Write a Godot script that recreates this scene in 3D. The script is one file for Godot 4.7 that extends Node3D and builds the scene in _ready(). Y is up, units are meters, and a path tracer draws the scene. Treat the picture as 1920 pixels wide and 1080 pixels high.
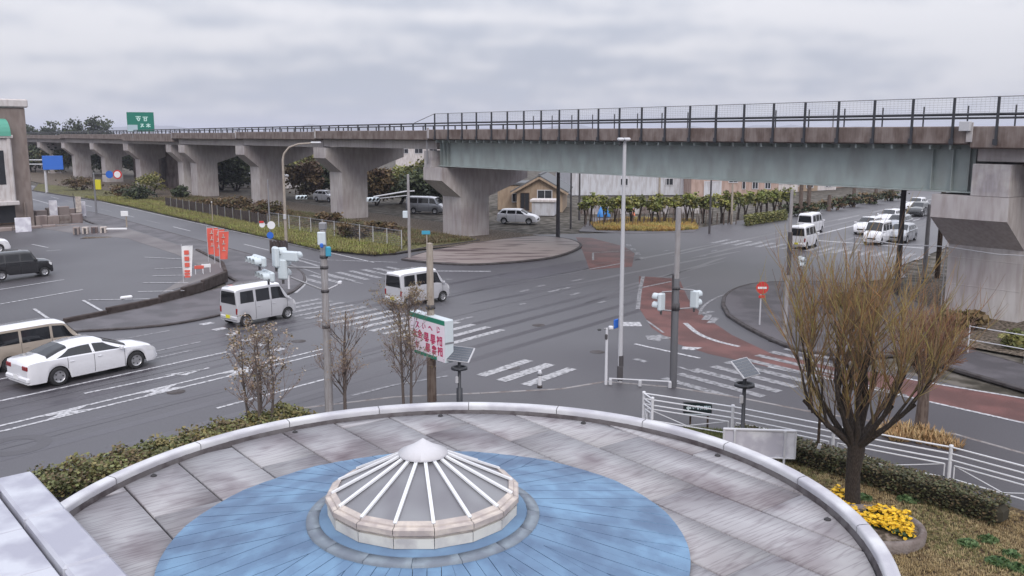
extends Node3D
# A road junction under a viaduct, seen from a roof. y is up, metres. Street axes: A runs along (0.616, -0.788), B and the viaduct along (-0.616, -0.788).
const DA := Vector3(0.616, 0, -0.788)
const RA := Vector3(0.788, 0, 0.616)
const DB := Vector3(-0.616, 0, -0.788)
const RB := Vector3(0.788, 0, -0.616)
var rng := RandomNumberGenerator.new()
var M := {}
var T := {}

func pa(s: float, r: float, y := 0.0) -> Vector3:
	return DA * s + RA * r + Vector3(0, y, 0)
func pb(s: float, q: float, y := 0.0) -> Vector3:
	return DB * s + RB * q + Vector3(0, y, 0)
func pv(a: Array) -> PackedVector2Array:
	var p := PackedVector2Array()
	for i in range(0, a.size(), 2):
		p.append(Vector2(a[i], a[i + 1]))
	return p
func rr(a: float, b: float) -> float:
	return rng.randf_range(a, b)

# ---------- shapes ----------
func sf() -> SurfaceTool:
	var st := SurfaceTool.new()
	st.begin(Mesh.PRIMITIVE_TRIANGLES)
	st.set_smooth_group(-1)
	return st
func face(st: SurfaceTool, p: Array, out: Vector3, uv := []) -> void:
	var flip: bool = (p[1] - p[0]).cross(p[2] - p[0]).dot(out) > 0.0
	for i in range(1, p.size() - 1):
		for k in ([0, i + 1, i] if flip else [0, i, i + 1]):
			if uv:
				st.set_uv(uv[k])
			st.add_vertex(p[k])
func box(st: SurfaceTool, c: Vector3, s: Vector3, b := Basis.IDENTITY) -> void:
	var h := s / 2
	for ax in 3:
		for sg in [-1.0, 1.0]:
			var n := Vector3.ZERO
			n[ax] = sg
			var u := Vector3.ZERO
			u[(ax + 1) % 3] = 1
			var v := Vector3.ZERO
			v[(ax + 2) % 3] = 1
			var q := []
			for w in [[-1, -1], [1, -1], [1, 1], [-1, 1]]:
				q.append(c + b * ((n + u * w[0] + v * w[1]) * h))
			face(st, q, b * n)
func cbox(st: SurfaceTool, c: Vector3, s: Vector3, e := 0.02, b := Basis.IDENTITY) -> void:   # box with chamfered edges
	var h := s / 2
	e = minf(e, minf(h.x, minf(h.y, h.z)) * 0.9)
	var i := h - Vector3(e, e, e)
	for ax in 3:
		var a1 := (ax + 1) % 3
		var a2 := (ax + 2) % 3
		for sg in [-1.0, 1.0]:
			var q := []
			for w in [[-1, -1], [1, -1], [1, 1], [-1, 1]]:
				var p := Vector3.ZERO
				p[ax] = sg * h[ax]
				p[a1] = w[0] * i[a1]
				p[a2] = w[1] * i[a2]
				q.append(c + b * p)
			var n := Vector3.ZERO
			n[ax] = sg
			face(st, q, b * n)
			for sg2 in [-1.0, 1.0]:   # the edge between faces ax and a1
				var q2 := []
				for w in [[0, -1], [0, 1], [1, 1], [1, -1]]:
					var p := Vector3.ZERO
					p[ax] = sg * (h[ax] if w[0] == 0 else i[ax])
					p[a1] = sg2 * (i[a1] if w[0] == 0 else h[a1])
					p[a2] = w[1] * i[a2]
					q2.append(c + b * p)
				n[a1] = sg2
				face(st, q2, b * n)
				n[a1] = 0
	for x in [-1.0, 1.0]:
		for y in [-1.0, 1.0]:
			for z in [-1.0, 1.0]:
				face(st, [c + b * Vector3(x * h.x, y * i.y, z * i.z), c + b * Vector3(x * i.x, y * h.y, z * i.z), c + b * Vector3(x * i.x, y * i.y, z * h.z)], b * Vector3(x, y, z))
func tube(st: SurfaceTool, p: Array, r: Array, n := 8, cap := true) -> void:
	var rings := []
	var side := Vector3.ZERO
	for i in p.size():
		var d: Vector3 = (p[mini(i + 1, p.size() - 1)] - p[maxi(i - 1, 0)]).normalized()
		if side == Vector3.ZERO:
			side = d.cross(Vector3.UP if absf(d.y) < 0.9 else Vector3.RIGHT)
		side = (side - d * side.dot(d)).normalized()
		var up := d.cross(side)
		var ring := []
		for k in n:
			var a := TAU * k / n
			ring.append(p[i] + (side * cos(a) + up * sin(a)) * r[mini(i, r.size() - 1)])
		rings.append(ring)
	st.set_smooth_group(0)
	for i in p.size() - 1:
		for k in n:
			var k2 := (k + 1) % n
			face(st, [rings[i][k], rings[i][k2], rings[i + 1][k2], rings[i + 1][k]], rings[i][k] + rings[i][k2] - p[i] * 2)
	st.set_smooth_group(-1)
	if cap and n > 3:
		face(st, rings[0], p[0] - p[1])
		face(st, rings[-1], p[-1] - p[-2])
func cyl(st: SurfaceTool, a: Vector3, b: Vector3, r: float, n := 12, r2 := -1.0) -> void:
	tube(st, [a, b], [r, r2 if r2 >= 0.0 else r], n)
func lathe(st: SurfaceTool, prof: Array, n: int, c := Vector3.ZERO, a0 := 0.0, a1 := TAU, smooth := true) -> void:   # prof: Vector2(radius, y)
	st.set_smooth_group(0 if smooth else -1)
	for k in n:
		var t0 := lerpf(a0, a1, float(k) / n)
		var t1 := lerpf(a0, a1, float(k + 1) / n)
		var d0 := Vector3(sin(t0), 0, cos(t0))
		var d1 := Vector3(sin(t1), 0, cos(t1))
		for i in prof.size() - 1:
			var p: Vector2 = prof[i]
			var q: Vector2 = prof[i + 1]
			var m := (d0 + d1).normalized()
			var e := q - p
			face(st, [c + d0 * p.x + Vector3(0, p.y, 0), c + d1 * p.x + Vector3(0, p.y, 0), c + d1 * q.x + Vector3(0, q.y, 0), c + d0 * q.x + Vector3(0, q.y, 0)], m * -e.y + Vector3(0, e.x, 0))
	st.set_smooth_group(-1)
func prism(st: SurfaceTool, poly: PackedVector2Array, y0: float, y1: float, tilt := false, uv := false) -> void:   # poly in (x, z); tilt adds the car park's slope
	var tri := Geometry2D.triangulate_polygon(poly)
	var top := []
	for p in poly:
		top.append(Vector3(p.x, y1 + (lot_h(p) if tilt else 0.0), p.y))
	for i in range(0, tri.size(), 3):
		var q := [top[tri[i]], top[tri[i + 1]], top[tri[i + 2]]]
		face(st, q, Vector3.UP, [poly[tri[i]], poly[tri[i + 1]], poly[tri[i + 2]]] if uv else [])
	if y1 > y0 or tilt:
		var cw := Geometry2D.is_polygon_clockwise(poly)
		for i in poly.size():
			var j := (i + 1) % poly.size()
			var e := poly[j] - poly[i]
			var n := Vector3(e.y, 0, -e.x) * (-1.0 if cw else 1.0)
			face(st, [Vector3(poly[i].x, y0, poly[i].y), Vector3(poly[j].x, y0, poly[j].y), top[j], top[i]], n, [Vector2.ZERO, Vector2.RIGHT, Vector2.ONE, Vector2.DOWN] if uv else [])
func band(st: SurfaceTool, path: PackedVector2Array, w: float, y: float) -> void:   # a flat painted line along a path
	for i in path.size() - 1:
		var d := (path[i + 1] - path[i]).normalized()
		var n := Vector2(-d.y, d.x) * w / 2
		var a := path[i] - d * (w * 0.2 if i > 0 else 0.0)
		face(st, [Vector3(a.x + n.x, y, a.y + n.y), Vector3(a.x - n.x, y, a.y - n.y), Vector3(path[i + 1].x - n.x, y, path[i + 1].y - n.y), Vector3(path[i + 1].x + n.x, y, path[i + 1].y + n.y)], Vector3.UP)
func smooth_path(p: PackedVector2Array, step := 0.5) -> PackedVector2Array:
	var c := Curve2D.new()
	for i in p.size():
		var t := (p[mini(i + 1, p.size() - 1)] - p[maxi(i - 1, 0)]) / 6.0
		c.add_point(p[i], -t, t)
	c.bake_interval = step
	return c.get_baked_points()
func basis_to(x: Vector3) -> Basis:   # a frame whose x axis runs along a level direction
	x = x.normalized()
	return Basis(x, Vector3.UP, x.cross(Vector3.UP))

# ---------- nodes ----------
func put(st: SurfaceTool, called: String, m: Material, parent: Node = self) -> MeshInstance3D:
	st.generate_normals()
	st.set_material(m)
	var o := MeshInstance3D.new()
	o.name = called
	o.mesh = st.commit()
	parent.add_child(o, true)
	return o
func put_mesh(me: Mesh, called: String, m: Material, parent: Node, at := Vector3.ZERO, b := Basis.IDENTITY) -> MeshInstance3D:
	var o := MeshInstance3D.new()
	o.name = called
	o.mesh = me
	if m:
		o.material_override = m
	o.transform = Transform3D(b, at)
	parent.add_child(o, true)
	return o
func tag(o: Node, label := "", category := "", group := "", kind := "") -> Node:
	if label: o.set_meta("label", label)
	if category: o.set_meta("category", category)
	if group: o.set_meta("group", group)
	if kind: o.set_meta("kind", kind)
	return o
func thing(called: String, label: String, category: String, at := Vector3.ZERO, turn := 0.0, group := "") -> Node3D:
	var o := Node3D.new()
	o.name = called
	add_child(o, true)
	o.position = at
	o.rotation.y = turn
	tag(o, label, category, group)
	return o
func struct(st: SurfaceTool, called: String, m: Material) -> MeshInstance3D:
	var o := put(st, called, m)
	o.set_meta("kind", "structure")
	return o
func dup(o: Node3D, at: Vector3, turn: float, label := "", group := "") -> Node3D:
	var r: Node3D = o.duplicate()
	add_child(r, true)
	r.position = at
	r.rotation.y = turn
	if label: r.set_meta("label", label)
	if group: r.set_meta("group", group)
	return r

# ---------- materials ----------
func noise(seed_: int, freq: float, lo: float, hi: float, oct := 5, tint := Color.WHITE, normal := false, size := 512, c0 := 0.3, c1 := 0.7) -> NoiseTexture2D:
	var f := FastNoiseLite.new()
	f.seed = seed_
	f.frequency = freq
	f.fractal_octaves = oct
	f.noise_type = FastNoiseLite.TYPE_SIMPLEX_SMOOTH
	var t := NoiseTexture2D.new()
	t.width = size
	t.height = size
	t.seamless = true
	t.noise = f
	if normal:
		t.as_normal_map = true
		t.bump_strength = lo
	else:
		var g := Gradient.new()
		g.offsets = PackedFloat32Array([c0, c1])
		g.colors = PackedColorArray([Color(lo * tint.r, lo * tint.g, lo * tint.b), Color(hi, hi, hi)])
		t.color_ramp = g
	return t
func mk(called: String, r: float, g: float, b: float, rough := 0.8, tex := "", scale := Vector3.ONE, o := {}) -> StandardMaterial3D:
	var m := StandardMaterial3D.new()
	m.resource_name = called
	m.albedo_color = Color(r, g, b).linear_to_srgb()
	m.roughness = rough
	m.metallic = o.get("metal", 0.0)
	m.metallic_specular = o.get("spec", 0.5)
	if tex:
		m.albedo_texture = T[tex]
		m.uv1_triplanar = o.get("tri", true)
		m.uv1_world_triplanar = m.uv1_triplanar and o.get("world", true)
		m.uv1_scale = scale
	if o.has("detail"):
		m.detail_enabled = true
		m.detail_blend_mode = BaseMaterial3D.BLEND_MODE_MUL
		m.detail_albedo = T[o.detail]
		m.detail_uv_layer = BaseMaterial3D.DETAIL_UV_2
		m.uv2_triplanar = true
		m.uv2_world_triplanar = o.get("world", true)
		m.uv2_scale = o.get("dscale", Vector3.ONE)
	if o.has("roughtex"):
		m.roughness_texture = T[o.roughtex]
		m.roughness = 1.0
	if o.has("normal"):
		m.normal_enabled = true
		m.normal_texture = T.bumps
		m.normal_scale = o.normal
	if o.has("coat"):
		m.clearcoat_enabled = true
		m.clearcoat = o.coat
		m.clearcoat_roughness = 0.08
	if o.get("vc", false):
		m.vertex_color_use_as_albedo = true
		m.albedo_color = Color.WHITE
	if o.has("back"):
		m.backlight_enabled = true
		m.backlight = o.back
	M[called] = m
	return m

func _ready() -> void:
	rng.seed = 20240
	# ---- camera ----
	var cam := Camera3D.new()
	cam.name = "camera"
	cam.position = Vector3(0, 9, 0)
	cam.rotation_degrees = Vector3(-9.681, 0, 0)
	cam.fov = 35.25
	cam.near = 0.1
	cam.far = 30000
	add_child(cam)
	cam.current = true
	# ---- sky: an overcast dome, brighter towards the zenith ----
	var sky_image := Image.create(1024, 512, false, Image.FORMAT_RGBF)
	var fn := FastNoiseLite.new()
	fn.seed = 11
	fn.frequency = 0.8
	fn.fractal_octaves = 7
	fn.fractal_gain = 0.64
	var f2 := FastNoiseLite.new()
	f2.seed = 5
	f2.frequency = 0.16
	f2.fractal_octaves = 3
	for y in 512:
		var el := (0.5 - (y + 0.5) / 512.0) * PI
		for x in 1024:
			var az := ((x + 0.5) / 1024.0 - 0.5) * TAU
			var d := Vector3(sin(az) * cos(el), sin(el), -cos(az) * cos(el))
			if el < -0.02:
				sky_image.set_pixel(x, y, Color(0.12, 0.12, 0.12))
				continue
			var k := 1.0 / (maxf(d.y, 0.0) + 0.09)
			var a := fn.get_noise_2d(d.x * k, d.z * k * 1.6)
			var b := f2.get_noise_2d(d.x * k + 40.0, d.z * k * 1.4)
			var t := clampf(0.5 + a * 1.0 + b * 0.8, 0.0, 1.0)
			t = t * t * (3.0 - 2.0 * t)
			var c := Color(0.425, 0.455, 0.535).lerp(Color(0.665, 0.66, 0.70), t)
			t = clampf(t + f2.get_noise_2d(az * 3.0, el * 60.0) * 0.12 * smoothstep(0.2, 0.02, el), 0.0, 1.0)
			c = Color(0.44, 0.472, 0.55).lerp(Color(0.665, 0.67, 0.712), t)
			var e := (1.0 + 2.2 * maxf(d.y, 0.0)) / 1.12
			sky_image.set_pixel(x, y, Color(c.r * e, c.g * e, c.b * e))
	var sm := PanoramaSkyMaterial.new()
	sm.panorama = ImageTexture.create_from_image(sky_image)
	var env := Environment.new()
	env.background_mode = Environment.BG_SKY
	env.sky = Sky.new()
	env.sky.sky_material = sm
	env.tonemap_mode = Environment.TONE_MAPPER_LINEAR
	env.tonemap_exposure = 1.12
	env.fog_enabled = true
	env.fog_density = 0.00022
	env.fog_light_color = Color(0.8, 0.81, 0.87)
	env.sdfgi_enabled = true
	env.ssao_enabled = true
	env.ssil_enabled = true
	var we := WorldEnvironment.new()
	we.name = "world_environment"
	we.environment = env
	add_child(we)
	var sun := DirectionalLight3D.new()
	sun.name = "sun"
	sun.light_energy = 0.5
	sun.light_color = Color(1.0, 0.97, 0.94)
	sun.light_angular_distance = 25.0
	sun.shadow_enabled = true
	sun.rotation_degrees = Vector3(-37, 8, 0)
	add_child(sun)
	make_materials()
	make_ground()
	make_markings()
	make_viaduct()
	make_buildings()
	make_roof()
	make_store()
	make_vehicles()
	make_poles()
	make_signals()
	make_fences()
	make_plants()
	make_small_things()

func make_materials() -> void:
	T.grain = noise(1, 0.09, 0.92, 1.0, 5, Color.WHITE, false, 1024)
	T.blotch = noise(2, 0.008, 0.86, 1.0, 5, Color(0.98, 0.97, 1.0))
	T.patch = noise(3, 0.006, 0.82, 1.0, 4, Color.WHITE, false, 512, 0.35, 0.65)
	T.broad = noise(14, 0.006, 0.84, 1.0, 3, Color(1, 0.98, 1.0), false, 512, 0.25, 0.75)
	T.worn = noise(4, 0.02, 0.66, 1.0, 6, Color.WHITE, false, 512, 0.2, 0.6)
	T.rust = noise(5, 0.01, 0.74, 1.0, 5, Color(1.0, 0.93, 0.9), false, 512, 0.2, 0.6)
	T.streak = noise(6, 0.02, 0.9, 1.0, 4, Color(1, 0.98, 0.97), false, 512, 0.25, 0.65)
	T.sheet = noise(12, 0.02, 0.86, 1.0, 4, Color(1, 0.98, 0.99), false, 1024, 0.1, 0.42)
	T.sheet.noise.fractal_type = FastNoiseLite.FRACTAL_RIDGED
	T.sheet.invert = true
	T.stain = noise(13, 0.012, 0.6, 1.0, 5, Color(1.0, 0.9, 0.94), false, 512, 0.2, 0.5)
	T.wet = noise(7, 0.012, 0.4, 0.62, 5, Color.WHITE, false, 1024)
	T.bumps = noise(8, 0.06, 6.0, 1.0, 4, Color.WHITE, true)
	T.soil = noise(9, 0.03, 0.5, 1.0, 5, Color(1.0, 0.95, 0.8))
	T.green = noise(10, 0.02, 0.55, 1.0, 5, Color(1.0, 0.85, 0.6))
	mk("asphalt", 0.1, 0.097, 0.107, 0.5, "grain", Vector3.ONE * 0.16, {"detail": "broad", "dscale": Vector3(0.012, 0.012, 0.012)})
	mk("asphalt_wet", 0.075, 0.07, 0.082, 0.36, "grain", Vector3.ONE * 0.16, {"detail": "broad", "dscale": Vector3(0.02, 0.02, 0.02)})
	mk("asphalt_patch", 0.085, 0.08, 0.094, 0.55, "grain", Vector3.ONE * 0.16, {"detail": "broad", "dscale": Vector3(0.02, 0.02, 0.02)})
	mk("asphalt_dark", 0.08, 0.076, 0.084, 0.5, "grain", Vector3.ONE * 0.16, {"detail": "broad", "dscale": Vector3(0.02, 0.02, 0.02)})
	mk("pavement", 0.105, 0.095, 0.105, 0.6, "grain", Vector3.ONE * 0.5, {"detail": "patch", "dscale": Vector3.ONE * 0.12, "normal": 0.3})
	mk("beige_pavement", 0.27, 0.22, 0.205, 0.55, "grain", Vector3.ONE * 0.5, {"detail": "stain", "dscale": Vector3(0.03, 0.03, 0.1)})
	mk("apron", 0.165, 0.15, 0.15, 0.7, "grain", Vector3.ONE * 0.4, {"detail": "broad", "dscale": Vector3.ONE * 0.05})
	mk("red_asphalt", 0.155, 0.062, 0.055, 0.6, "grain", Vector3.ONE * 0.5, {"detail": "patch", "dscale": Vector3.ONE * 0.1, "normal": 0.3})
	mk("paint", 0.46, 0.455, 0.475, 0.6, "worn", Vector3.ONE * 0.5)
	mk("paint_zebra", 0.38, 0.375, 0.39, 0.6, "worn", Vector3.ONE * 0.4)
	mk("paint_faint", 0.26, 0.255, 0.27, 0.6, "worn", Vector3.ONE * 0.35)
	mk("kerb", 0.25, 0.235, 0.235, 0.8, "rust", Vector3.ONE * 0.3)
	mk("kerb_dark", 0.07, 0.062, 0.064, 0.8, "rust", Vector3.ONE * 0.3)
	mk("soil", 0.19, 0.15, 0.12, 0.95, "soil", Vector3.ONE * 0.3, {"normal": 0.6})
	mk("town_ground", 0.12, 0.105, 0.09, 0.95, "soil", Vector3.ONE * 0.05)
	mk("verge", 0.17, 0.17, 0.06, 0.95, "green", Vector3.ONE * 0.3, {"detail": "blotch", "dscale": Vector3.ONE * 0.1, "normal": 0.7})
	mk("dry_lawn", 0.26, 0.195, 0.1, 0.95, "soil", Vector3.ONE * 0.8, {"detail": "green", "dscale": Vector3.ONE * 0.2, "normal": 0.8})
	mk("concrete", 0.5, 0.475, 0.47, 0.85, "streak", Vector3(0.35, 0.05, 0.35), {"detail": "broad", "dscale": Vector3.ONE * 0.06})
	mk("concrete_light", 0.46, 0.44, 0.44, 0.85, "streak", Vector3(0.5, 0.08, 0.5), {"detail": "blotch", "dscale": Vector3.ONE * 0.15})
	mk("concrete_stained", 0.21, 0.175, 0.165, 0.85, "rust", Vector3(0.25, 0.12, 0.25), {"detail": "streak", "dscale": Vector3(0.9, 0.06, 0.9)})
	mk("wall_dark", 0.055, 0.042, 0.04, 0.9, "rust", Vector3.ONE * 0.4)
	mk("underside_shade_dark", 0.13, 0.105, 0.1, 0.9, "rust", Vector3.ONE * 0.1, {"detail": "stain", "dscale": Vector3(0.15, 0.05, 0.15)})  # shade under the far left spans, put into the colour
	mk("girder_green", 0.31, 0.36, 0.36, 0.55, "streak", Vector3(0.1, 0.03, 0.1))
	mk("dark_steel", 0.028, 0.03, 0.038, 0.5)
	mk("grey_steel", 0.26, 0.26, 0.28, 0.45, "grain", Vector3.ONE * 0.6, {"metal": 0.3})
	mk("light_steel", 0.5, 0.5, 0.53, 0.4, "grain", Vector3.ONE * 0.6)
	mk("pole_concrete", 0.29, 0.28, 0.29, 0.8, "streak", Vector3(1.2, 0.15, 1.2))
	mk("pole_beige", 0.34, 0.3, 0.26, 0.7, "streak", Vector3(1.2, 0.15, 1.2))
	mk("pole_dark", 0.06, 0.055, 0.06, 0.7)
	mk("pole_grey_dark", 0.1, 0.1, 0.11, 0.6)
	mk("pole_brown", 0.12, 0.09, 0.075, 0.8, "rust", Vector3(2, 0.4, 2))
	mk("white_metal", 0.62, 0.62, 0.66, 0.45, "grain", Vector3.ONE * 0.8)
	mk("white_board", 0.72, 0.72, 0.77, 0.6, "blotch", Vector3.ONE * 0.3)
	mk("signal_white", 0.58, 0.64, 0.68, 0.45, "grain", Vector3.ONE)
	mk("black_plastic", 0.02, 0.02, 0.022, 0.5)
	mk("rubber", 0.018, 0.018, 0.02, 0.85)
	mk("rim_silver", 0.42, 0.42, 0.44, 0.3, "", Vector3.ONE, {"metal": 0.7})
	mk("car_glass", 0.012, 0.013, 0.016, 0.06)
	mk("car_white", 0.66, 0.66, 0.7, 0.25, "", Vector3.ONE, {"coat": 1.0})
	mk("car_pearl", 0.42, 0.42, 0.45, 0.28, "", Vector3.ONE, {"coat": 1.0})
	mk("car_beige", 0.33, 0.28, 0.235, 0.3, "", Vector3.ONE, {"coat": 1.0})
	mk("car_black", 0.012, 0.012, 0.014, 0.2, "", Vector3.ONE, {"coat": 1.0})
	mk("car_silver", 0.32, 0.33, 0.36, 0.28, "", Vector3.ONE, {"metal": 0.5, "coat": 1.0})
	mk("tail_red", 0.2, 0.012, 0.014, 0.2)
	mk("lamp_clear", 0.6, 0.6, 0.62, 0.12)
	mk("rail_white", 0.66, 0.66, 0.69, 0.5, "grain", Vector3.ONE)
	mk("sign_blue", 0.02, 0.12, 0.5, 0.5)
	mk("sign_sky_blue", 0.04, 0.28, 0.42, 0.5)
	mk("sign_green", 0.0, 0.16, 0.11, 0.5)
	mk("sign_red", 0.5, 0.03, 0.03, 0.5)
	mk("sign_yellow", 0.6, 0.55, 0.03, 0.5)
	mk("sign_white", 0.7, 0.7, 0.72, 0.5)
	mk("blue_roof", 0.16, 0.285, 0.43, 0.6, "blotch", Vector3.ONE * 0.35, {"detail": "broad", "dscale": Vector3.ONE * 0.12})
	mk("roof_grey", 0.345, 0.338, 0.352, 0.9, "sheet", Vector3(0.8, 0.06, 1), {"tri": false, "detail": "stain", "dscale": Vector3.ONE * 0.06})
	mk("roof_seam", 0.03, 0.028, 0.031, 0.8)
	mk("roof_rim", 0.56, 0.56, 0.58, 0.55, "blotch", Vector3.ONE * 0.2)
	mk("rim_foot_dark", 0.11, 0.1, 0.105, 0.85, "stain", Vector3.ONE * 0.4)
	mk("ring_grey", 0.2, 0.24, 0.28, 0.6, "blotch", Vector3.ONE * 0.6)
	mk("skylight_glass", 0.21, 0.213, 0.228, 0.3, "broad", Vector3.ONE * 0.3)
	mk("skylight_bar", 0.66, 0.67, 0.7, 0.35)
	mk("skylight_cap", 0.56, 0.55, 0.58, 0.55, "grain", Vector3.ONE)
	mk("coping_pink", 0.53, 0.47, 0.42, 0.7, "blotch", Vector3.ONE * 0.8)
	mk("coping_pale", 0.6, 0.595, 0.56, 0.7, "blotch", Vector3.ONE * 0.5)
	mk("roof_pale", 0.46, 0.47, 0.52, 0.5, "blotch", Vector3.ONE * 0.25)
	mk("plaster_brown", 0.23, 0.19, 0.175, 0.9, "streak", Vector3(0.2, 0.05, 0.2))
	mk("plaster_white", 0.55, 0.52, 0.52, 0.85, "streak", Vector3(0.3, 0.06, 0.3))
	mk("wall_grey", 0.5, 0.51, 0.55, 0.8, "streak", Vector3(0.2, 0.04, 0.2))
	mk("wall_pink", 0.42, 0.31, 0.27, 0.85, "streak", Vector3(0.2, 0.05, 0.2))
	mk("wall_tan", 0.34, 0.26, 0.19, 0.85, "streak", Vector3(0.3, 0.06, 0.3))
	mk("roof_tile_grey", 0.1, 0.105, 0.115, 0.6, "grain", Vector3.ONE)
	mk("roof_teal", 0.05, 0.33, 0.29, 0.5, "grain", Vector3.ONE)
	mk("window_dark", 0.03, 0.032, 0.038, 0.12)
	mk("wood", 0.1, 0.065, 0.045, 0.85, "soil", Vector3(1, 0.3, 1))
	mk("bark", 0.05, 0.038, 0.034, 0.95, "soil", Vector3(3, 0.6, 3), {"normal": 0.8})
	mk("twig", 0.1, 0.08, 0.07, 0.9, "", Vector3.ONE, {"vc": true})
	mk("leaf", 0.06, 0.08, 0.03, 0.7, "", Vector3.ONE, {"vc": true, "back": Color(0.1, 0.12, 0.04)})
	mk("flower", 0.6, 0.4, 0.02, 0.6, "", Vector3.ONE, {"vc": true})
	mk("tarp_blue", 0.03, 0.2, 0.55, 0.5)
	mk("red_cloth", 0.62, 0.11, 0.08, 0.8, "", Vector3.ONE, {"back": Color(0.2, 0.03, 0.02)})
	mk("solar", 0.09, 0.1, 0.12, 0.2)
	mk("stone", 0.2, 0.17, 0.16, 0.9, "rust", Vector3.ONE * 0.5, {"normal": 0.5})
	mk("hill", 0.05, 0.065, 0.06, 0.95, "green", Vector3.ONE * 0.002)

# ---------- ground, roads, pavements ----------
func raised(called: String, poly: PackedVector2Array, y: float, top: Material, kerb: Material, w := 0.15) -> MeshInstance3D:   # a raised surface with a kerb round it
	var inner := Geometry2D.offset_polygon(poly, -w, Geometry2D.JOIN_MITER)
	var st := sf()
	var best: PackedVector2Array = inner[0]
	for q in inner:
		if q.size() > best.size():
			best = q
	prism(st, best, y, y)
	var o := struct(st, called, top)
	var ks := sf()
	for i in poly.size():
		var a := poly[i]
		var b := poly[(i + 1) % poly.size()]
		var d := (b - a).normalized()
		var n := Vector2(-d.y, d.x) * w * 0.5 * (1.0 if Geometry2D.is_polygon_clockwise(poly) else -1.0)
		var c := (a + b) / 2 - n
		cbox(ks, Vector3(c.x, y / 2 + 0.004, c.y), Vector3(a.distance_to(b) + 0.02, y + 0.004, w), 0.03, basis_to(Vector3(d.x, 0, d.y)))
	put(ks, "kerb", kerb, o)
	return o
func quad_ab(on_a: bool, s0: float, s1: float, r0: float, r1: float) -> PackedVector2Array:
	var o := PackedVector2Array()
	for k in [[s0, r0], [s1, r0], [s1, r1], [s0, r1]]:
		var p := pa(k[0], k[1]) if on_a else pb(k[0], k[1])
		o.append(Vector2(p.x, p.z))
	return o
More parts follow.
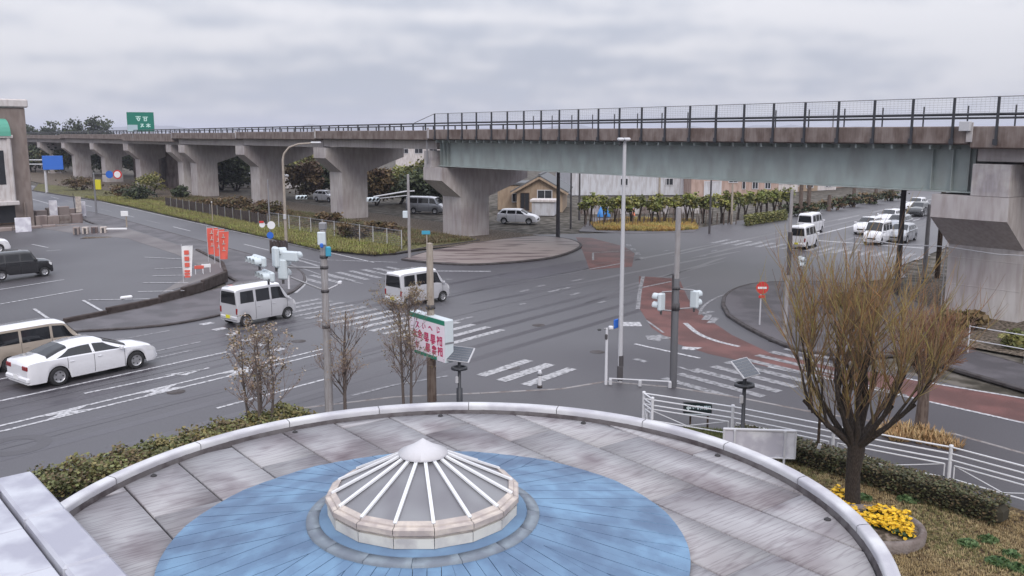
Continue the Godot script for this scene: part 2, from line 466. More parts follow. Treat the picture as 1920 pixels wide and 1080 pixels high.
func make_ground() -> void:
	var st := sf()
	prism(st, pv([-9000, 60, 9000, 60, 9000, -14000, -9000, -14000]), -0.06, -0.06)
	struct(st, "ground", M.town_ground)
	# the two roads and their junction, one sheet
	var road := quad_ab(true, -70, 420, -39.5, -17)
	for q in [quad_ab(false, -40, 420, 21.5, 32.2), quad_ab(false, 58, 200, 51, 58.5), pv([-11.199, -19.458,  -21.069, -38.837,  -15.609, -49.256,  -18.26, -56.78,  -20.335, -70.034,  -8.81, -67.523,  1.922, -81.334,  16.871, -84.037,  29.306, -95.658,  32.676, -81.334,  25.023, -56.78,  17.001, -52.759,  11.237, -38.837,  17.723, -29.338,  12.214, -19.742,  3.984, -27.092])]:
		var u := Geometry2D.merge_polygons(road, q)
		road = u[0]
	st = sf()
	prism(st, road, 0, 0)
	struct(st, "road", M.asphalt)
	# red turning lanes
	st = sf()
	prism(st, pv([8.108, -57.216,  10.137, -56.352,  10.378, -55.102,  9.719, -49.256,  9.557, -44.503,  9.951, -40.119,  10.762, -36.497,  13.22, -34.087,  15.54, -31.965,  18.187, -29.83,  16.51, -26.937,  14.158, -29.767,  11.857, -32.545,  10.005, -34.413,  8.16, -36.497,  7.165, -38.326,  6.554, -41.602,  6.64, -46.178]), 0.004, 0.004)
	struct(st, "red_turning_lane", M.red_asphalt)
	st = sf()
	prism(st, pv([5.618, -79.21,  6.894, -78.798,  9.044, -72.735,  9.333, -68.444,  8.217, -61.446,  5.171, -59.97,  5.326, -64.07,  5.478, -70.034]), 0.004, 0.004)
	struct(st, "red_turning_lane", M.red_asphalt)
	# corner island in front of the left pier
	raised("traffic_island", smooth_path(pv([-7.979, -64.621,  -5.987, -62.994,  -2.945, -61.954,  0.376, -63.26,  3.121, -65.752,  5.063, -70.034,  5.679, -73.801,  4.588, -77.586,  1.873, -79.21,  -2.659, -74.898,  -6.521, -68.756]), 1.5), 0.13, M.beige_pavement, M.kerb_dark, 0.2)
	# island beside the right pier
	raised("traffic_island", smooth_path(pv([11.012, -46.912,  11.875, -49.92,  13.334, -52.572,  15.163, -54.102,  18.52, -54.498,  21.045, -51.838,  21.482, -44.774,  17.815, -36.868,  14.853, -36.133,  12.35, -36.497,  11.499, -38.125,  10.916, -41.251,  10.669, -44.236]), 1.0), 0.14, M.pavement, M.kerb_dark, 0.2)
	# pavement between the red lane and the viaduct, right
	raised("roadside_pavement", pv([12.859, -35.425,  14.853, -36.133,  16.163, -36.133,  16.915, -33.61,  18.054, -30.73,  19.274, -27.623,  21.912, -31.613,  20.024, -34.249,  18.936, -37.342,  17.728, -36.681,  14.782, -35.953]), 0.14, M.pavement, M.kerb_dark, 0.18)
	# near pavement round the round building
	raised("near_pavement", pv([-13.944, -17.55,  -12.173, -21.791,  -10.812, -24.361,  -9.013, -27.249,  -7.023, -28.744,  -4.033, -30.082,  -1.116, -30.532,  1.701, -31.064,  3.387, -32.037,  5.782, -31.267,  8.002, -29.83,  9.72, -28.399,  13.341, -26.185,  14.539, -24.447,  16.645, -19.887,  9.062, -10.128,  0, -5.788,  -5.351, -5.788]), 0.1, M.asphalt_dark, M.kerb, 0.16)
	# lawn
	st = sf()
	prism(st, pv([5.417, -26.791,  6.945, -25.703,  8.852, -23.923,  11.217, -22.073,  12.237, -20.35,  14.233, -16.8,  6.913, -7.379,  2.786, -7.379,  4.028, -22.436]), 0.13, 0.13)
	struct(st, "lawn", M.dry_lawn)
	# verge and the ground under the viaduct
	raised("grass_verge", pv([-76.083, -144.254,  -48.335, -114.238,  -22.945, -80.9,  -15.008, -70.361,  -10.321, -66.922,  -8.768, -67.827,  -6.763, -71.359,  -4.302, -74.163,  -2.712, -76.411,  -4.805, -81.334,  -10.572, -81.334,  -21.482, -91.084,  -35.216, -110.931,  -58.693, -139.047,  -85.534, -164.204]), 0.12, M.verge, M.kerb_dark, 0.2)
	st = sf()
	prism(st, quad_ab(false, 60, 420, 34.6, 51.2), 0.05, 0.05)
	struct(st, "soil_under_viaduct", M.soil)
	st = sf()
	prism(st, quad_ab(false, -60, 27, 38.5, 60), 0.05, 0.05)
	struct(st, "soil_under_viaduct", M.soil)
	st = sf()
	prism(st, pv([6.202, -84.037,  8.668, -98.118,  19.162, -95.658,  18.055, -86.921,  16.689, -83.117,  10.684, -82.216]), -0.02, 0.02)
	struct(st, "corner_plot", M.pavement)
	# pavement along the far side of the left road, and the corner pavement by the car park
	raised("corner_pavement", smooth_path(pv([-20.451, -40.452,  -16.6, -41.84,  -14.366, -44.774,  -12.959, -49.256,  -12.503, -51.838,  -12.957, -56.352,  -15.046, -61.446,  -19.622, -67.523,  -33.109, -84.977,  -44.767, -100.047,  -49.351, -104.851,  -44.267, -93.89,  -26.145, -70.034,  -18.091, -56.78,  -16.979, -53.711,  -18.714, -47.363,  -21.303, -42.201]), 1.2), 0.1, M.pavement, M.kerb_dark, 0.18)
	st = sf()
	prism(st, pv([36.441, -66.332,  39.183, -64.07,  54.045, -88.955,  48.14, -87.926]), 0.06, 0.06)
	struct(st, "grass_bank", M.verge)
	# car park, a sheet that tilts a little
	var lot := pv([-24.476, -31.965,  -22.474, -38.837,  -21.543, -42.693,  -20.408, -44.774,  -18.831, -47.669,  -17.89, -51.658,  -17.603, -55.102,  -18.887, -58.561,  -22.825, -65.182,  -28.424, -72.735,  -34.598, -81.334,  -41.547, -86.921,  -45.65, -85.938,  -52.031, -83.117,  -77.19, -70.034,  -30.876, -27.092])
	st = sf()
	prism(st, lot, -0.05, 0.0, true)
	struct(st, "car_park", M.asphalt_dark)
	st = sf()
	prism(st, pv([-45.148, -84.977,  -41.085, -85.938,  -34.838, -81.334,  -28.29, -72.386,  -22.806, -64.9,  -18.992, -58.561,  -17.83, -55.513,  -18.197, -52.572,  -19.252, -48.769,  -19.498, -51.838,  -19.444, -56.78,  -23.768, -63.528,  -31.303, -73.442,  -38.861, -79.21]), -0.03, 0.01, true)
	struct(st, "car_park_apron", M.apron)
	st = sf()
	prism(st, pv([-110, -88, -52, -92, -40, -78, -22, -56, -19, -44, -26, -36, -40, -26, -110, 10]), -0.012, -0.012)
	struct(st, "car_park", M.asphalt_dark)
	# low wall that holds the car park
	var wall := thing("retaining_wall", "low dark stained concrete wall curving along the car park edge", "wall")
	var edge := pv([-22.089, -40.791,  -21.543, -42.693,  -20.408, -44.774,  -18.831, -47.669,  -17.89, -51.658,  -17.603, -55.102,  -18.887, -58.561,  -22.825, -65.182])
	for i in edge.size() - 1:
		var n := maxi(1, roundi(edge[i].distance_to(edge[i + 1]) / 2.4))
		for k in n:
			var a: Vector2 = edge[i].lerp(edge[i + 1], float(k) / n)
			var b := edge[i].lerp(edge[i + 1], float(k + 1) / n)
			var c := (a + b) / 2
			var h := maxf(0.12, lot_h(c) + 0.1)
			st = sf()
			cbox(st, Vector3(c.x, h / 2, c.y), Vector3(a.distance_to(b) - 0.02, h, 0.22), 0.03, basis_to(Vector3(b.x - a.x, 0, b.y - a.y)))
			put(st, "wall_block", M.wall_dark, wall)
func lot_h(p: Vector2) -> float:   # height of the car park
	return -0.253 + 0.0419 * p.x - 0.02892 * p.y

# ---------- road markings ----------
func mark(called: String, path: PackedVector2Array, w: float, faint := false, parent: Node = null, y := 0.009) -> void:
	var st := sf()
	band(st, path, w, y)
	var o := put(st, called, M.paint_faint if faint else (M.paint_zebra if parent else M.paint), parent if parent else self)
	if parent == null:
		o.set_meta("kind", "structure")
func zebra(on_a: bool, along: Array, across: Array, step: float, w: float, faint := false) -> void:
	var z := Node3D.new()
	z.name = "crosswalk_marking"
	add_child(z, true)
	z.set_meta("kind", "structure")
	var c: float = across[0]
	while c <= across[1]:
		var s0: float = along[0] + rr(-0.08, 0.08)
		var a := pa(s0, c) if on_a else pb(s0, c)
		var s1: float = along[1] + rr(-0.08, 0.08)
		var b := pa(s1, c) if on_a else pb(s1, c)
		mark("stripe", PackedVector2Array([Vector2(a.x, a.z), Vector2(b.x, b.z)]), w * rr(0.9, 1.05), faint, z)
		c += step
func fill(called: String, poly: PackedVector2Array, faint := false) -> void:
	var st := sf()
	prism(st, poly, 0.009, 0.009)
	struct(st, called, M.paint_faint if faint else M.paint)
func line(s0: float, s1: float, r: float, w := 0.15, faint := false) -> void:
	var a := pa(s0, r)
	var b := pa(s1, r)
	mark("lane_line", PackedVector2Array([Vector2(a.x, a.z), Vector2(b.x, b.z)]), w, faint)
func track(s0: float, s1: float, r: float, m: Material, w: float, drift := 0.0) -> void:   # a wet or patched band along road A
	var p := PackedVector2Array()
	var n := 14
	for k in n + 1:
		var s := lerpf(s0, s1, float(k) / n)
		var q := pa(s, r + drift * k / n + rr(-0.05, 0.05))
		p.append(Vector2(q.x, q.z))
	var st := sf()
	for k in n:
		var d := (p[k + 1] - p[k]).orthogonal().normalized() * w / 2
		var a0 := 0.15 if k == 0 else 1.0
		var a1 := 0.15 if k == n - 1 else 1.0
		face(st, [Vector3(p[k].x + d.x * a0, 0.003, p[k].y + d.y * a0), Vector3(p[k].x - d.x * a0, 0.003, p[k].y - d.y * a0), Vector3(p[k + 1].x - d.x * a1, 0.003, p[k + 1].y - d.y * a1), Vector3(p[k + 1].x + d.x * a1, 0.003, p[k + 1].y + d.y * a1)], Vector3.UP)
	struct(st, "wet_track", m)
func make_markings() -> void:
	for e in [[-30, 22, -30.4, 0.5], [-28, 24, -32.0, 0.5], [-30, 40, -33.4, 0.45], [-30, 38, -34.9, 0.5], [-30, 46, -36.3, 0.5], [-34, 60, -27.6, 0.4], [-34, 52, -26.2, 0.45], [-34, 50, -24.5, 0.4], [-34, 46, -23.1, 0.4]]:
		track(e[0], e[1], e[2], M.asphalt_wet, e[3])
	for e in [[36, 66, -31.0, 0.4, 2.0], [38, 70, -33.5, 0.4, 1.0], [64, 140, -23.4, 0.5, 0.0], [64, 140, -25.0, 0.5, 0.0], [60, 140, -30.2, 0.5, 0.0], [60, 140, -31.9, 0.5, 0.0], [40, 62, -26.4, 0.35, -2.0]]:
		track(e[0], e[1], e[2], M.asphalt_wet, e[3], e[4])
	track(-12, 6, -34.2, M.asphalt_patch, 2.6)
	track(44, 58, -35.0, M.asphalt_patch, 3.0, 1.0)
	# chain marking in the middle of road A
	line(-40, 24.5, -28.72, 0.15)
	line(-40, 24.5, -29.3, 0.15)
	for k in 16:
		var s := 20.2 - 3.35 * k
		var q := PackedVector2Array()
		for e in [[-0.8, -29.24], [0.8, -29.24], [0.28, -29.01], [0.8, -28.78], [-0.8, -28.78], [-0.28, -29.01]]:
			var p := pa(s + e[0], e[1])
			q.append(Vector2(p.x, p.z))
		fill("chain_marking", q)
	# tar seams and cracks
	for e in [[-30, 26, -27.05], [-30, 22, -31.2], [-10, 60, -33.9], [30, 70, -29.5], [-30, 20, -23.9]]:
		var p := PackedVector2Array()
		for k in 40:
			var q := pa(lerpf(e[0], e[1], k / 39.0), e[2] + rr(-0.06, 0.06))
			p.append(Vector2(q.x, q.z))
		var ts := sf()
		band(ts, p, 0.035, 0.0065)
		struct(ts, "tar_seam", M.asphalt_wet)
	# lane lines
	mark("lane_line", pv([-19.972, -25.8,  -17.46, -29.83,  -15.117, -32.768,  -11.914, -36.868]), 0.15)
	mark("lane_line", pv([-15.005, -30.73,  -11.786, -34.249]), 0.14)
	fill("arrow_marking", pv([-13.141, -33.222,  -12.533, -33.61,  -11.869, -34.249,  -12.267, -33.146]))
	mark("lane_line", pv([-15.106, -36.774,  -13.637, -38.734]), 0.14, true)
	mark("lane_line", pv([-14.745, -35.425,  -13.459, -37.151]), 0.14, true)
	mark("lane_line", pv([-19.647, -31.683,  -18.661, -33.07]), 0.14)
	mark("lane_line", pv([-17.119, -39.468,  -15.842, -41.019]), 0.14, true)
	for k in 6:
		var s := 9.6 - 8.6 * k
		line(s - 2.6, s, -25.4, 0.14)
	mark("lane_line", pv([-9.802, -28.979,  -6.932, -32.619]), 0.14)
	mark("edge_line", pv([-5.567, -30.467,  -4.256, -31.823,  -2.408, -33.07]), 0.14, true)
	# dashed stop line
	for p in [Vector2(-14.628, -42.569), Vector2(-13.633, -41.367), Vector2(-12.675, -40.34), Vector2(-11.678, -39.15), Vector2(-9.895, -37.246), Vector2(-10.79, -38.225)]:
		var e := Vector2(DA.x, DA.z) * 0.32
		mark("stop_line", PackedVector2Array([p - e, p + e]), 0.42)
	# crosswalks
	zebra(true, [28.2, 32.2], [-38.6, -33.6], 0.92, 0.4, true)
	zebra(true, [28.2, 32.2], [-33.08, -25.2], 0.92, 0.4)
	zebra(true, [25.3, 28.4], [-21.3, -18.2], 1.05, 0.5)
	zebra(false, [18.6, 22.4], [24.6, 33.0], 0.95, 0.42, true)
	zebra(true, [69.0, 72.5], [-33.0, -17.0], 1.0, 0.5, true)
	zebra(false, [49.5, 53.5], [24.4, 31.6], 0.95, 0.45, true)
	# left road
	for q in [25.2, 31.4]:
		var a := pb(56, q)
		var b := pb(330, q)
		mark("edge_line", PackedVector2Array([Vector2(a.x, a.z), Vector2(b.x, b.z)]), 0.16)
	for k in 30:
		var a := pb(58 + k * 9.0, 28.3)
		var b := pb(63 + k * 9.0, 28.3)
		mark("centre_dash", PackedVector2Array([Vector2(a.x, a.z), Vector2(b.x, b.z)]), 0.14, k % 2 == 0)
	mark("stop_line", pv([-17.775, -68.134,  -13.147, -61.446]), 0.3, true)
	mark("corner_line", smooth_path(pv([-18.26, -64.07,  -15.157, -60.699,  -13.678, -58.333,  -12.943, -56.14,  -12.494, -53.711,  -12.397, -51.124]), 0.5), 0.16)
	mark("edge_line", pv([-15.716, -62.994,  -12.403, -57.881,  -9.065, -54.299]), 0.14, true)
	mark("edge_line", smooth_path(pv([-9.13, -59.023,  -7.412, -56.565,  -5.255, -55.102]), 0.6), 0.14, true)
	mark("edge_line", pv([-6.724, -59.493,  -1.41, -59.257]), 0.25)
	mark("edge_line", pv([-6.713, -56.352,  -3.665, -55.929]), 0.2, true)
	mark("edge_line", pv([-13.868, -64.9,  -8.111, -63.528]), 0.25, true)
	# worn guide marks in the middle of the junction
	for p in [[Vector2(2.64, -52.02), 0.9], [Vector2(4.15, -55.72), 0.7], [Vector2(0.774, -51.838), 0.5], [Vector2(3.137, -52.572), 0.6], [Vector2(4.912, -48.291), 0.4], [Vector2(1.756, -53.518), 0.5], [Vector2(0.571, -47.669), 0.3], [Vector2(-2.361, -43.71), 0.9], [Vector2(3.64, -50.774), 0.6], [Vector2(14.29, -66.922), 0.6], [Vector2(12.035, -70.034), 0.6], [Vector2(15.77, -70.034), 0.7]]:
		var d: Vector2 = Vector2(DA.x, DA.z) * p[1]
		mark("guide_dash", PackedVector2Array([p[0] - d, p[0] + d * 0.7]), 0.22, true)
	# arrows and lines of the road that leaves to the lower right
	mark("lane_line", pv([5.316, -38.326,  7.616, -35.776]), 0.18)
	mark("lane_line", pv([6.504, -34.413,  7.101, -33.454]), 0.15, true)
	fill("arrow_marking", pv([6.007, -39.9,  6.715, -40.119,  7.18, -39.468,  6.606, -39.15,  6.445, -38.734,  5.992, -39.15]), true)
	fill("arrow_marking", pv([7.304, -37.828,  8.131, -37.632,  7.627, -37.151,  7.169, -37.342]))
	fill("arrow_marking", pv([5.158, -42.943,  6.19, -42.943,  6.154, -41.96,  5.044, -41.96]))
	mark("guide_dash", pv([4.964, -35.687,  5.363, -35.167]), 0.3, true)
	mark("edge_line", pv([6.555, -43.323,  6.933, -40.564]), 0.12, true)
	mark("edge_line", smooth_path(pv([8.335, -42.693,  8.499, -40.34,  9.013, -38.837,  9.723, -37.828]), 0.5), 0.24)
	mark("edge_line", smooth_path(pv([6.529, -46.178,  7.428, -51.838,  8.381, -57.216]), 0.6), 0.22, true)
	mark("edge_line", pv([7.556, -52.759,  9.787, -55.102]), 0.2, true)
	mark("edge_line", smooth_path(pv([9.452, -44.774,  10.026, -46.763,  11.192, -49.256,  12.999, -51.838,  15.821, -55.307]), 0.6), 0.15, true)
	for p in [[Vector2(9.443, -43.451), Vector2(9.936, -44.774)], [Vector2(9.54, -42.693), Vector2(10.08, -43.971)], [Vector2(9.616, -45.048), Vector2(10.278, -45.606)]]:
		mark("edge_line", PackedVector2Array(p), 0.35, true)
	mark("edge_line", pv([16.434, -27.092,  14.158, -29.767,  11.857, -32.545,  10.005, -34.413]), 0.16)
	mark("edge_line", pv([18.005, -29.83,  15.507, -31.894,  14.687, -32.693]), 0.16)
	mark("lane_line", pv([11.205, -34.249,  13.732, -30.467]), 0.15, true)
	mark("edge_line", pv([5.192, -60.211,  7.89, -63.26]), 0.2, true)
	mark("edge_line", pv([5.831, -64.621,  6.195, -68.756,  9.13, -70.034]), 0.15, true)
	for k in 4:
		mark("guide_dash", PackedVector2Array([Vector2(9.569, -74.163) + Vector2(0, 2.6) * k, Vector2(9.475, -72.735) + Vector2(0, 2.6) * k]), 0.4, true)
	# far part of road A
	for k in 16:
		line(84 + k * 12.0, 91 + k * 12.0, -31.6, 0.16)
		line(84 + k * 12.0, 91 + k * 12.0, -25.2, 0.16)
	line(80, 300, -28.4, 0.3)
	mark("stop_line", PackedVector2Array([Vector2(pa(76.5, -28).x, pa(76.5, -28).z), Vector2(pa(76.5, -18).x, pa(76.5, -18).z)]), 0.45)
	for mh in [Vector3(-11.86, 0, -30.929), Vector3(-9.364, 0, -38.837), Vector3(1.268, 0, -42.201), Vector3(0, 0, -34.249), Vector3(-8.047, 0, -51.838), Vector3(3.563, 0, -36.868)]:
		var ms := sf()
		lathe(ms, [Vector2(0.0, 0.007), Vector2(0.32, 0.007)], 20, mh)
		struct(ms, "manhole_cover", M.kerb_dark)
	# a manhole cover and a ring-shaped skid mark on the near lane
	var st := sf()
	var c := Vector3(-14.514, 0, -25.38)
	lathe(st, [Vector2(0.55, 0.006), Vector2(0.95, 0.006)], 24, c)
	struct(st, "skid_mark", M.asphalt_dark)
	# bays of the car park
	for p in [[Vector2(-24.727, -46.047), Vector2(-21.51, -41.996)], [Vector2(-23.009, -47.817), Vector2(-20.546, -44.661)], [Vector2(-27.38, -47.685), Vector2(-24.499, -51)], [Vector2(-22.723, -47.817), Vector2(-19.274, -47.424)], [Vector2(-20.801, -49.651), Vector2(-18.116, -49.359)], [Vector2(-21.619, -52.429), Vector2(-18.772, -51.812)], [Vector2(-31.042, -50.974), Vector2(-27.356, -54.68)], [Vector2(-22.835, -57.327), Vector2(-20.042, -57.349)], [Vector2(-21.964, -54.665), Vector2(-19.44, -54.444)], [Vector2(-25.645, -62.647), Vector2(-22.026, -60.836)], [Vector2(-38.442, -72.161), Vector2(-35.956, -69.774)], [Vector2(-35.146, -67.847), Vector2(-34.174, -68.161)]]:
		var a: Vector2 = p[0]
		var b: Vector2 = p[1]
		st = sf()
		var n := (b - a).orthogonal().normalized() * 0.08
		face(st, [Vector3(a.x + n.x, lot_h(a) + 0.018, a.y + n.y), Vector3(a.x - n.x, lot_h(a) + 0.018, a.y - n.y), Vector3(b.x - n.x, lot_h(b) + 0.018, b.y - n.y), Vector3(b.x + n.x, lot_h(b) + 0.018, b.y + n.y)], Vector3.UP)
		struct(st, "parking_line", M.paint)

# ---------- viaduct ----------
func yv(s: float) -> float:   # the deck sinks a little towards the left
	return -0.004 * maxf(0.0, s - 60.0)
func slab(st: SurfaceTool, s0: float, s1: float, q0: float, q1: float, y0: float, y1: float, e := 0.03) -> void:   # a block along the viaduct
	var c := pb((s0 + s1) / 2, (q0 + q1) / 2, (y0 + y1) / 2 + yv((s0 + s1) / 2))
	cbox(st, c, Vector3(s1 - s0, y1 - y0, q1 - q0), e, Basis(DB, Vector3.UP, DB.cross(Vector3.UP)))
func profile_along(st: SurfaceTool, pts: Array, s0: float, s1: float) -> void:   # pts: Vector2(q, y), drawn out from s0 to s1
	var poly := PackedVector2Array(pts)
	var tri := Geometry2D.triangulate_polygon(poly)
	for s in [s0, s1]:
		for i in range(0, tri.size(), 3):
			face(st, [pb(s, poly[tri[i]].x, poly[tri[i]].y), pb(s, poly[tri[i + 1]].x, poly[tri[i + 1]].y), pb(s, poly[tri[i + 2]].x, poly[tri[i + 2]].y)], DB * (1.0 if s == s1 else -1.0))
	var cw := Geometry2D.is_polygon_clockwise(poly)
	for i in poly.size():
		var a := poly[i]
		var b := poly[(i + 1) % poly.size()]
		var n := Vector2(b.y - a.y, -(b.x - a.x)) * (-1.0 if cw else 1.0)
		face(st, [pb(s0, a.x, a.y), pb(s0, b.x, b.y), pb(s1, b.x, b.y), pb(s1, a.x, a.y)], RB * n.x + Vector3(0, n.y, 0))
func make_viaduct() -> void:
	var v := thing("viaduct", "long concrete road viaduct with a pale green steel girder span over the junction", "viaduct")
	var st: SurfaceTool
	# piers: near face, far face, s from and to, height of the seat, extra seat block
	var piers := [[45.3, 48.1, 18.6, 22.2, 6.1, 1], [45.2, 48.2, 65.0, 67.9, 6.1, 1], [45.0, 48.0, 86.6, 89.4, 7.55, 0], [45.0, 48.0, 108.4, 111.2, 7.5, 0], [44.8, 47.8, 130.2, 132.8, 7.4, 0], [44.8, 47.8, 136.0, 138.4, 7.4, 0], [45.0, 48.0, 158, 160.8, 7.3, 0], [45.0, 48.0, 180, 182.8, 7.2, 0], [45.0, 48.0, 203, 205.8, 7.1, 0], [45.0, 48.0, 227, 229.8, 7.0, 0], [45.0, 48.0, 251, 253.8, 6.9, 0], [45.0, 48.0, -3, 0, 7.5, 0]]
	for i in piers.size():
		var p: Array = piers[i]
		var y: float = p[4]
		st = sf()
		profile_along(st, [Vector2(p[0], 0), Vector2(p[1], 0), Vector2(p[1], y - 2.6), Vector2(52.6, y - 1.1), Vector2(52.6, y), Vector2(43.2, y), Vector2(43.2, y - 1.1), Vector2(p[0], y - 2.6)], p[2], p[3])
		var o := put(st, "pier", M.concrete, v)
		# form joints: shallow bands round the column
		if i < 5:
			for k in 2:
				st = sf()
				var h: float = 1.5 + k * 1.35
				slab(st, p[2] - 0.012, p[3] + 0.012, p[0] - 0.012, p[1] + 0.012, h, h + 0.04, 0.005)
				put(st, "form_joint", M.concrete, o)
		if p[5]:
			st = sf()
			if i == 0:
				slab(st, p[2] + 0.05, p[2] + 1.8, 43.25, 52.5, y + 0.003, 7.6)
			else:
				slab(st, p[3] - 1.25, p[3] - 0.05, 43.25, 52.5, y + 0.003, 7.55)
			put(st, "bearing_block", M.concrete_light, o)
		for q in [44.0, 47.9, 51.8]:
			if not p[5]:
				st = sf()
				slab(st, (p[2] + p[3]) / 2 - 0.35, (p[2] + p[3]) / 2 + 0.35, q - 0.35, q + 0.35, y + 0.005, y + 0.15)
				put(st, "bearing", M.dark_steel, o)
	# added wall, coloured dark for the shaded underside and bushes, far left
	for k in 6:
		st = sf()
		slab(st, 139.0 + k * 6.4, 145.3 + k * 6.4, 49.2, 49.8, -0.1 - yv(140.0 + k * 6.4), 7.6, 0.04)
		put(st, "added_shade_wall", M.underside_shade_dark, v)
	# steel girder span, s 21.3 .. 66.3
	for q in [44.0, 47.8, 51.6]:
		st = sf()
		slab(st, 20.6, 66.2, q - 0.02, q + 0.02, 6.27, 8.42, 0.005)
		var g := put(st, "steel_girder", M.girder_green, v)
		st = sf()
		slab(st, 20.6, 66.2, q - 0.32, q + 0.32, 6.19, 6.265, 0.01)
		put(st, "bottom_flange", M.girder_green, g)
		st = sf()
		slab(st, 20.6, 66.2, q - 0.25, q + 0.25, 8.423, 8.47, 0.01)
		put(st, "top_flange", M.girder_green, g)
		for s in [20.8, 21.6, 22.6, 65.4, 66.0, 64.9]:
			st = sf()
			slab(st, s - 0.02, s + 0.02, q - 0.26, q - 0.022, 6.268, 8.42, 0.004)
			put(st, "stiffener", M.girder_green, g)
	for k in 46:
		st = sf()
		var s := 21.4 + k * 0.98
		slab(st, s - 0.05, s + 0.05, 43.0, 43.97, 8.25, 8.47, 0.01)
		put(st, "deck_bracket", M.girder_green, v)
	# concrete girders of the other spans
	for seg in [[-30, 20.4], [66.4, 87.9], [88.0, 109.7], [109.8, 133.9], [134.0, 159.3], [159.4, 181.3], [181.4, 204.3], [204.4, 228.3], [228.4, 252.3], [252.4, 300]]:
		var last: float = seg[0]
		for q in [44.1, 47.9, 51.7]:
			st = sf()
			slab(st, last + 0.03, seg[1], q - 0.45, q + 0.45, 7.7, 8.47)
			put(st, "concrete_girder", M.concrete, v)
	# deck and parapets
	for seg in [[-30, 20.4, 8.3], [20.45, 66.3, 8.475], [66.35, 87.9, 8.475], [87.95, 109.7, 8.475], [109.75, 133.9, 8.475], [133.95, 159.3, 8.1], [159.35, 204.3, 8.475], [204.35, 252.3, 8.475], [252.35, 300, 8.475]]:
		st = sf()
		slab(st, seg[0], seg[1], 43.0, 52.8, seg[2], 8.75)
		put(st, "deck", M.concrete_stained, v)
		for q in [[42.75, 43.1], [52.7, 53.05]]:
			st = sf()
			slab(st, seg[0] + 0.02, seg[1] - 0.02, q[0], q[1], seg[2] + 0.03, 9.32, 0.04)
			put(st, "parapet", M.concrete_stained, v)
	# pale slab end over each joint
	for s in [20.4, 66.3, 87.9, 109.7, 133.9]:
		st = sf()
		slab(st, s - 0.14, s + 0.14, 42.68, 42.745, 8.6, 9.5, 0.01)
		put(st, "joint_cover", M.concrete_light, v)
	# rail on the parapet and the tall screen over the junction
	for q in [42.92, 52.88]:
		st = sf()
		for k in 11:
			cyl(st, pb(-30 + 30 * k, q, 9.86 + yv(-30 + 30 * k)), pb(30 * k, q, 9.86 + yv(30.0 * k)), 0.065, 8)
		put(st, "hand_rail", M.dark_steel, v)
		st = sf()
		for k in 135:
			var s := -29.0 + k * 2.0
			if s < 19 or s > 66:
				box(st, pb(s, q, 9.58 + yv(s)), Vector3(0.12, 0.55, 0.1), Basis(DB, Vector3.UP, DB.cross(Vector3.UP)))
		put(st, "rail_post", M.dark_steel, v).set_meta("kind", "stuff")
	st = sf()
	for k in 27:
		var s := 65.2 - k * 2.0
		var p := sf()
		box(p, pb(s, 42.7, 9.55), Vector3(0.1, 2.16, 0.09), Basis(DB, Vector3.UP, DB.cross(Vector3.UP)))
		box(p, pb(s, 42.64, 8.62), Vector3(0.2, 0.26, 0.07), Basis(DB, Vector3.UP, DB.cross(Vector3.UP)))
		put(p, "screen_post", M.dark_steel, v)
	for k in 20:
		var s := 64.4 - k * 2.6
		var p := sf()
		box(p, pb(s, 52.8, 9.9), Vector3(0.07, 1.3, 0.06), Basis(DB, Vector3.UP, DB.cross(Vector3.UP)))
		put(p, "far_post", M.dark_steel, v)
	st = sf()
	cyl(st, pb(65.2, 42.7, 10.63), pb(12.8, 42.7, 10.63), 0.025, 6)
	cyl(st, pb(65.2, 42.7, 10.63), pb(68.4, 42.7, 9.9), 0.03, 6)
	put(st, "screen_rail", M.grey_steel, v)
	st = sf()   # the wire mesh between the posts
	for k in 6:
		cyl(st, pb(65.2, 42.72, 9.98 + k * 0.11), pb(12.8, 42.72, 9.98 + k * 0.11), 0.0045, 4)
	for k in 260:
		var s := 65.2 - k * 0.2
		cyl(st, pb(s, 42.72, 9.9), pb(s, 42.72, 10.62), 0.004, 3)
	put(st, "wire_mesh", M.grey_steel, v).set_meta("kind", "stuff")
	# drain box and pipe at the right end of the steel span
	st = sf()
	slab(st, 20.3, 20.8, 42.45, 42.66, 9.1, 9.55, 0.02)
	put(st, "drain_box", M.light_steel, v)
	for s in [66.9]:
		st = sf()
		cyl(st, pb(s, 43.0, 8.6), pb(s, 43.0, 6.4), 0.08, 8)
		put(st, "drain_pipe", M.grey_steel, v)

# ---------- buildings ----------
func block(called: String, label: String, cat: String, base: Vector3, x: Vector3, w: float, d: float, h: float, wall: Material, roof: Material, gr := "") -> Node3D:   # a flat-roofed building: base is the middle of its front, x runs along the front to the right
	var o := thing(called, label, cat, base, atan2(-x.z, x.x), gr)
	var st := sf()
	cbox(st, Vector3(0, h / 2, -d / 2), Vector3(w, h, d), 0.06)
	put(st, "wall", wall, o)
	st = sf()
	cbox(st, Vector3(0, h + 0.152, -d / 2), Vector3(w + 0.4, 0.3, d + 0.4), 0.05)
	put(st, "roof", roof, o)
	return o
func opening(o: Node3D, x: float, y: float, w: float, h: float, called := "window", frame := "white_metal", glass := "window_dark") -> void:
	var st := sf()
	for e in [[0, h / 2 + 0.04, w + 0.16, 0.08], [0, -h / 2 - 0.04, w + 0.16, 0.08], [w / 2 + 0.04, 0, 0.08, h], [-w / 2 - 0.04, 0, 0.08, h], [0, 0, 0.06, h]]:
		box(st, Vector3(x + e[0], y + e[1], 0.05), Vector3(e[2], e[3], 0.12))
	var f := put(st, called, M[frame], o)
	st = sf()
	box(st, Vector3(x, y, 0.02), Vector3(w, h, 0.05))
	put(st, "pane", M[glass], f)
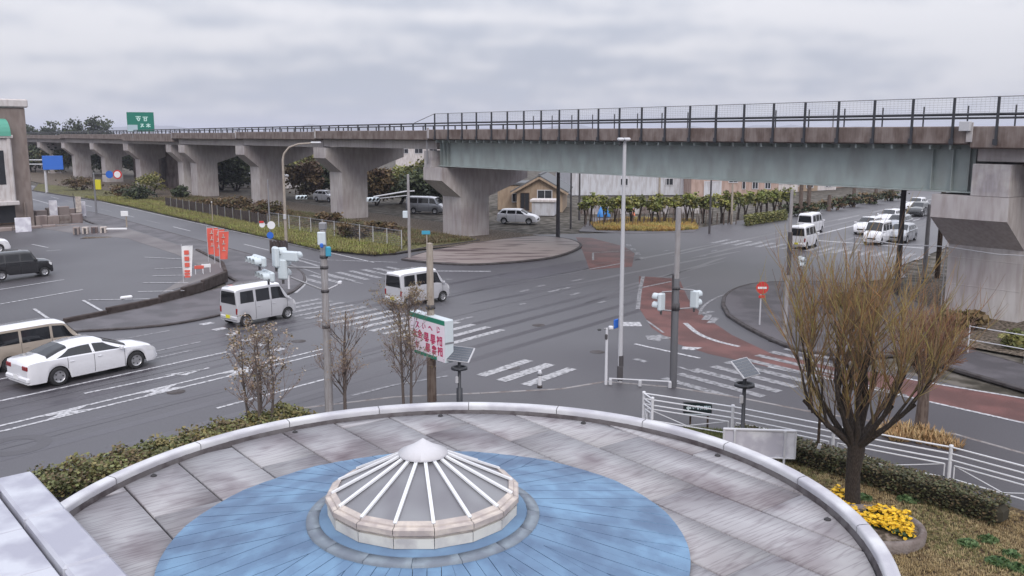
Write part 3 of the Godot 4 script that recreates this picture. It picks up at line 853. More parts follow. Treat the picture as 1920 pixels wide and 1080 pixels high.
func gable(called: String, label: String, base: Vector3, x: Vector3, w: float, d: float, h: float, rise: float, wall: Material, roof: Material) -> Node3D:   # a house whose gable faces the front
	var o := thing(called, label, "house", base, atan2(-x.z, x.x))
	var st := sf()
	var poly := [Vector3(-w / 2, 0, 0), Vector3(w / 2, 0, 0), Vector3(w / 2, h, 0), Vector3(0, h + rise, 0), Vector3(-w / 2, h, 0)]
	face(st, poly, Vector3.BACK)
	var bk := poly.map(func(p): return p - Vector3(0, 0, d))
	face(st, bk, Vector3.FORWARD)
	for i in 5:
		face(st, [poly[i], poly[(i + 1) % 5], bk[(i + 1) % 5], bk[i]], (poly[i] + poly[(i + 1) % 5]) / 2 - Vector3(0, h / 2, 0))
	put(st, "wall", wall, o)
	var rf := Node3D.new()
	rf.name = "roof"
	o.add_child(rf, true)
	for s in [-1.0, 1.0]:
		var e := Vector3(s * (w / 2 + 0.7), h - 0.7 * rise / (w / 2), 0)
		var top := Vector3(0, h + rise, 0)
		var m := (e + top) / 2 + Vector3(0, 0.12, -d / 2)
		st = sf()
		var ang := atan2(top.y - e.y, top.x - e.x)
		cbox(st, m, Vector3(e.distance_to(top), 0.16, d + 1.2), 0.03, Basis(Vector3.BACK, ang))
		put(st, "roof_slope", roof, rf)
		st = sf()
		cbox(st, (e + top) / 2 + Vector3(0, -0.1, 0.62), Vector3(e.distance_to(top), 0.24, 0.06), 0.01, Basis(Vector3.BACK, ang))
		put(st, "barge_board", M.wall_tan, rf)
	st = sf()
	cyl(st, Vector3(0, h + rise + 0.2, 0.7), Vector3(0, h + rise + 0.2, -d - 0.7), 0.16, 8)
	put(st, "ridge_tile", roof, rf)
	return o
func make_buildings() -> void:
	# the beige house behind the left pier
	var hb := Vector3(2.283, 0, -102.052)
	var h := gable("gabled_house", "beige house with a grey gable roof behind the left steel-span pier", hb + Vector3(0.9, 0, -3), Vector3(1, 0, 0.12), 5.3, 9, 2.6, 1.5, M.wall_tan, M.roof_tile_grey)
	opening(h, 0.6, 1.9, 1.6, 1.2)
	opening(h, -1.7, 1.2, 0.9, 1.9, "door", "wood")
	var w := block("lean_to_house", "low tan outbuilding half hidden behind the left steel-span pier", "house", Vector3(-0.122, 0, -103.433) + Vector3(0, 0, -4), Vector3(1, 0, 0.1), 3.2, 5, 3.0, M.wall_tan, M.roof_tile_grey)
	opening(w, 0.6, 1.5, 0.8, 0.9)
	# grey shed in front of it
	var s := block("storage_shed", "small pale grey corrugated shed in front of the gabled house", "shed", Vector3(3.416, 0, -100.047), Vector3(1, 0, 0.15), 2.5, 2.2, 1.5, M.wall_grey, M.plaster_white)
	for k in 9:
		var st := sf()
		box(st, Vector3(-1.1 + k * 0.275, 0.75, 0.025), Vector3(0.12, 1.44, 0.05))
		put(st, "panel", M.wall_grey, s)
	var wl := thing("plot_wall", "low grey block wall behind the orchard trees", "wall")
	for k in 13:
		var wa := (Vector3(7.508, 0, -102.052)).lerp(Vector3(22.521, 0, -103.433), (k + 0.5) / 13.0)
		var ws := sf()
		cbox(ws, wa + Vector3(0, 0.6, 0), Vector3(1.04, 1.2, 0.2), 0.02)
		put(ws, "wall_block", M.concrete_light if k % 3 else M.stone, wl)
	# warehouses seen under the girder
	var ware := block("warehouse", "large pale grey warehouse seen under the middle of the steel girder", "warehouse", Vector3(17.961, 0, -127.524) + Vector3(0, 0, -6), Vector3(1, 0, -0.05), 18.5, 24, 7.2, M.wall_grey, M.plaster_white)
	for k in 3:
		opening(ware, -1.5 + k * 3.3, 2.0 + (k % 2) * 1.5, 1.1, 0.9)
	var st := sf()
	box(st, Vector3(7.6, 3.9, 0.08), Vector3(2.4, 0.6, 0.14))
	put(st, "awning", M.dark_steel, ware)
	for k in 10:
		st = sf()
		box(st, Vector3(-8.6 + k * 1.9, 3.6, 0.03), Vector3(0.07, 7.0, 0.06))
		put(st, "panel_joint", M.white_metal, ware)
	var p1 := block("low_factory", "long low pink factory with a pale canopy right of the grey warehouse", "factory", Vector3(29.336, 0, -127.524) + Vector3(0, 0, -3), Vector3(1, 0, -0.1), 7.5, 12, 3.6, M.wall_pink, M.plaster_white)
	opening(p1, -0.6, 1.2, 2.4, 2.0, "shutter", "white_metal", "wall_grey")
	opening(p1, 2.4, 2.4, 1.2, 0.6)
	var p2 := block("pink_hall", "square salmon pink hall with a white roof edge beside the right-hand road", "hall", Vector3(35.901, 0, -131.899) + Vector3(0, 0, -2), Vector3(1, 0, -0.2), 7.2, 12, 4.4, M.wall_pink, M.plaster_white)
	for k in 3:
		opening(p2, -2.2 + k * 2.0, 1.5, 0.8, 1.0)
	var p3 := block("pink_house", "pale pink block behind the hedge trees right of the pink hall", "house", Vector3(41.245, 0, -136.581) + Vector3(0, 0, -4), Vector3(1, 0, -0.2), 6.4, 9, 4.8, M.plaster_white, M.wall_pink)
	for k in 3:
		opening(p3, -1.9 + k * 1.9, 1.9, 0.8, 1.1)
	# houses further along the right-hand road
	var cols := ["wall_tan", "plaster_white", "wall_pink", "wall_grey", "plaster_brown", "plaster_white", "wall_tan"]
	var lab := ["tan house with a dark roof first in the row along the right road", "white house with a grey roof second in the row along the right road", "pinkish house third in the row along the right road", "grey house in the middle of the row along the right road", "brown house behind the utility poles along the right road", "white house near the far end of the right road", "tan house last in the row at the far right road end"]
	var at := [Vector3(46.628, 0, -139.047), Vector3(50.464, 0, -141.603), Vector3(56.536, 0, -149.861), Vector3(62.084, 0, -155.917), Vector3(68.811, 0, -164.204), Vector3(74.926, 0, -169.609), Vector3(81.663, 0, -173.412)]
	for k in 7:
		var g := gable("roadside_house", lab[k], at[k] + Vector3(-1, 0, -4), Vector3(1, 0, -0.6), 7.0, 9, 3.4 + (k % 2) * 1.4, 1.6, M[cols[k]], M.roof_tile_grey)
		opening(g, -1.7, 1.5, 1.5, 1.2)
		opening(g, 1.6, 1.5, 1.4, 1.9)
	# white building with a teal roof seen left of the steel span
	var t := block("teal_roofed_building", "white building with a flat teal roof seen left of the steel span", "building", Vector3(-18.488, 0, -195.28) + Vector3(0, 0, -4), Vector3(1, 0, 0.1), 14, 12, 6.8, M.plaster_white, M.roof_teal)
	st = sf()
	box(st, Vector3(0, 7.6, -5.5), Vector3(12.8, 1.4, 10.6))
	put(st, "upper_roof", M.roof_teal, t)
	for k in 4:
		opening(t, -5 + k * 3.2, 5.2, 1.7, 0.9)
	var t2 := block("white_apartment", "white flat building glimpsed between the two concrete piers", "building", Vector3(-41.542, 0, -195.28) + Vector3(0, 0, -6), Vector3(1, 0, 0.2), 9, 10, 7.0, M.plaster_white, M.wall_grey)
	for k in 3:
		opening(t2, -3 + k * 2.8, 5.0, 1.5, 1.2)
	var t3 := block("tan_wall_building", "tan building with a pale roof behind the trees under the viaduct", "building", Vector3(-43.739, 0, -181.549), Vector3(1, 0, 0.2), 16, 10, 4.6, M.wall_tan, M.plaster_white)
	for k in 4:
		opening(t3, -6 + k * 3.6, 3.2, 1.4, 1.0)
	var t4 := block("roadside_wall_building", "long low white wall building behind the third pier", "building", Vector3(-46.545, 0, -152.83), Vector3(1, 0, 0.3), 20, 6, 2.0, M.plaster_white, M.wall_grey)
	opening(t4, 3, 1.0, 1.5, 0.9)
	# far town beyond the viaduct on the right
	for k in 5:
		var b := block("far_building", ["grey far building showing through the screen near the right end", "low white far building behind the right parapet", "brown far block in the distance right of the right pier", "pale far block left of the right pier", "small grey far block above the road end"][k], "building", [Vector3(120, 0, -270), Vector3(150, 0, -290), Vector3(185, 0, -300), Vector3(100, 0, -240), Vector3(84, 0, -215)][k], Vector3(1, 0, -0.3), 16.0 + k, 12, 6.5 + (k % 3), [M.wall_grey, M.plaster_white, M.plaster_brown, M.wall_pink, M.wall_grey][k], M.wall_grey)
		for j in 4:
			opening(b, -5.5 + j * 3.4, 4.0, 1.8, 1.4)

# ---------- the round building below the camera ----------
func clip_disc(poly: PackedVector2Array, c: Vector2, r: float) -> Array:
	var disc := PackedVector2Array()
	for k in 72:
		disc.append(c + Vector2(cos(TAU * k / 72), sin(TAU * k / 72)) * r)
	return Geometry2D.intersect_polygons(poly, disc)
func make_roof() -> void:
	var b := thing("round_building", "round single-storey building with a grey sheet roof, blue cone and glass skylight", "building")
	var c := Vector3(-0.9, 0, -12.25)
	var R := 6.02
	var st := sf()
	lathe(st, [Vector2(R - 0.1, 0.0), Vector2(R - 0.1, 3.26)], 72, c)
	put(st, "wall", M.plaster_white, b)
	st = sf()
	lathe(st, [Vector2(R - 0.12, 3.24), Vector2(0.01, 3.24)], 72, c)
	put(st, "roof_bed", M.roof_seam, b)
	# grey sheets laid along the axis of the left road
	var deck := Node3D.new()
	deck.name = "roof"
	b.add_child(deck, true)
	var c2 := Vector2(c.x, c.z)
	var db := Vector2(DB.x, DB.z)
	var rb := Vector2(RB.x, RB.z)
	var q := 0.5
	var row := 0
	while q < 14.0:
		var s := 3.0 - (row * 1.3) + floorf(row * 1.3 / 3.6) * 3.6
		while s < 17.0:
			var poly := PackedVector2Array()
			for e in [[0.01, 0.022], [3.59, 0.022], [3.59, 1.038], [0.01, 1.038]]:
				poly.append(db * (s + e[0]) + rb * (q + e[1]))
			for piece in clip_disc(poly, c2, R - 0.23):
				if piece.size() < 3 or absf(_area(piece)) < 0.03:
					continue
				st = sf()
				var tl := rr(-0.004, 0.004)
				var uvp := PackedVector2Array(piece)
				prism(st, uvp, 3.245, 3.285 + tl)
				var o := put(_uv_along(st, db, rb), "roof_sheet", M.roof_grey, deck)
				o.name = "roof_sheet"
			s += 3.6
		q += 1.06
		row += 1
	# rounded rim in segments
	var rim := Node3D.new()
	rim.name = "roof_rim"
	b.add_child(rim, true)
	for k in 20:
		st = sf()
		var a0 := TAU * k / 20 + 0.0012
		var a1 := TAU * (k + 1) / 20 - 0.0012
		lathe(st, [Vector2(R - 0.17, 3.35), Vector2(R - 0.175, 3.42), Vector2(R - 0.165, 3.45), Vector2(R - 0.14, 3.462), Vector2(R - 0.02, 3.475), Vector2(R + 0.015, 3.46), Vector2(R + 0.03, 3.42), Vector2(R + 0.03, 3.1), Vector2(R - 0.1, 3.08)], 6, c, a0, a1)
		put(st, "rim_segment", M.roof_rim, rim)
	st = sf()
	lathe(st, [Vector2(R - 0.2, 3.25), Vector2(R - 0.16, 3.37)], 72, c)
	put(st, "rim_foot", M.rim_foot_dark, b)  # dark blotchy strip round the inner foot of the rim
	# small drains along the foot of the rim
	for k in 12:
		var a := TAU * k / 12 + 0.1
		st = sf()
		lathe(st, [Vector2(0.055, 3.29), Vector2(0.05, 3.305), Vector2(0.0, 3.335)], 8, c + Vector3(sin(a), 0, cos(a)) * (R - 0.36))
		put(st, "roof_drain", M.roof_seam, b)
	# blue cone of narrow boards, sixteen facets
	var cb := Vector3(-1.17, 0, -12.0)
	var cone := Node3D.new()
	cone.name = "blue_roof"
	b.add_child(cone, true)
	st = sf()
	lathe(st, [Vector2(3.6, 3.27), Vector2(3.57, 3.31), Vector2(1.3, 3.68)], 16, cb, PI / 16, TAU + PI / 16, false)
	put(st, "cone_bed", M.roof_seam, cone)
	var half := PI / 16
	for f in 16:
		var a := TAU * f / 16 + half * 0.4
		var ex := Vector3(sin(a), 0, cos(a))
		var tx := Vector3(ex.z, 0, -ex.x)
		var wmax := 3.62 * sin(half)
		var n := 8
		for k in n:
			var t0 := -wmax + 2.0 * wmax * k / n + 0.004
			var t1 := -wmax + 2.0 * wmax * (k + 1) / n - 0.004
			var q4 := []
			for e in [[t0, 0], [t1, 0], [t1, 1], [t0, 1]]:
				var t: float = e[0]
				var ri := maxf(0.885, absf(t) / tan(half) + 0.01)
				var ro := sqrt(3.62 * 3.62 - t * t)
				ri = minf(ri, ro - 0.01)
				var r: float = ri if e[1] == 0 else ro
				q4.append(cb + ex * r + tx * t + Vector3(0, 3.33 + (3.62 - r) * 0.19, 0))
			st = sf()
			var lift := Vector3(0, 0.012 + 0.003 * (k % 2), 0)
			var up := q4.map(func(p): return p + lift)
			face(st, up, Vector3.UP)
			for i in 4:
				face(st, [q4[i] - Vector3(0, 0.02, 0), q4[(i + 1) % 4] - Vector3(0, 0.02, 0), up[(i + 1) % 4], up[i]], (q4[i] + q4[(i + 1) % 4]) / 2 - (q4[0] + q4[2]) / 2)
			put(st, "roof_board", M.blue_roof, cone)
	# grey flashing ring of short plates, then the blue foot of the skylight
	var cs := Vector3(-1.235, 0, -12.02)
	var ring := Node3D.new()
	ring.name = "flashing_ring"
	b.add_child(ring, true)
	for k in 16:
		st = sf()
		var a0 := TAU * k / 16 + 0.002
		var a1 := TAU * (k + 1) / 16 - 0.002
		lathe(st, [Vector2(1.62, 3.69), Vector2(1.62, 3.76), Vector2(1.45, 3.79), Vector2(1.45, 3.72)], 4, cs, a0, a1)
		put(st, "flashing_plate", M.ring_grey, ring)
	st = sf()
	lathe(st, [Vector2(1.46, 3.72), Vector2(1.44, 3.8), Vector2(1.24, 3.83), Vector2(1.23, 3.87)], 48, cs)
	put(st, "skylight_foot", M.blue_roof, b)
	make_skylight(b, cs)
func _area(p: PackedVector2Array) -> float:
	var a := 0.0
	for i in p.size():
		a += p[i].cross(p[(i + 1) % p.size()])
	return a / 2
func _uv_along(st: SurfaceTool, db: Vector2, rb: Vector2) -> SurfaceTool:   # texture coordinates in metres along the sheets
	var a := st.commit_to_arrays()
	var v: PackedVector3Array = a[Mesh.ARRAY_VERTEX]
	var uv := PackedVector2Array()
	for p in v:
		var w := Vector2(p.x, p.z)
		uv.append(Vector2(w.dot(db), w.dot(rb)) * 0.5)
	a[Mesh.ARRAY_TEX_UV] = uv
	var am := ArrayMesh.new()
	am.add_surface_from_arrays(Mesh.PRIMITIVE_TRIANGLES, a)
	var o := SurfaceTool.new()
	o.create_from(am, 0)
	return o
func make_skylight(b: Node3D, c: Vector3) -> void:
	var s := Node3D.new()
	s.name = "skylight"
	b.add_child(s, true)
	s.position = c
	s.scale = Vector3(0.9, 1, 0.9)
	var n := 16
	var off := TAU / 32
	var apex := 4.73
	var eave := 4.17
	for k in n:
		var a0 := TAU * k / n + off
		var a1 := TAU * (k + 1) / n + off
		var g := 0.003
		# lower pale band and the pinkish coping above it
		var st := sf()
		lathe(st, [Vector2(1.4, 3.83), Vector2(1.47, 3.83), Vector2(1.475, 3.965), Vector2(1.4, 3.97)], 1, Vector3.ZERO, a0 + g, a1 - g, false)
		put(st, "curb_panel", M.coping_pale, s)
		st = sf()
		lathe(st, [Vector2(1.42, 3.975), Vector2(1.455, 3.975), Vector2(1.455, 4.01), Vector2(1.5, 4.015), Vector2(1.5, 4.085), Vector2(1.48, 4.1), Vector2(1.43, 4.105)], 1, Vector3.ZERO, a0 + g, a1 - g, false)
		put(st, "coping_segment", M.coping_pink, s)
		st = sf()
		lathe(st, [Vector2(1.43, 4.103), Vector2(1.42, 4.125), Vector2(1.345, 4.155), Vector2(1.34, 4.12)], 1, Vector3.ZERO, a0 + g, a1 - g, false)
		put(st, "sill_segment", M.coping_pink, s)
		# glass pane
		st = sf()
		lathe(st, [Vector2(1.36, eave - 0.045), Vector2(0.24, apex - 0.1), Vector2(0.24, apex - 0.12), Vector2(1.36, eave - 0.065)], 1, Vector3.ZERO, a0, a1, false)
		put(st, "pane", M.skylight_glass, s)
		# bar: two white strips and a groove
		var d := Vector3(sin(a0), 0, cos(a0))
		var t := Vector3(d.z, 0, -d.x)
		var p0 := d * 1.4 + Vector3(0, eave - 0.03, 0)
		var p1 := d * 0.24 + Vector3(0, apex - 0.075, 0)
		var ax := (p1 - p0).normalized()
		var bs := Basis(ax, t.cross(ax).normalized() * -1.0, t)
		st = sf()
		for e in [-0.017, 0.017]:
			cbox(st, (p0 + p1) / 2 + t * e, Vector3(p0.distance_to(p1), 0.035, 0.018), 0.004, bs)
		box(st, (p0 + p1) / 2, Vector3(p0.distance_to(p1), 0.02, 0.016), bs)
		put(st, "glazing_bar", M.skylight_bar, s)
	var st := sf()
	lathe(st, [Vector2(0.375, apex - 0.115), Vector2(0.38, apex - 0.08), Vector2(0.2, apex - 0.005), Vector2(0.06, apex + 0.075), Vector2(0.0, apex + 0.115)], 32)
	put(st, "cap", M.skylight_cap, s)
	st = sf()
	lathe(st, [Vector2(0.3, apex - 0.16), Vector2(0.3, apex - 0.11)], 24)
	put(st, "cap_collar", M.roof_seam, s)

# ---------- flat roof lower left and the shop on the far left ----------
func make_store() -> void:
	var o := thing("flat_roofed_building", "pale grey flat roof with a raised rim in the lower left corner", "building")
	var k := Vector3(-6.336, 4.6, -11.391)
	var k2 := Vector3(-3.861, 4.6, -8.524)
	var dx := Vector3(k2.x - k.x, 0, k2.z - k.z).normalized()   # along the right side, towards the camera
	var dl := Vector3(-dx.z, 0, dx.x)
	dl = dl if dl.x < 0 else -dl
	var bs := Basis(dl, Vector3.UP, dl.cross(Vector3.UP))
	var inw := Vector3(k.x, 0, k.z)
	var st := sf()
	box(st, inw + dl * 4.0 + dx * 4.0 + Vector3(0, 2.1, 0), Vector3(7.9, 4.2, 7.9), bs)
	put(st, "wall", M.plaster_white, o)
	for e in 6:   # rim pieces along the two sides that show
		st = sf()
		var side := e < 3
		var along := dx if side else dl
		var across := dl if side else dx
		var f := 1.6 if side else 1.7
		var a := (e % 3) * f + (0.0 if side else 0.46)
		var m := inw + along * (a + f / 2 - 0.004) + across * 0.23 + Vector3(0, 4.42, 0)
		cbox(st, m, Vector3(f - 0.012, 0.4, 0.46), 0.035, Basis(along, Vector3.UP, along.cross(Vector3.UP)))
		put(st, "rim_piece", M.roof_pale, o)
	for i in 4:
		for j in 3:
			st = sf()
			cbox(st, inw + dl * (0.49 + 1.02 + 2.03 * j) + dx * (0.49 + 0.62 + 1.23 * i) + Vector3(0, 4.4, 0), Vector3(2.02, 0.3, 1.22), 0.01, bs)
			put(st, "roof_panel", M.roof_pale, o)
	# the shop
	var w := 12.015
	var kx := Vector3(-46.641, 0, -88.437)
	var s := thing("corner_shop", "tall brown plastered shop with a white bay and a green domed awning", "shop", kx, atan2(-DA.z, DA.x))
	st = sf()
	cbox(st, Vector3(-7, w / 2 - 0.3, -5), Vector3(14, w - 0.6, 10), 0.08)
	put(st, "wall", M.plaster_brown, s)
	st = sf()
	cbox(st, Vector3(-7, w - 0.2, -5), Vector3(14.5, 0.8, 10.5), 0.12)
	put(st, "cornice", M.plaster_white, s)
	# bay with tall windows, awning above
	var y0 := 2.431
	var y1 := 8.754
	st = sf()
	cbox(st, Vector3(-6.2, (y0 + y1) / 2, 0.45), Vector3(8.6, y1 - y0, 0.9), 0.06)
	var bay := put(st, "bay", M.plaster_white, s)
	for i in 4:
		st = sf()
		cbox(st, Vector3(-3.3 - i * 1.95, (y0 + y1) / 2 + 0.25, 0.91), Vector3(1.2, (y1 - y0) * 0.5, 0.06), 0.01)
		put(st, "window", M.window_dark, bay)
		st = sf()
		cbox(st, Vector3(-2.2 - i * 1.95, (y0 + y1) / 2, 0.96), Vector3(0.3, y1 - y0 + 0.02, 0.2), 0.04)
		put(st, "pilaster", M.plaster_white, bay)
	st = sf()
	cbox(st, Vector3(-6.2, y0 + 0.05, 0.55), Vector3(8.9, 0.4, 1.25), 0.05)
	put(st, "ledge", M.plaster_white, bay)
	st = sf()
	for i in 1:   # barrel-shaped awning
		var pr := PackedVector2Array()
		for e in 13:
			pr.append(Vector2(cos(PI * e / 12) * 1.1, sin(PI * e / 12) * 1.6))
		for e in 12:
			face(st, [Vector3(-2.0, y1 + pr[e].y, 0.1 + pr[e].x), Vector3(-2.0, y1 + pr[e + 1].y, 0.1 + pr[e + 1].x), Vector3(-10.4, y1 + pr[e + 1].y, 0.1 + pr[e + 1].x), Vector3(-10.4, y1 + pr[e].y, 0.1 + pr[e].x)], Vector3(0, pr[e].y + 0.01, pr[e].x))
		for x in [-2.0, -10.4]:
			var fan := []
			for e in 13:
				fan.append(Vector3(x, y1 + pr[e].y, 0.1 + pr[e].x))
			face(st, fan, Vector3(1 if x > -5 else -1, 0, 0))
	put(st, "awning", mk("awning_green", 0.1, 0.36, 0.27, 0.6, "grain", Vector3.ONE), s)
	st = sf()
	cbox(st, Vector3(-6.2, y1 - 0.05, 0.55), Vector3(8.8, 0.3, 1.2), 0.05)
	put(st, "awning_band", M.plaster_white, s)
	# ground floor openings
	for i in 4:
		st = sf()
		cbox(st, Vector3(-2.6 - i * 2.4, 1.5, 0.02), Vector3(1.7, 1.9, 0.1), 0.02)
		var win := put(st, "shop_window", M.window_dark, s)
		st = sf()
		box(st, Vector3(-2.6 - i * 2.4, 2.5, 0.08), Vector3(1.9, 0.12, 0.2))
		box(st, Vector3(-2.6 - i * 2.4, 0.52, 0.08), Vector3(1.9, 0.1, 0.2))
		put(st, "frame", M.wood, win)
	st = sf()
	cyl(st, Vector3(-0.9, 0, 0.15), Vector3(-0.9, y0, 0.15), 0.09, 8)
	put(st, "downpipe", M.plaster_brown, s)

# ---------- vehicles ----------
# A body is lofted along its length from keys [s, top, belt, roof half width, half width]; v runs from the sill (0) over the belt (3) and the roof edge (4) to the roof's middle (6).
func car_key(sp: Dictionary, s: float) -> Array:
	var k: Array = sp.keys
	for i in k.size() - 1:
		if s <= k[i + 1][0]:
			var t := clampf((s - k[i][0]) / maxf(k[i + 1][0] - k[i][0], 0.001), 0, 1)
			var o := []
			for j in 5:
				o.append(lerpf(k[i][j], k[i + 1][j], t))
			return o
	return k[-1]
func car_point(sp: Dictionary, s: float, v: float, out := 0.0) -> Vector3:
	var k := car_key(sp, s)
	var sill: float = sp.sill
	for wx in sp.wheels:
		var dx := absf(s - wx)
		var ra: float = sp.r + 0.055
		if dx < ra:
			sill = maxf(sill, sp.r + sqrt(ra * ra - dx * dx) - 0.01)
	var top: float = k[1]
	var belt: float = k[2]
	var wr: float = k[3]
	var w: float = k[4]
	var pts := [Vector2(w * 0.955, sill), Vector2(w * 0.99, lerpf(sill, belt, 0.22)), Vector2(w, lerpf(sill, belt, 0.6)), Vector2(w * 0.975, belt), Vector2(wr, maxf(belt + 0.012, top - 0.1)), Vector2(wr * 0.86, top - 0.015), Vector2(0, top + 0.012)]
	var i := clampi(int(v), 0, 5)
	var p: Vector2 = pts[i].lerp(pts[i + 1], v - i)
	if out != 0.0:
		var e: Vector2 = (pts[i + 1] - pts[i]).normalized()
		p += Vector2(e.y, -e.x) * out
	return Vector3(s, p.y, p.x)
func car_patch(st: SurfaceTool, sp: Dictionary, c: Array, mirror: bool, out := 0.007, n := 8) -> void:   # c: four corners (s, v)
	var g := []
	for i in n + 1:
		var row := []
		for j in n + 1:
			var a: Vector2 = c[0].lerp(c[1], float(i) / n)
			var b: Vector2 = c[3].lerp(c[2], float(i) / n)
			var q := a.lerp(b, float(j) / n)
			var p := car_point(sp, q.x, minf(q.y, 5.999), out)
			# lean out along the slope of the top as well
			var k0 := car_key(sp, q.x - 0.05)
			var k1 := car_key(sp, q.x + 0.05)
			if q.y > 4.0:
				p.x -= (k1[1] - k0[1]) * out * 8.0
				p.y += out * 0.6
			if mirror:
				p.z = -p.z
			row.append(p)
		g.append(row)
	st.set_smooth_group(0)
	for i in n:
		for j in n:
			face(st, [g[i][j], g[i + 1][j], g[i + 1][j + 1], g[i][j + 1]], g[i][j] - Vector3(g[i][j].x * 0.9, 0.7, 0))
	st.set_smooth_group(-1)
func make_car(called: String, sp: Dictionary, paint: Material, roof_paint: Material, label: String, cat: String, group := "") -> Node3D:
	var o := thing(called, label, cat, Vector3.ZERO, 0.0, group)
	var s0: float = sp.keys[0][0]
	var s1: float = sp.keys[-1][0]
	var n := int((s1 - s0) / 0.055)
	var vs := [0.0, 1.0, 2.0, 2.9, 3.0, 3.1, 3.92, 4.0, 4.5, 5.0, 6.0]
	var lower := sf()
	var roof := sf()
	for side in [1.0, -1.0]:
		for i in n:
			var sa := lerpf(s0, s1, float(i) / n)
			var sb := lerpf(s0, s1, float(i + 1) / n)
			for j in vs.size() - 1:
				var q := []
				for e in [[sa, vs[j]], [sb, vs[j]], [sb, vs[j + 1]], [sa, vs[j + 1]]]:
					var p := car_point(sp, e[0], minf(e[1], 5.9999))
					p.z *= side
					q.append(p)
				var st: SurfaceTool = roof if vs[j] >= sp.get("split", 4.0) and sb > sp.roof_from and sa < sp.roof_to else lower
				st.set_smooth_group(1 if vs[j] < 2.95 else (2 if vs[j] < 3.95 else 3))
				face(st, q, q[0] - Vector3(q[0].x * 0.95, 0.75, 0))
	lower.set_smooth_group(-1)
	for s in [s0, s1]:
		var ring := []
		for v in vs:
			ring.append(car_point(sp, s, minf(v, 5.9999)))
		for v in range(vs.size() - 2, -1, -1):
			ring.append(car_point(sp, s, vs[v]) * Vector3(1, 1, -1))
		face(lower, ring, Vector3(s, 0, 0))
	put(lower, "body", paint, o)
	put(roof, "roof", roof_paint, o)
	# floor and arches behind the wheels
	var st := sf()
	box(st, Vector3((s0 + s1) / 2, sp.sill + 0.2, 0), Vector3(s1 - s0 - 0.3, 0.3, sp.w * 1.45))
	put(st, "underbody", M.black_plastic, o)
	for c in sp.windows:
		for mirror in [false, true]:
			st = sf()
			car_patch(st, sp, c, mirror)
			put(st, "window", M.car_glass, o)
	for c in [sp.windshield, sp.get("rear_glass")]:
		if c:
			st = sf()
			car_patch(st, sp, c, false)
			car_patch(st, sp, c, true)
			put(st, "windshield" if c == sp.windshield else "rear_window", M.car_glass, o)
	if sp.has("back_window"):   # [half width bottom, half width top, y0, y1]
		var bw: Array = sp.back_window
		st = sf()
		var xk: float = s0 - 0.008
		face(st, [Vector3(xk, bw[2], -bw[0]), Vector3(xk, bw[2], bw[0]), Vector3(xk, bw[3], bw[1]), Vector3(xk, bw[3], -bw[1])], Vector3.LEFT)
		put(st, "rear_window", M.car_glass, o)
	for wx in sp.wheels:
		for side in [-1.0, 1.0]:
			var wheel := Node3D.new()
			wheel.name = "wheel"
			o.add_child(wheel, true)
			wheel.position = Vector3(wx, sp.r, side * (sp.w - 0.12))
			wheel.rotation.x = PI / 2 * side
			st = sf()
			lathe(st, [Vector2(sp.r * 0.62, 0.09), Vector2(sp.r * 0.9, 0.095), Vector2(sp.r, 0.07), Vector2(sp.r, -0.08), Vector2(sp.r * 0.6, -0.09)], 24)
			put(st, "tyre", M.rubber, wheel)
			st = sf()
			lathe(st, [Vector2(sp.r * 0.64, 0.088), Vector2(sp.r * 0.58, 0.06), Vector2(sp.r * 0.2, 0.075), Vector2(0, 0.085)], 24)
			put(st, "rim", M.rim_silver, wheel)
			st = sf()
			for k in 5:
				var a := TAU * k / 5
				box(st, Vector3(cos(a), 0, sin(a)) * sp.r * 0.4 + Vector3(0, 0.071, 0), Vector3(sp.r * 0.13, 0.012, sp.r * 0.13), Basis(Vector3.UP, -a))
			put(st, "rim_hole", M.black_plastic, wheel)
	for side in [-1.0, 1.0]:
		st = sf()   # headlights and tail lights sit on the corners
		var hl: Array = sp.head
		car_patch(st, sp, [Vector2(hl[0], hl[2]), Vector2(hl[1], hl[2]), Vector2(hl[1], hl[3]), Vector2(hl[0], hl[3])], side < 0, 0.008, 4)
		put(st, "headlight", M.lamp_clear, o)
		st = sf()
		var tl: Array = sp.tail
		cbox(st, Vector3(s0 + 0.03, (tl[0] + tl[1]) / 2, side * tl[2]), Vector3(0.1, tl[1] - tl[0], tl[3]), 0.02)
		put(st, "tail_light", M.tail_red, o)
		st = sf()
		cbox(st, Vector3(sp.mirror[0], sp.mirror[1], side * (sp.w + 0.08)), Vector3(0.12, 0.14, 0.2), 0.03)
		put(st, "mirror", paint, o)
		for hx in sp.handles:
			st = sf()
			cbox(st, Vector3(hx, sp.handle_y, side * (sp.w + 0.006)), Vector3(0.16, 0.035, 0.025), 0.008)
			put(st, "handle", paint, o)
		for dx in sp.seams:
			st = sf()
			for j in 10:
				var a := car_point(sp, dx, 0.3 + j * 0.29, 0.002)
				var b := car_point(sp, dx, 0.3 + (j + 1) * 0.29, 0.002)
				a.z *= side
				b.z *= side
				box(st, (a + b) / 2, Vector3(0.014, a.distance_to(b), 0.008), Basis(Vector3.RIGHT, atan2((b - a).z, (b - a).y)))
			put(st, "door_gap", M.black_plastic, o)
	st = sf()
	cbox(st, Vector3(s0 + 0.02, sp.sill + 0.16, 0), Vector3(0.16, 0.2, sp.w * 1.8), 0.05)
	put(st, "rear_bumper", paint, o)
	st = sf()
	cbox(st, Vector3(s1 - 0.05, sp.sill + 0.14, 0), Vector3(0.16, 0.2, sp.w * 1.66), 0.05)
	put(st, "front_bumper", paint, o)
	st = sf()
	box(st, Vector3(s1 + 0.035, sp.sill + 0.26, 0), Vector3(0.01, 0.12, sp.w * 0.9))
	put(st, "grille", M.black_plastic, o)
	st = sf()
	box(st, Vector3(s0 - 0.065, sp.sill + 0.22, 0), Vector3(0.012, 0.16, 0.33))
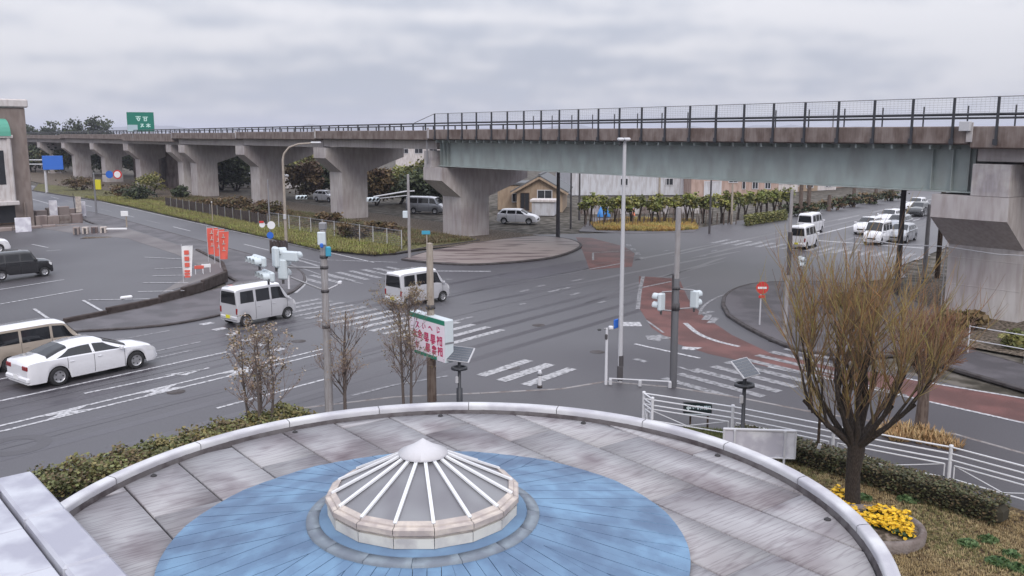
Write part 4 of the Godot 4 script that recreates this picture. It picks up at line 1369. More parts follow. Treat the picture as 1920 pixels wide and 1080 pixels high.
	put(st, "number_plate", M.sign_yellow if sp.get("kei", false) else M.sign_white, o)
	return o
func v4(a: float, va: float, b: float, vb: float, c: float, vc: float, d: float, vd: float) -> Array:
	return [Vector2(a, va), Vector2(b, vb), Vector2(c, vc), Vector2(d, vd)]
func set_car(o: Node3D, p: Vector3, turn: float) -> Node3D:
	o.position = p
	o.rotation.y = turn
	return o
func make_vehicles() -> void:
	var kei := {"sill": 0.26, "r": 0.28, "w": 0.735, "wheels": [-1.24, 1.17], "roof_from": -1.7, "roof_to": 0.8, "kei": true,
		"keys": [[-1.69, 1.74, 1.02, 0.58, 0.70], [-1.64, 1.83, 1.03, 0.60, 0.725], [-1.4, 1.88, 1.04, 0.62, 0.735], [0.3, 1.90, 1.04, 0.625, 0.7375], [0.72, 1.87, 1.03, 0.62, 0.7375], [0.82, 1.82, 1.02, 0.62, 0.735], [1.33, 1.1, 1.0, 0.66, 0.73], [1.55, 0.98, 0.93, 0.64, 0.71], [1.66, 0.82, 0.78, 0.62, 0.68], [1.70, 0.62, 0.58, 0.6, 0.65]],
		"windows": [v4(0.25, 3.1, 1.1, 3.12, 0.8, 3.86, 0.25, 3.86), v4(-0.62, 3.1, 0.14, 3.1, 0.14, 3.86, -0.62, 3.86), v4(-1.5, 3.12, -0.76, 3.12, -0.76, 3.86, -1.46, 3.86)],
		"windshield": v4(0.84, 4.2, 1.3, 4.2, 1.3, 6, 0.84, 6), "back_window": [0.6, 0.53, 1.08, 1.66],
		"head": [1.5, 1.66, 2.2, 2.95], "tail": [0.62, 0.92, 0.64, 0.12], "mirror": [1.12, 1.1], "handles": [0.35, -0.5], "handle_y": 0.9, "seams": [1.14, 0.2, -0.68]}
	var van := {"sill": 0.28, "r": 0.33, "w": 0.85, "wheels": [-1.35, 1.3], "roof_from": -2.4, "roof_to": 1.35, "split": 3.95,
		"keys": [[-2.34, 1.75, 1.1, 0.66, 0.80], [-2.28, 1.88, 1.11, 0.69, 0.835], [-1.9, 1.95, 1.12, 0.72, 0.85], [0.6, 1.96, 1.12, 0.72, 0.85], [1.1, 1.9, 1.1, 0.72, 0.85], [1.25, 1.84, 1.09, 0.72, 0.85], [1.86, 1.16, 1.05, 0.77, 0.84], [2.15, 1.0, 0.95, 0.74, 0.82], [2.3, 0.8, 0.76, 0.72, 0.78], [2.35, 0.6, 0.56, 0.7, 0.74]],
		"windows": [v4(0.62, 3.1, 1.62, 3.12, 1.2, 3.86, 0.62, 3.86), v4(-0.75, 3.1, 0.5, 3.1, 0.5, 3.86, -0.75, 3.86), v4(-2.1, 3.12, -0.87, 3.12, -0.87, 3.86, -2.05, 3.86)],
		"windshield": v4(1.28, 4.2, 1.82, 4.2, 1.82, 6, 1.28, 6), "back_window": [0.7, 0.6, 1.15, 1.7],
		"head": [2.05, 2.27, 2.2, 2.95], "tail": [0.8, 1.15, 0.74, 0.12], "mirror": [1.62, 1.15], "handles": [0.75, -0.6], "handle_y": 0.98, "seams": [1.66, 0.56, -0.8]}
	var sedan := {"sill": 0.22, "r": 0.345, "w": 0.925, "wheels": [-1.44, 1.55], "roof_from": -0.92, "roof_to": 0.45,
		"keys": [[-2.5, 0.86, 0.8, 0.7, 0.76], [-2.44, 1.0, 0.95, 0.74, 0.84], [-2.2, 1.07, 0.99, 0.76, 0.9], [-1.82, 1.1, 0.99, 0.74, 0.915], [-1.3, 1.28, 0.98, 0.67, 0.92], [-0.9, 1.38, 0.97, 0.62, 0.925], [-0.5, 1.42, 0.96, 0.61, 0.925], [0.0, 1.425, 0.95, 0.61, 0.925], [0.35, 1.39, 0.94, 0.615, 0.925], [1.3, 1.03, 0.92, 0.73, 0.92], [1.9, 0.96, 0.88, 0.74, 0.905], [2.3, 0.84, 0.77, 0.7, 0.86], [2.44, 0.7, 0.65, 0.66, 0.8], [2.5, 0.52, 0.48, 0.6, 0.72]],
		"windows": [v4(-0.06, 3.1, 1.08, 3.12, 0.38, 3.88, -0.06, 3.88), v4(-1.5, 3.15, -0.16, 3.1, -0.16, 3.88, -0.95, 3.88)],
		"windshield": v4(0.4, 4.12, 1.24, 4.12, 1.24, 6, 0.4, 6), "rear_glass": v4(-1.76, 4.12, -0.98, 4.12, -0.98, 6, -1.76, 6),
		"head": [2.0, 2.36, 2.3, 2.92], "tail": [0.72, 0.88, 0.6, 0.36], "mirror": [0.92, 1.0], "handles": [0.1, -0.95], "handle_y": 0.82, "seams": [1.08, -0.11, -1.1]}
	var hatch := {"sill": 0.24, "r": 0.31, "w": 0.85, "wheels": [-1.3, 1.3], "roof_from": -1.85, "roof_to": 0.42,
		"keys": [[-2.05, 0.98, 0.92, 0.62, 0.76], [-1.98, 1.12, 1.0, 0.64, 0.8], [-1.62, 1.45, 1.0, 0.6, 0.84], [-1.3, 1.5, 0.99, 0.6, 0.85], [0.0, 1.52, 0.97, 0.6, 0.85], [0.4, 1.48, 0.96, 0.6, 0.85], [1.15, 1.06, 0.94, 0.7, 0.845], [1.75, 0.94, 0.87, 0.7, 0.82], [1.98, 0.78, 0.72, 0.66, 0.77], [2.06, 0.55, 0.5, 0.6, 0.7]],
		"windows": [v4(0.0, 3.12, 0.95, 3.15, 0.4, 3.86, 0.0, 3.86), v4(-0.95, 3.12, -0.1, 3.12, -0.1, 3.86, -0.95, 3.86), v4(-1.72, 3.3, -1.06, 3.12, -1.06, 3.86, -1.5, 3.86)],
		"windshield": v4(0.44, 4.12, 1.1, 4.12, 1.1, 6, 0.44, 6), "rear_glass": v4(-1.94, 4.12, -1.65, 4.12, -1.65, 6, -1.94, 6),
		"head": [1.7, 1.94, 2.3, 2.92], "tail": [0.8, 1.0, 0.62, 0.2], "mirror": [0.88, 1.0], "handles": [0.15, -0.8], "handle_y": 0.84, "seams": [1.02, -0.05, -1.0]}
	var boxy := {"sill": 0.27, "r": 0.29, "w": 0.735, "wheels": [-1.25, 1.18], "roof_from": -1.7, "roof_to": 0.5, "kei": true,
		"keys": [[-1.69, 1.5, 1.02, 0.56, 0.69], [-1.62, 1.62, 1.03, 0.58, 0.72], [-1.3, 1.67, 1.03, 0.6, 0.735], [0.2, 1.68, 1.03, 0.6, 0.735], [0.5, 1.64, 1.02, 0.6, 0.735], [0.82, 1.1, 1.0, 0.66, 0.73], [1.4, 1.04, 0.97, 0.66, 0.725], [1.64, 0.94, 0.88, 0.62, 0.69], [1.7, 0.6, 0.55, 0.6, 0.65]],
		"windows": [v4(-0.1, 3.1, 0.7, 3.12, 0.46, 3.86, -0.1, 3.86), v4(-0.95, 3.1, -0.2, 3.1, -0.2, 3.86, -0.95, 3.86), v4(-1.5, 3.12, -1.05, 3.12, -1.05, 3.86, -1.46, 3.86)],
		"windshield": v4(0.52, 4.2, 0.8, 4.2, 0.8, 6, 0.52, 6), "back_window": [0.58, 0.5, 1.08, 1.46],
		"head": [1.46, 1.63, 2.2, 2.9], "tail": [0.7, 0.95, 0.62, 0.12], "mirror": [0.72, 1.1], "handles": [0.0, -0.85], "handle_y": 0.9, "seams": [0.76, -0.15, -1.0]}
	var ta := atan2(-DA.z, DA.x)   # heading along road A
	var tb := atan2(-DB.z, DB.x)   # heading along the viaduct
	# near lanes of road A
	set_car(make_car("sedan_car", sedan, M.car_white, M.car_white, "white four-door sedan driving in the near-side turning lane on the left", "car"), Vector3(-16.48, 0, -31.823) * 0.52 + Vector3(-14.501, 0, -34.087) * 0.48 - RA * 0.82, ta + 0.015)
	set_car(make_car("two_tone_van", van, M.car_beige, M.car_white, "beige van with a white roof waiting beyond the white sedan", "van"), Vector3(-19.2, 0, -33.689) + DA * 1.16 - RA * 0.68, ta).scale = Vector3.ONE * 0.86
	var k := make_car("small_van", kei, M.car_pearl, M.car_white, "white small van turning past the corner pavement beside the signal cluster", "van", "small white vans crossing the junction")
	set_car(k, Vector3(-12.56, 0, -41.96) * 0.49 + Vector3(-11.051, 0, -43.84) * 0.51 - RA * 0.66, ta - 0.02)
	dup(k, Vector3(-5.185, 0, -47.061) * 0.49 + Vector3(-3.917, 0, -48.134) * 0.51 - RA * 0.66, ta - 0.1, "white small van in mid-junction half hidden by the billboard pole", "small white vans crossing the junction")
	# car park
	var bk := set_car(make_car("boxy_car", boxy, M.car_black, M.car_black, "black boxy small car parked in the car park on the left", "car"), Vector3.ZERO, ta - 0.15)
	bk.position = Vector3(-31.09, 0.12, -54.569) + Vector3(cos(ta - 0.15), 0, -sin(ta - 0.15)) * 1.25 - Vector3(sin(ta - 0.15), 0, cos(ta - 0.15)) * 0.66
	bk.position.y = 0.16
	var wp := set_car(make_car("parked_car", hatch, M.car_white, M.car_white, "white car at the left picture edge behind the black boxy car", "car"), Vector3(-40.08, 0.15, -67.61), ta - 0.3)
	# the street behind the viaduct
	var h := make_car("hatchback_car", hatch, M.car_white, M.car_white, "white hatchback right of the left steel-span pier facing the junction", "car")
	set_car(h, Vector3(0.644, 0, -91.084) - Vector3(0, 0, 0.6), -0.28)
	var wv := make_car("minibus", van, M.car_silver, M.car_white, "silver minibus behind the dark trees between the piers", "van")
	set_car(wv, Vector3(-9.674, 0, -102.738) - Vector3(0, 0, 0.8), -0.35)
	dup(h, Vector3(-24.822, 0, -121.474) - Vector3(0, 0, 0.5), -0.7, "white car parked under the viaduct left of the middle pier")
	# the queue on the far side of road A
	var w1 := make_car("queue_van", kei, M.car_white, M.car_white, "white van at the head of the left lane waiting beyond the crosswalk", "van", "cars queuing beyond the junction")
	set_car(w1, Vector3(22.698, 0, -71.359) + DA * 1.0, ta + 0.05)
	dup(w1, Vector3(26.807, 0, -82.216) + DA * 1.0, ta + 0.03, "second white van waiting in the left lane beyond the crosswalk", "cars queuing beyond the junction")
	var names := ["white car at the head of the right-hand queue facing the junction", "white car just behind the head of the right-hand queue", "silver car beside the dark slanted pole in the queue", "white car third in the right-hand queue", "silver car further back in the right-hand queue", "dark car far back on the right road", "white car last in the far queue on the right road"]
	var spots := [Vector3(30.36, 0, -74.898), Vector3(32.614, 0, -82.664), Vector3(32.995, 0, -76.411), Vector3(38.024, 0, -91.084), Vector3(36.319, 0, -84.977), Vector3(45.176, 0, -100.706), Vector3(48.059, 0, -107.807)]
	var q1 := make_car("queue_car", kei, M.car_white, M.car_white, names[0], "car", "cars queuing beyond the junction")
	set_car(q1, spots[0], ta + PI)
	var q2 := make_car("queue_car", hatch, M.car_silver, M.car_silver, names[2], "car", "cars queuing beyond the junction")
	set_car(q2, spots[2], ta + PI)
	dup(h, spots[1], ta + PI, names[1], "cars queuing beyond the junction")
	dup(h, spots[3], ta + PI, names[3], "cars queuing beyond the junction")
	dup(q2, spots[4], ta + PI, names[4])
	var q3 := make_car("queue_car", hatch, M.car_black, M.car_black, names[5], "car", "cars queuing beyond the junction")
	set_car(q3, spots[5], ta + PI)
	dup(h, spots[6], ta + PI, names[6], "cars queuing beyond the junction")
	# right edge
	var tr := make_car("white_truck_van", van, M.car_white, M.car_white, "white van at the right picture edge beyond the right pier", "van")
	set_car(tr, Vector3(30.175, 0, -51.838) + DB * 0.5, tb)

# ---------- poles, lamps, signals, signs ----------
func pole(called: String, label: String, cat: String, base: Vector3, h: float, r0: float, r1: float, m: Material, gr := "") -> Node3D:
	var o := thing(called, label, cat, base, 0.0, gr)
	var st := sf()
	tube(st, [Vector3(0, -0.05, 0), Vector3(0, h * 0.5, 0), Vector3(0, h, 0)], [r0, (r0 + r1) / 2, r1], 14)
	put(st, "post", m, o)
	st = sf()
	lathe(st, [Vector2(r1, h - 0.001), Vector2(r1 * 1.08, h + 0.02), Vector2(0, h + 0.06)], 12)
	put(st, "top_cap", m, o)
	return o
func clamp_band(o: Node3D, y: float, r: float, m := "pole_dark", called := "clamp_band", h := 0.09) -> void:
	var st := sf()
	lathe(st, [Vector2(r, y - h / 2), Vector2(r + 0.02, y - h / 2), Vector2(r + 0.02, y + h / 2), Vector2(r, y + h / 2)], 14)
	put(st, called, M[m], o)
func fitted_box(o: Node3D, c: Vector3, s: Vector3, m: String, called: String, turn := 0.0) -> void:
	var st := sf()
	cbox(st, c, s, 0.025, Basis(Vector3.UP, turn))
	put(st, called, M[m], o)
func bar(o: Node3D, a: Vector3, b: Vector3, r: float, m: String, called: String) -> void:
	var st := sf()
	cyl(st, a, b, r, 8)
	put(st, called, M[m], o)
func make_poles() -> void:
	# slim lamp post in the middle foreground
	var o := pole("street_lamp", "slim pale lamp post with a short double head in the near middle", "street lamp", Vector3(3.907, 0, -31.823) + Vector3(0, 0.1, 0), 8.672, 0.085, 0.06, M.light_steel)
	var h: float = 8.672
	for s in [-1.0, 1.0]:
		var st := sf()
		cbox(st, Vector3(s * 0.11 - 0.04, h + 0.03, 0.05), Vector3(0.2, 0.1, 0.42), 0.03)
		var hd := put(st, "lamp_head", M.white_metal, o)
		st = sf()
		box(st, Vector3(s * 0.11 - 0.04, h - 0.025, 0.05), Vector3(0.14, 0.012, 0.34))
		put(st, "lens", M.lamp_clear, hd)
	bar(o, Vector3(-0.06, h - 0.02, 0), Vector3(-0.2, h - 0.16, 0.02), 0.05, "pole_dark", "sensor")
	fitted_box(o, Vector3(0, 0.35, 0), Vector3(0.2, 0.55, 0.2), "pole_dark", "base_cover")
	bar(o, Vector3(0.02, 0.6, 0), Vector3(0.02, 1.0, 0), 0.1, "pole_dark", "wrap")
	fitted_box(o, Vector3(3.728, 2.272, -31.823) - Vector3(3.907, 0, -31.823) - Vector3(0, 0.1, 0), Vector3(0.28, 0.34, 0.06), "sign_blue", "blue_plate", 0.9)
	var st0: SurfaceTool
	# thick grey pole with two pedestrian signals
	o = pole("signal_pole", "thick grey pole carrying two white pedestrian signals near the red lane", "pole", Vector3(5.732, 0, -31.199) + Vector3(0, 0.1, 0), 6.359, 0.115, 0.09, M.pole_concrete)
	clamp_band(o, 3.583, 0.125)
	clamp_band(o, 2.919, 0.125, "pole_dark", "clamp_band", 0.25)
	st0 = sf()
	lathe(st0, [Vector2(0.125, 0.0), Vector2(0.112, 3.9), Vector2(0.1, 3.92)], 14)
	put(st0, "dark_sleeve", M.pole_grey_dark, o)
	bar(o, Vector3(-0.1, 0.0, 0), Vector3(-0.13, 4.055, 0.02), 0.03, "pole_dark", "cable_pipe")
	var b := Vector3(5.732, 0, -31.199) + Vector3(0, 0.1, 0)
	for e in [[Vector3(5.238, 3.451, -31.199), -1], [Vector3(6.335, 3.527, -31.199), 1]]:
		var p: Vector3 = e[0] - b
		bar(o, Vector3(0, p.y + 0.12, 0), p + Vector3(0, 0.08, 0), 0.025, "grey_steel", "arm")
		bar(o, Vector3(0, p.y - 0.6, 0), p + Vector3(0, -0.55, 0), 0.025, "grey_steel", "arm")
	# big pole beside the bare trees
	o = pole("utility_pole", "thick steel pole with clamps behind the bare small trees", "pole", Vector3(-5.782, 0, -27.623), 6.074, 0.135, 0.095, M.pole_concrete)
	for y in [5.269, 4.938, 4.204, 3.075]:
		clamp_band(o, y, 0.108)
	var tp: float = 6.189
	fitted_box(o, Vector3(0.0, tp + 0.02, 0), Vector3(0.22, 0.22, 0.22), "grey_steel", "top_box")
	fitted_box(o, Vector3(-0.03, tp - 0.35, 0.11), Vector3(0.24, 0.4, 0.18), "signal_white", "sensor_box", 0.3)
	fitted_box(o, Vector3(0.16, tp - 0.75, 0.1), Vector3(0.16, 0.3, 0.2), "sign_sky_blue", "small_box", 0.3)
	fitted_box(o, Vector3(0.0, tp - 0.55, 0.27), Vector3(0.1, 0.14, 0.06), "sign_blue", "blue_tag", 0.3)
	var ub := Vector3(-5.782, 0, -27.623)
	bar(o, Vector3(0, 4.904, 0), Vector3(-7.224, 4.954, -27.623) - ub, 0.035, "grey_steel", "arm")
	bar(o, Vector3(0, 4.204, 0), Vector3(-6.827, 4.622, -27.623) - ub, 0.03, "grey_steel", "arm")
	bar(o, Vector3(0, 4.204, 0), Vector3(-5.32, 4.422, -27.623) - ub, 0.018, "white_metal", "camera_arm")
	fitted_box(o, Vector3(-5.319, 4.455, -27.623) - ub, Vector3(0.12, 0.1, 0.2), "white_metal", "camera")
	# pole behind the billboard
	o = pole("billboard_pole", "concrete pole with a weathered brown lower half that holds the red and white billboard", "pole", Vector3(-2.701, 0, -29.52), 5.418, 0.145, 0.11, M.pole_beige)
	var st := sf()
	lathe(st, [Vector2(0.16, 0.0), Vector2(0.155, 1.6), Vector2(0.147, 1.62)], 14)
	put(st, "brown_sleeve", M.pole_brown, o)
	clamp_band(o, 3.337, 0.14, "pole_dark", "clamp_band", 0.14)
	# thin grey pole on the right island
	o = pole("thin_pole", "thin grey pole on the island left of the big bare tree", "pole", Vector3(12.213, 0, -39.683) + Vector3(0, 0.12, 0), 6.431, 0.1, 0.07, M.pole_concrete)
	bar(o, Vector3(0.02, 4.609, 0.02), Vector3(0.02, 2.71, 0.02), 0.1, "pole_dark", "dark_wrap")
	# tall dark pole
	o = pole("dark_pole", "tall dark brown pole rising behind the big bare tree", "pole", Vector3(21.797, 0, -50.601), 6.168, 0.16, 0.14, M.pole_dark)
	o = pole("grey_pole", "grey concrete pole left of the right pier", "pole", Vector3(26.139, 0, -56.78), 4.593, 0.15, 0.12, M.pole_concrete)
	o = pole("rusty_pole", "reddish brown pole touching the right pier", "pole", Vector3(26.95, 0, -56.78), 5.656, 0.16, 0.14, M.wood)
	# signal pole with a long arm in front of the left pier
	o = pole("arm_signal_pole", "grey pole with a long arm holding a signal left of the corner island", "pole", Vector3(-7.396, 0, -64.9), 6.084, 0.12, 0.09, M.pole_concrete)
	var pb_ := Vector3(-7.396, 0, -64.9)
	bar(o, Vector3(0, 4.951, 0), Vector3(-9.899, 4.534, -64.9) - pb_, 0.05, "light_steel", "arm")
	bar(o, Vector3(0, 4.648, 0), Vector3(-9.445, 4.42, -64.9) - pb_, 0.03, "light_steel", "arm")
	bar(o, Vector3(-0.4, 4.913, 0), Vector3(0.45, 4.951, 0), 0.04, "light_steel", "cross_bar")
	fitted_box(o, Vector3(-7.64, 3.276, -64.9) - pb_, Vector3(0.35, 0.5, 0.3), "signal_white", "control_box")
	# curved street lamp
	var lb := Vector3(-18.217, 0, -72.735)
	var la := Vector3(-15.294, 8.25, -72.735) - lb
	o = thing("street_lamp", "curved arm street lamp beside the grass verge on the left road", "street lamp", lb)
	st = sf()
	var top: float = 6.911
	tube(st, [Vector3.ZERO, Vector3(0, top * 0.5, 0), Vector3(0, top, 0), Vector3(0.12, top + 0.5, 0), Vector3(0.55, top + 1.0, 0), Vector3(1.3, la.y - 0.08, 0), la - Vector3(0.5, 0, 0)], [0.13, 0.11, 0.09, 0.085, 0.08, 0.07, 0.06], 10)
	put(st, "post", M.pole_beige, o)
	st = sf()
	cbox(st, la + Vector3(-0.25, 0.03, 0), Vector3(0.8, 0.14, 0.3), 0.05)
	put(st, "lamp_head", M.white_metal, o)
	fitted_box(o, Vector3(0, 2.4, 0.12), Vector3(0.22, 0.4, 0.16), "light_steel", "meter_box")
	# sign post next to it
	var sb := Vector3(-18.423, 0, -68.756)
	o = pole("sign_post", "thin post with round blue and white signs left of the curved lamp", "sign post", sb, 5.512, 0.06, 0.05, M.grey_steel)
	for e in [[Vector3(-18.403, 1.351, -68.756), "sign_blue", 0.26], [Vector3(-18.288, 2.125, -68.756), "sign_white", 0.3], [Vector3(-18.975, 2.166, -68.756), "sign_white", 0.22]]:
		st = sf()
		var p: Vector3 = e[0] - sb
		cyl(st, p + Vector3(0, 0, 0.07), p + Vector3(0, 0, 0.1), e[2], 20)
		put(st, "round_sign", M[e[1]], o)
	fitted_box(o, Vector3(-19.006, 2.369, -68.756) - sb + Vector3(0, 0, 0.13), Vector3(0.35, 0.16, 0.04), "sign_red", "red_plate")
	bar(o, Vector3(0, 2.166, 0), Vector3(-19.056, 2.166, -68.756) - sb, 0.03, "grey_steel", "arm")
	# dark poles near the beige house
	for e in [["dark pole at the inner end of the corner island", Vector3(4.006, 0, -78.798), 5.917, 0.19, "pole_dark"], ["thin dark pole just right of the gabled house", Vector3(5.642, 0, -86.921), 5.599, 0.1, "pole_dark"], ["second thin pole right of the gabled house", Vector3(7.101, 0, -95.658), 5.257, 0.12, "pole_dark"], ["thin pole in front of the warehouse among the hedge trees", Vector3(15.498, 0, -95.658), 4.813, 0.14, "pole_beige"], ["pole in front of the low factory by the road", Vector3(17.969, 0, -82.216), 5.211, 0.1, "pole_dark"], ["short pale pole in front of the pink hall", Vector3(22.073, 0, -91.084), 4.008, 0.12, "pole_beige"]]:
		o = pole("utility_pole", e[0], "pole", e[1], e[2], e[3], e[3] * 0.75, M[e[4]])
	var ord := ["first", "second", "third", "fourth", "fifth", "sixth"]
	var up := [[Vector3(31.604, 0, -99.396), 4.073], [Vector3(32.691, 0, -100.047), 4.04], [Vector3(37.145, 0, -106.309), 1.87], [Vector3(42.342, 0, -112.561), 3.289], [Vector3(47.462, 0, -118.657), 2.842], [Vector3(51.592, 0, -123.427), 2.738]]
	for k in 6:
		o = pole("utility_pole", "dark utility pole, %s along the left side of the right road" % ord[k], "pole", up[k][0], up[k][1], 0.24, 0.2, M.pole_brown, "utility poles along the right road")
		if k > 2:
			bar(o, Vector3(-0.9, up[k][1] - 0.7, 0), Vector3(0.9, up[k][1] - 0.7, 0), 0.06, "pole_dark", "cross_arm")
	# twin thin white post with a small lamp bar at the kerb
	o = pole("white_post", "thin white post with a small camera bar at the near kerb", "post", Vector3(3.376, 0, -31.543) + Vector3(0, 0.1, 0), 2.04, 0.055, 0.045, M.white_metal)
	var wt: float = 2.04
	bar(o, Vector3(-0.1, wt, 0), Vector3(0.25, wt + 0.1, 0), 0.03, "grey_steel", "bar")
	fitted_box(o, Vector3(0.14, wt + 0.05, 0.02), Vector3(0.16, 0.12, 0.2), "white_metal", "camera")
	fitted_box(o, Vector3(-0.27, wt - 0.02, 0.02), Vector3(0.14, 0.06, 0.12), "black_plastic", "lamp")
	fitted_box(o, Vector3(-0.02, wt - 0.28, 0.02), Vector3(0.1, 0.2, 0.1), "pole_dark", "clamp")

# ---------- signals ----------
func signal_head(label: String, at: Vector3, turn: float, n := 3, upright := false, gr := "") -> Node3D:   # the lenses face local +z
	var o := thing("traffic_signal" if n == 3 else "pedestrian_signal", label, "traffic signal", at, turn, gr)
	o.scale = Vector3.ONE * (0.74 if not upright else 0.8)
	var w := 0.38 * n + 0.1 if not upright else 0.4
	var h := 0.44 if not upright else 0.4 * n
	var st := sf()
	cbox(st, Vector3.ZERO, Vector3(w, h, 0.2), 0.06)
	put(st, "housing", M.signal_white, o)
	for k in n:
		var c := Vector3((k - (n - 1) / 2.0) * 0.39, 0, 0.1) if not upright else Vector3(0, ((n - 1) / 2.0 - k) * 0.38, 0.1)
		st = sf()
		cyl(st, c - Vector3(0, 0, 0.01), c + Vector3(0, 0, 0.015), 0.15, 20)
		put(st, "lens", M.black_plastic, o)
		st = sf()
		var outer := []
		for e in 13:
			var a := PI * (e / 12.0) * 1.25 - PI * 0.125
			outer.append(Vector3(cos(a) * 0.17, sin(a) * 0.17, 0))
		for e in 12:
			for r in [1.0, 0.94]:
				face(st, [c + outer[e] * r, c + outer[e + 1] * r, c + outer[e + 1] * r + Vector3(0, 0, 0.32), c + outer[e] * r + Vector3(0, 0, 0.26)], outer[e] * (1.0 if r == 1.0 else -1.0))
		put(st, "visor", M.signal_white, o)
	st = sf()
	cyl(st, Vector3(0, -h / 2, 0), Vector3(0, -h / 2 - 0.16, 0), 0.05, 10)
	put(st, "bracket", M.pole_dark, o)
	return o
func make_signals() -> void:
	signal_head("upper white signal on the arm left of the thick steel pole, facing left", Vector3(-7.773, 5.136, -27.623), -0.95)
	signal_head("lower white signal below the other on the thick steel pole, facing left", Vector3(-7.516, 4.672, -27.623), -1.0)
	signal_head("white signal on the right of the cluster, seen from behind", Vector3(-6.947, 5.285, -27.623), 2.7)
	signal_head("small upright white signal in the middle of the cluster", Vector3(-7.26, 5.252, -27.623), 2.2, 2, true)
	signal_head("pale upright signal at the bottom right of the cluster", Vector3(-7.063, 4.871, -27.623), 2.9, 2, true)
	signal_head("white pedestrian signal left of the thick grey pole", Vector3(5.227, 3.185, -31.199), -2.4, 2, true)
	signal_head("white pedestrian signal right of the thick grey pole", Vector3(6.381, 3.28, -31.199), 2.4, 2, true)
	signal_head("white signal at the end of the long arm left of the middle pier", Vector3(-9.942, 4.344, -64.9), 0.5)
	signal_head("white signal hanging left of the curved street lamp under the viaduct", Vector3(-16.857, 3.952, -72.735), 0.5)
	signal_head("small white signal on the pavement behind the tree by the dark pole", Vector3(15.794, 2.051, -49.256), 0.8, 2, true)

# ---------- lettering, drawn stroke by stroke ----------
const GLYPHS := {
	"a": "1,1 9,1;5,1 5,4;2,4 8,4;8,4 6,9;3,5 5,9", "b": "2,3 5,1;5,1 9,3;2,4 8,4;5,2 5,9;2,7 8,7;2,9 8,9", "c": "1,2 9,2;3,2 3,9;7,2 7,9;3,5 7,5;3,9 7,9",
	"d": "2,1 8,1;2,1 2,5;8,1 8,5;2,3 8,3;2,5 8,5;5,5 5,9;1,7 9,7;3,9 7,9", "e": "5,0 1,4;5,0 9,4;3,4 7,4;5,4 5,9;2,6 8,6;1,9 9,9", "f": "1,2 4,2;2,1 2,9;4,4 1,6;6,1 9,1;6,1 6,9;9,1 9,9;6,4 9,4;6,9 9,9",
	"g": "2,2 7,2;7,2 4,6;4,6 8,8;5,4 2,9", "h": "1,5 4,3;4,3 9,7", "i": "2,2 2,7;2,7 4,8;7,3 8,6", "j": "2,3 9,3;4,1 3,6;3,6 8,6;8,6 6,9;6,9 3,8", "k": "3,1 3,8;3,8 8,6;6,1 8,3", "l": "1,3 9,3;5,1 5,9;5,5 1,8;5,5 9,8"}
func write(im: Image, text: String, x: float, y: float, size: float, w: float, c: Color, gap := 1.12) -> void:
	for ch in text:
		if GLYPHS.has(ch):
			for s in GLYPHS[ch].split(";"):
				var e = s.split(" ")
				var p := _pt(e[0]) * size / 10.0 + Vector2(x, y)
				var q := _pt(e[1]) * size / 10.0 + Vector2(x, y)
				var n := int(p.distance_to(q)) + 1
				for k in n + 1:
					var m := p.lerp(q, float(k) / n)
					im.fill_rect(Rect2i(int(m.x - w / 2), int(m.y - w / 2), int(w), int(w)), c)
		x += size * gap
func _pt(s: String) -> Vector2:
	var e := s.split(",")
	return Vector2(e[0].to_float(), e[1].to_float())
func print_mat(im: Image, called: String) -> StandardMaterial3D:
	im.generate_mipmaps()
	var m := StandardMaterial3D.new()
	m.resource_name = called
	m.albedo_texture = ImageTexture.create_from_image(im)
	m.roughness = 0.55
	return m
func plate(o: Node3D, called: String, m: Material, c: Vector3, w: float, h: float, b := Basis.IDENTITY) -> MeshInstance3D:
	var q := QuadMesh.new()
	q.size = Vector2(w, h)
	return put_mesh(q, called, m, o, c, b)

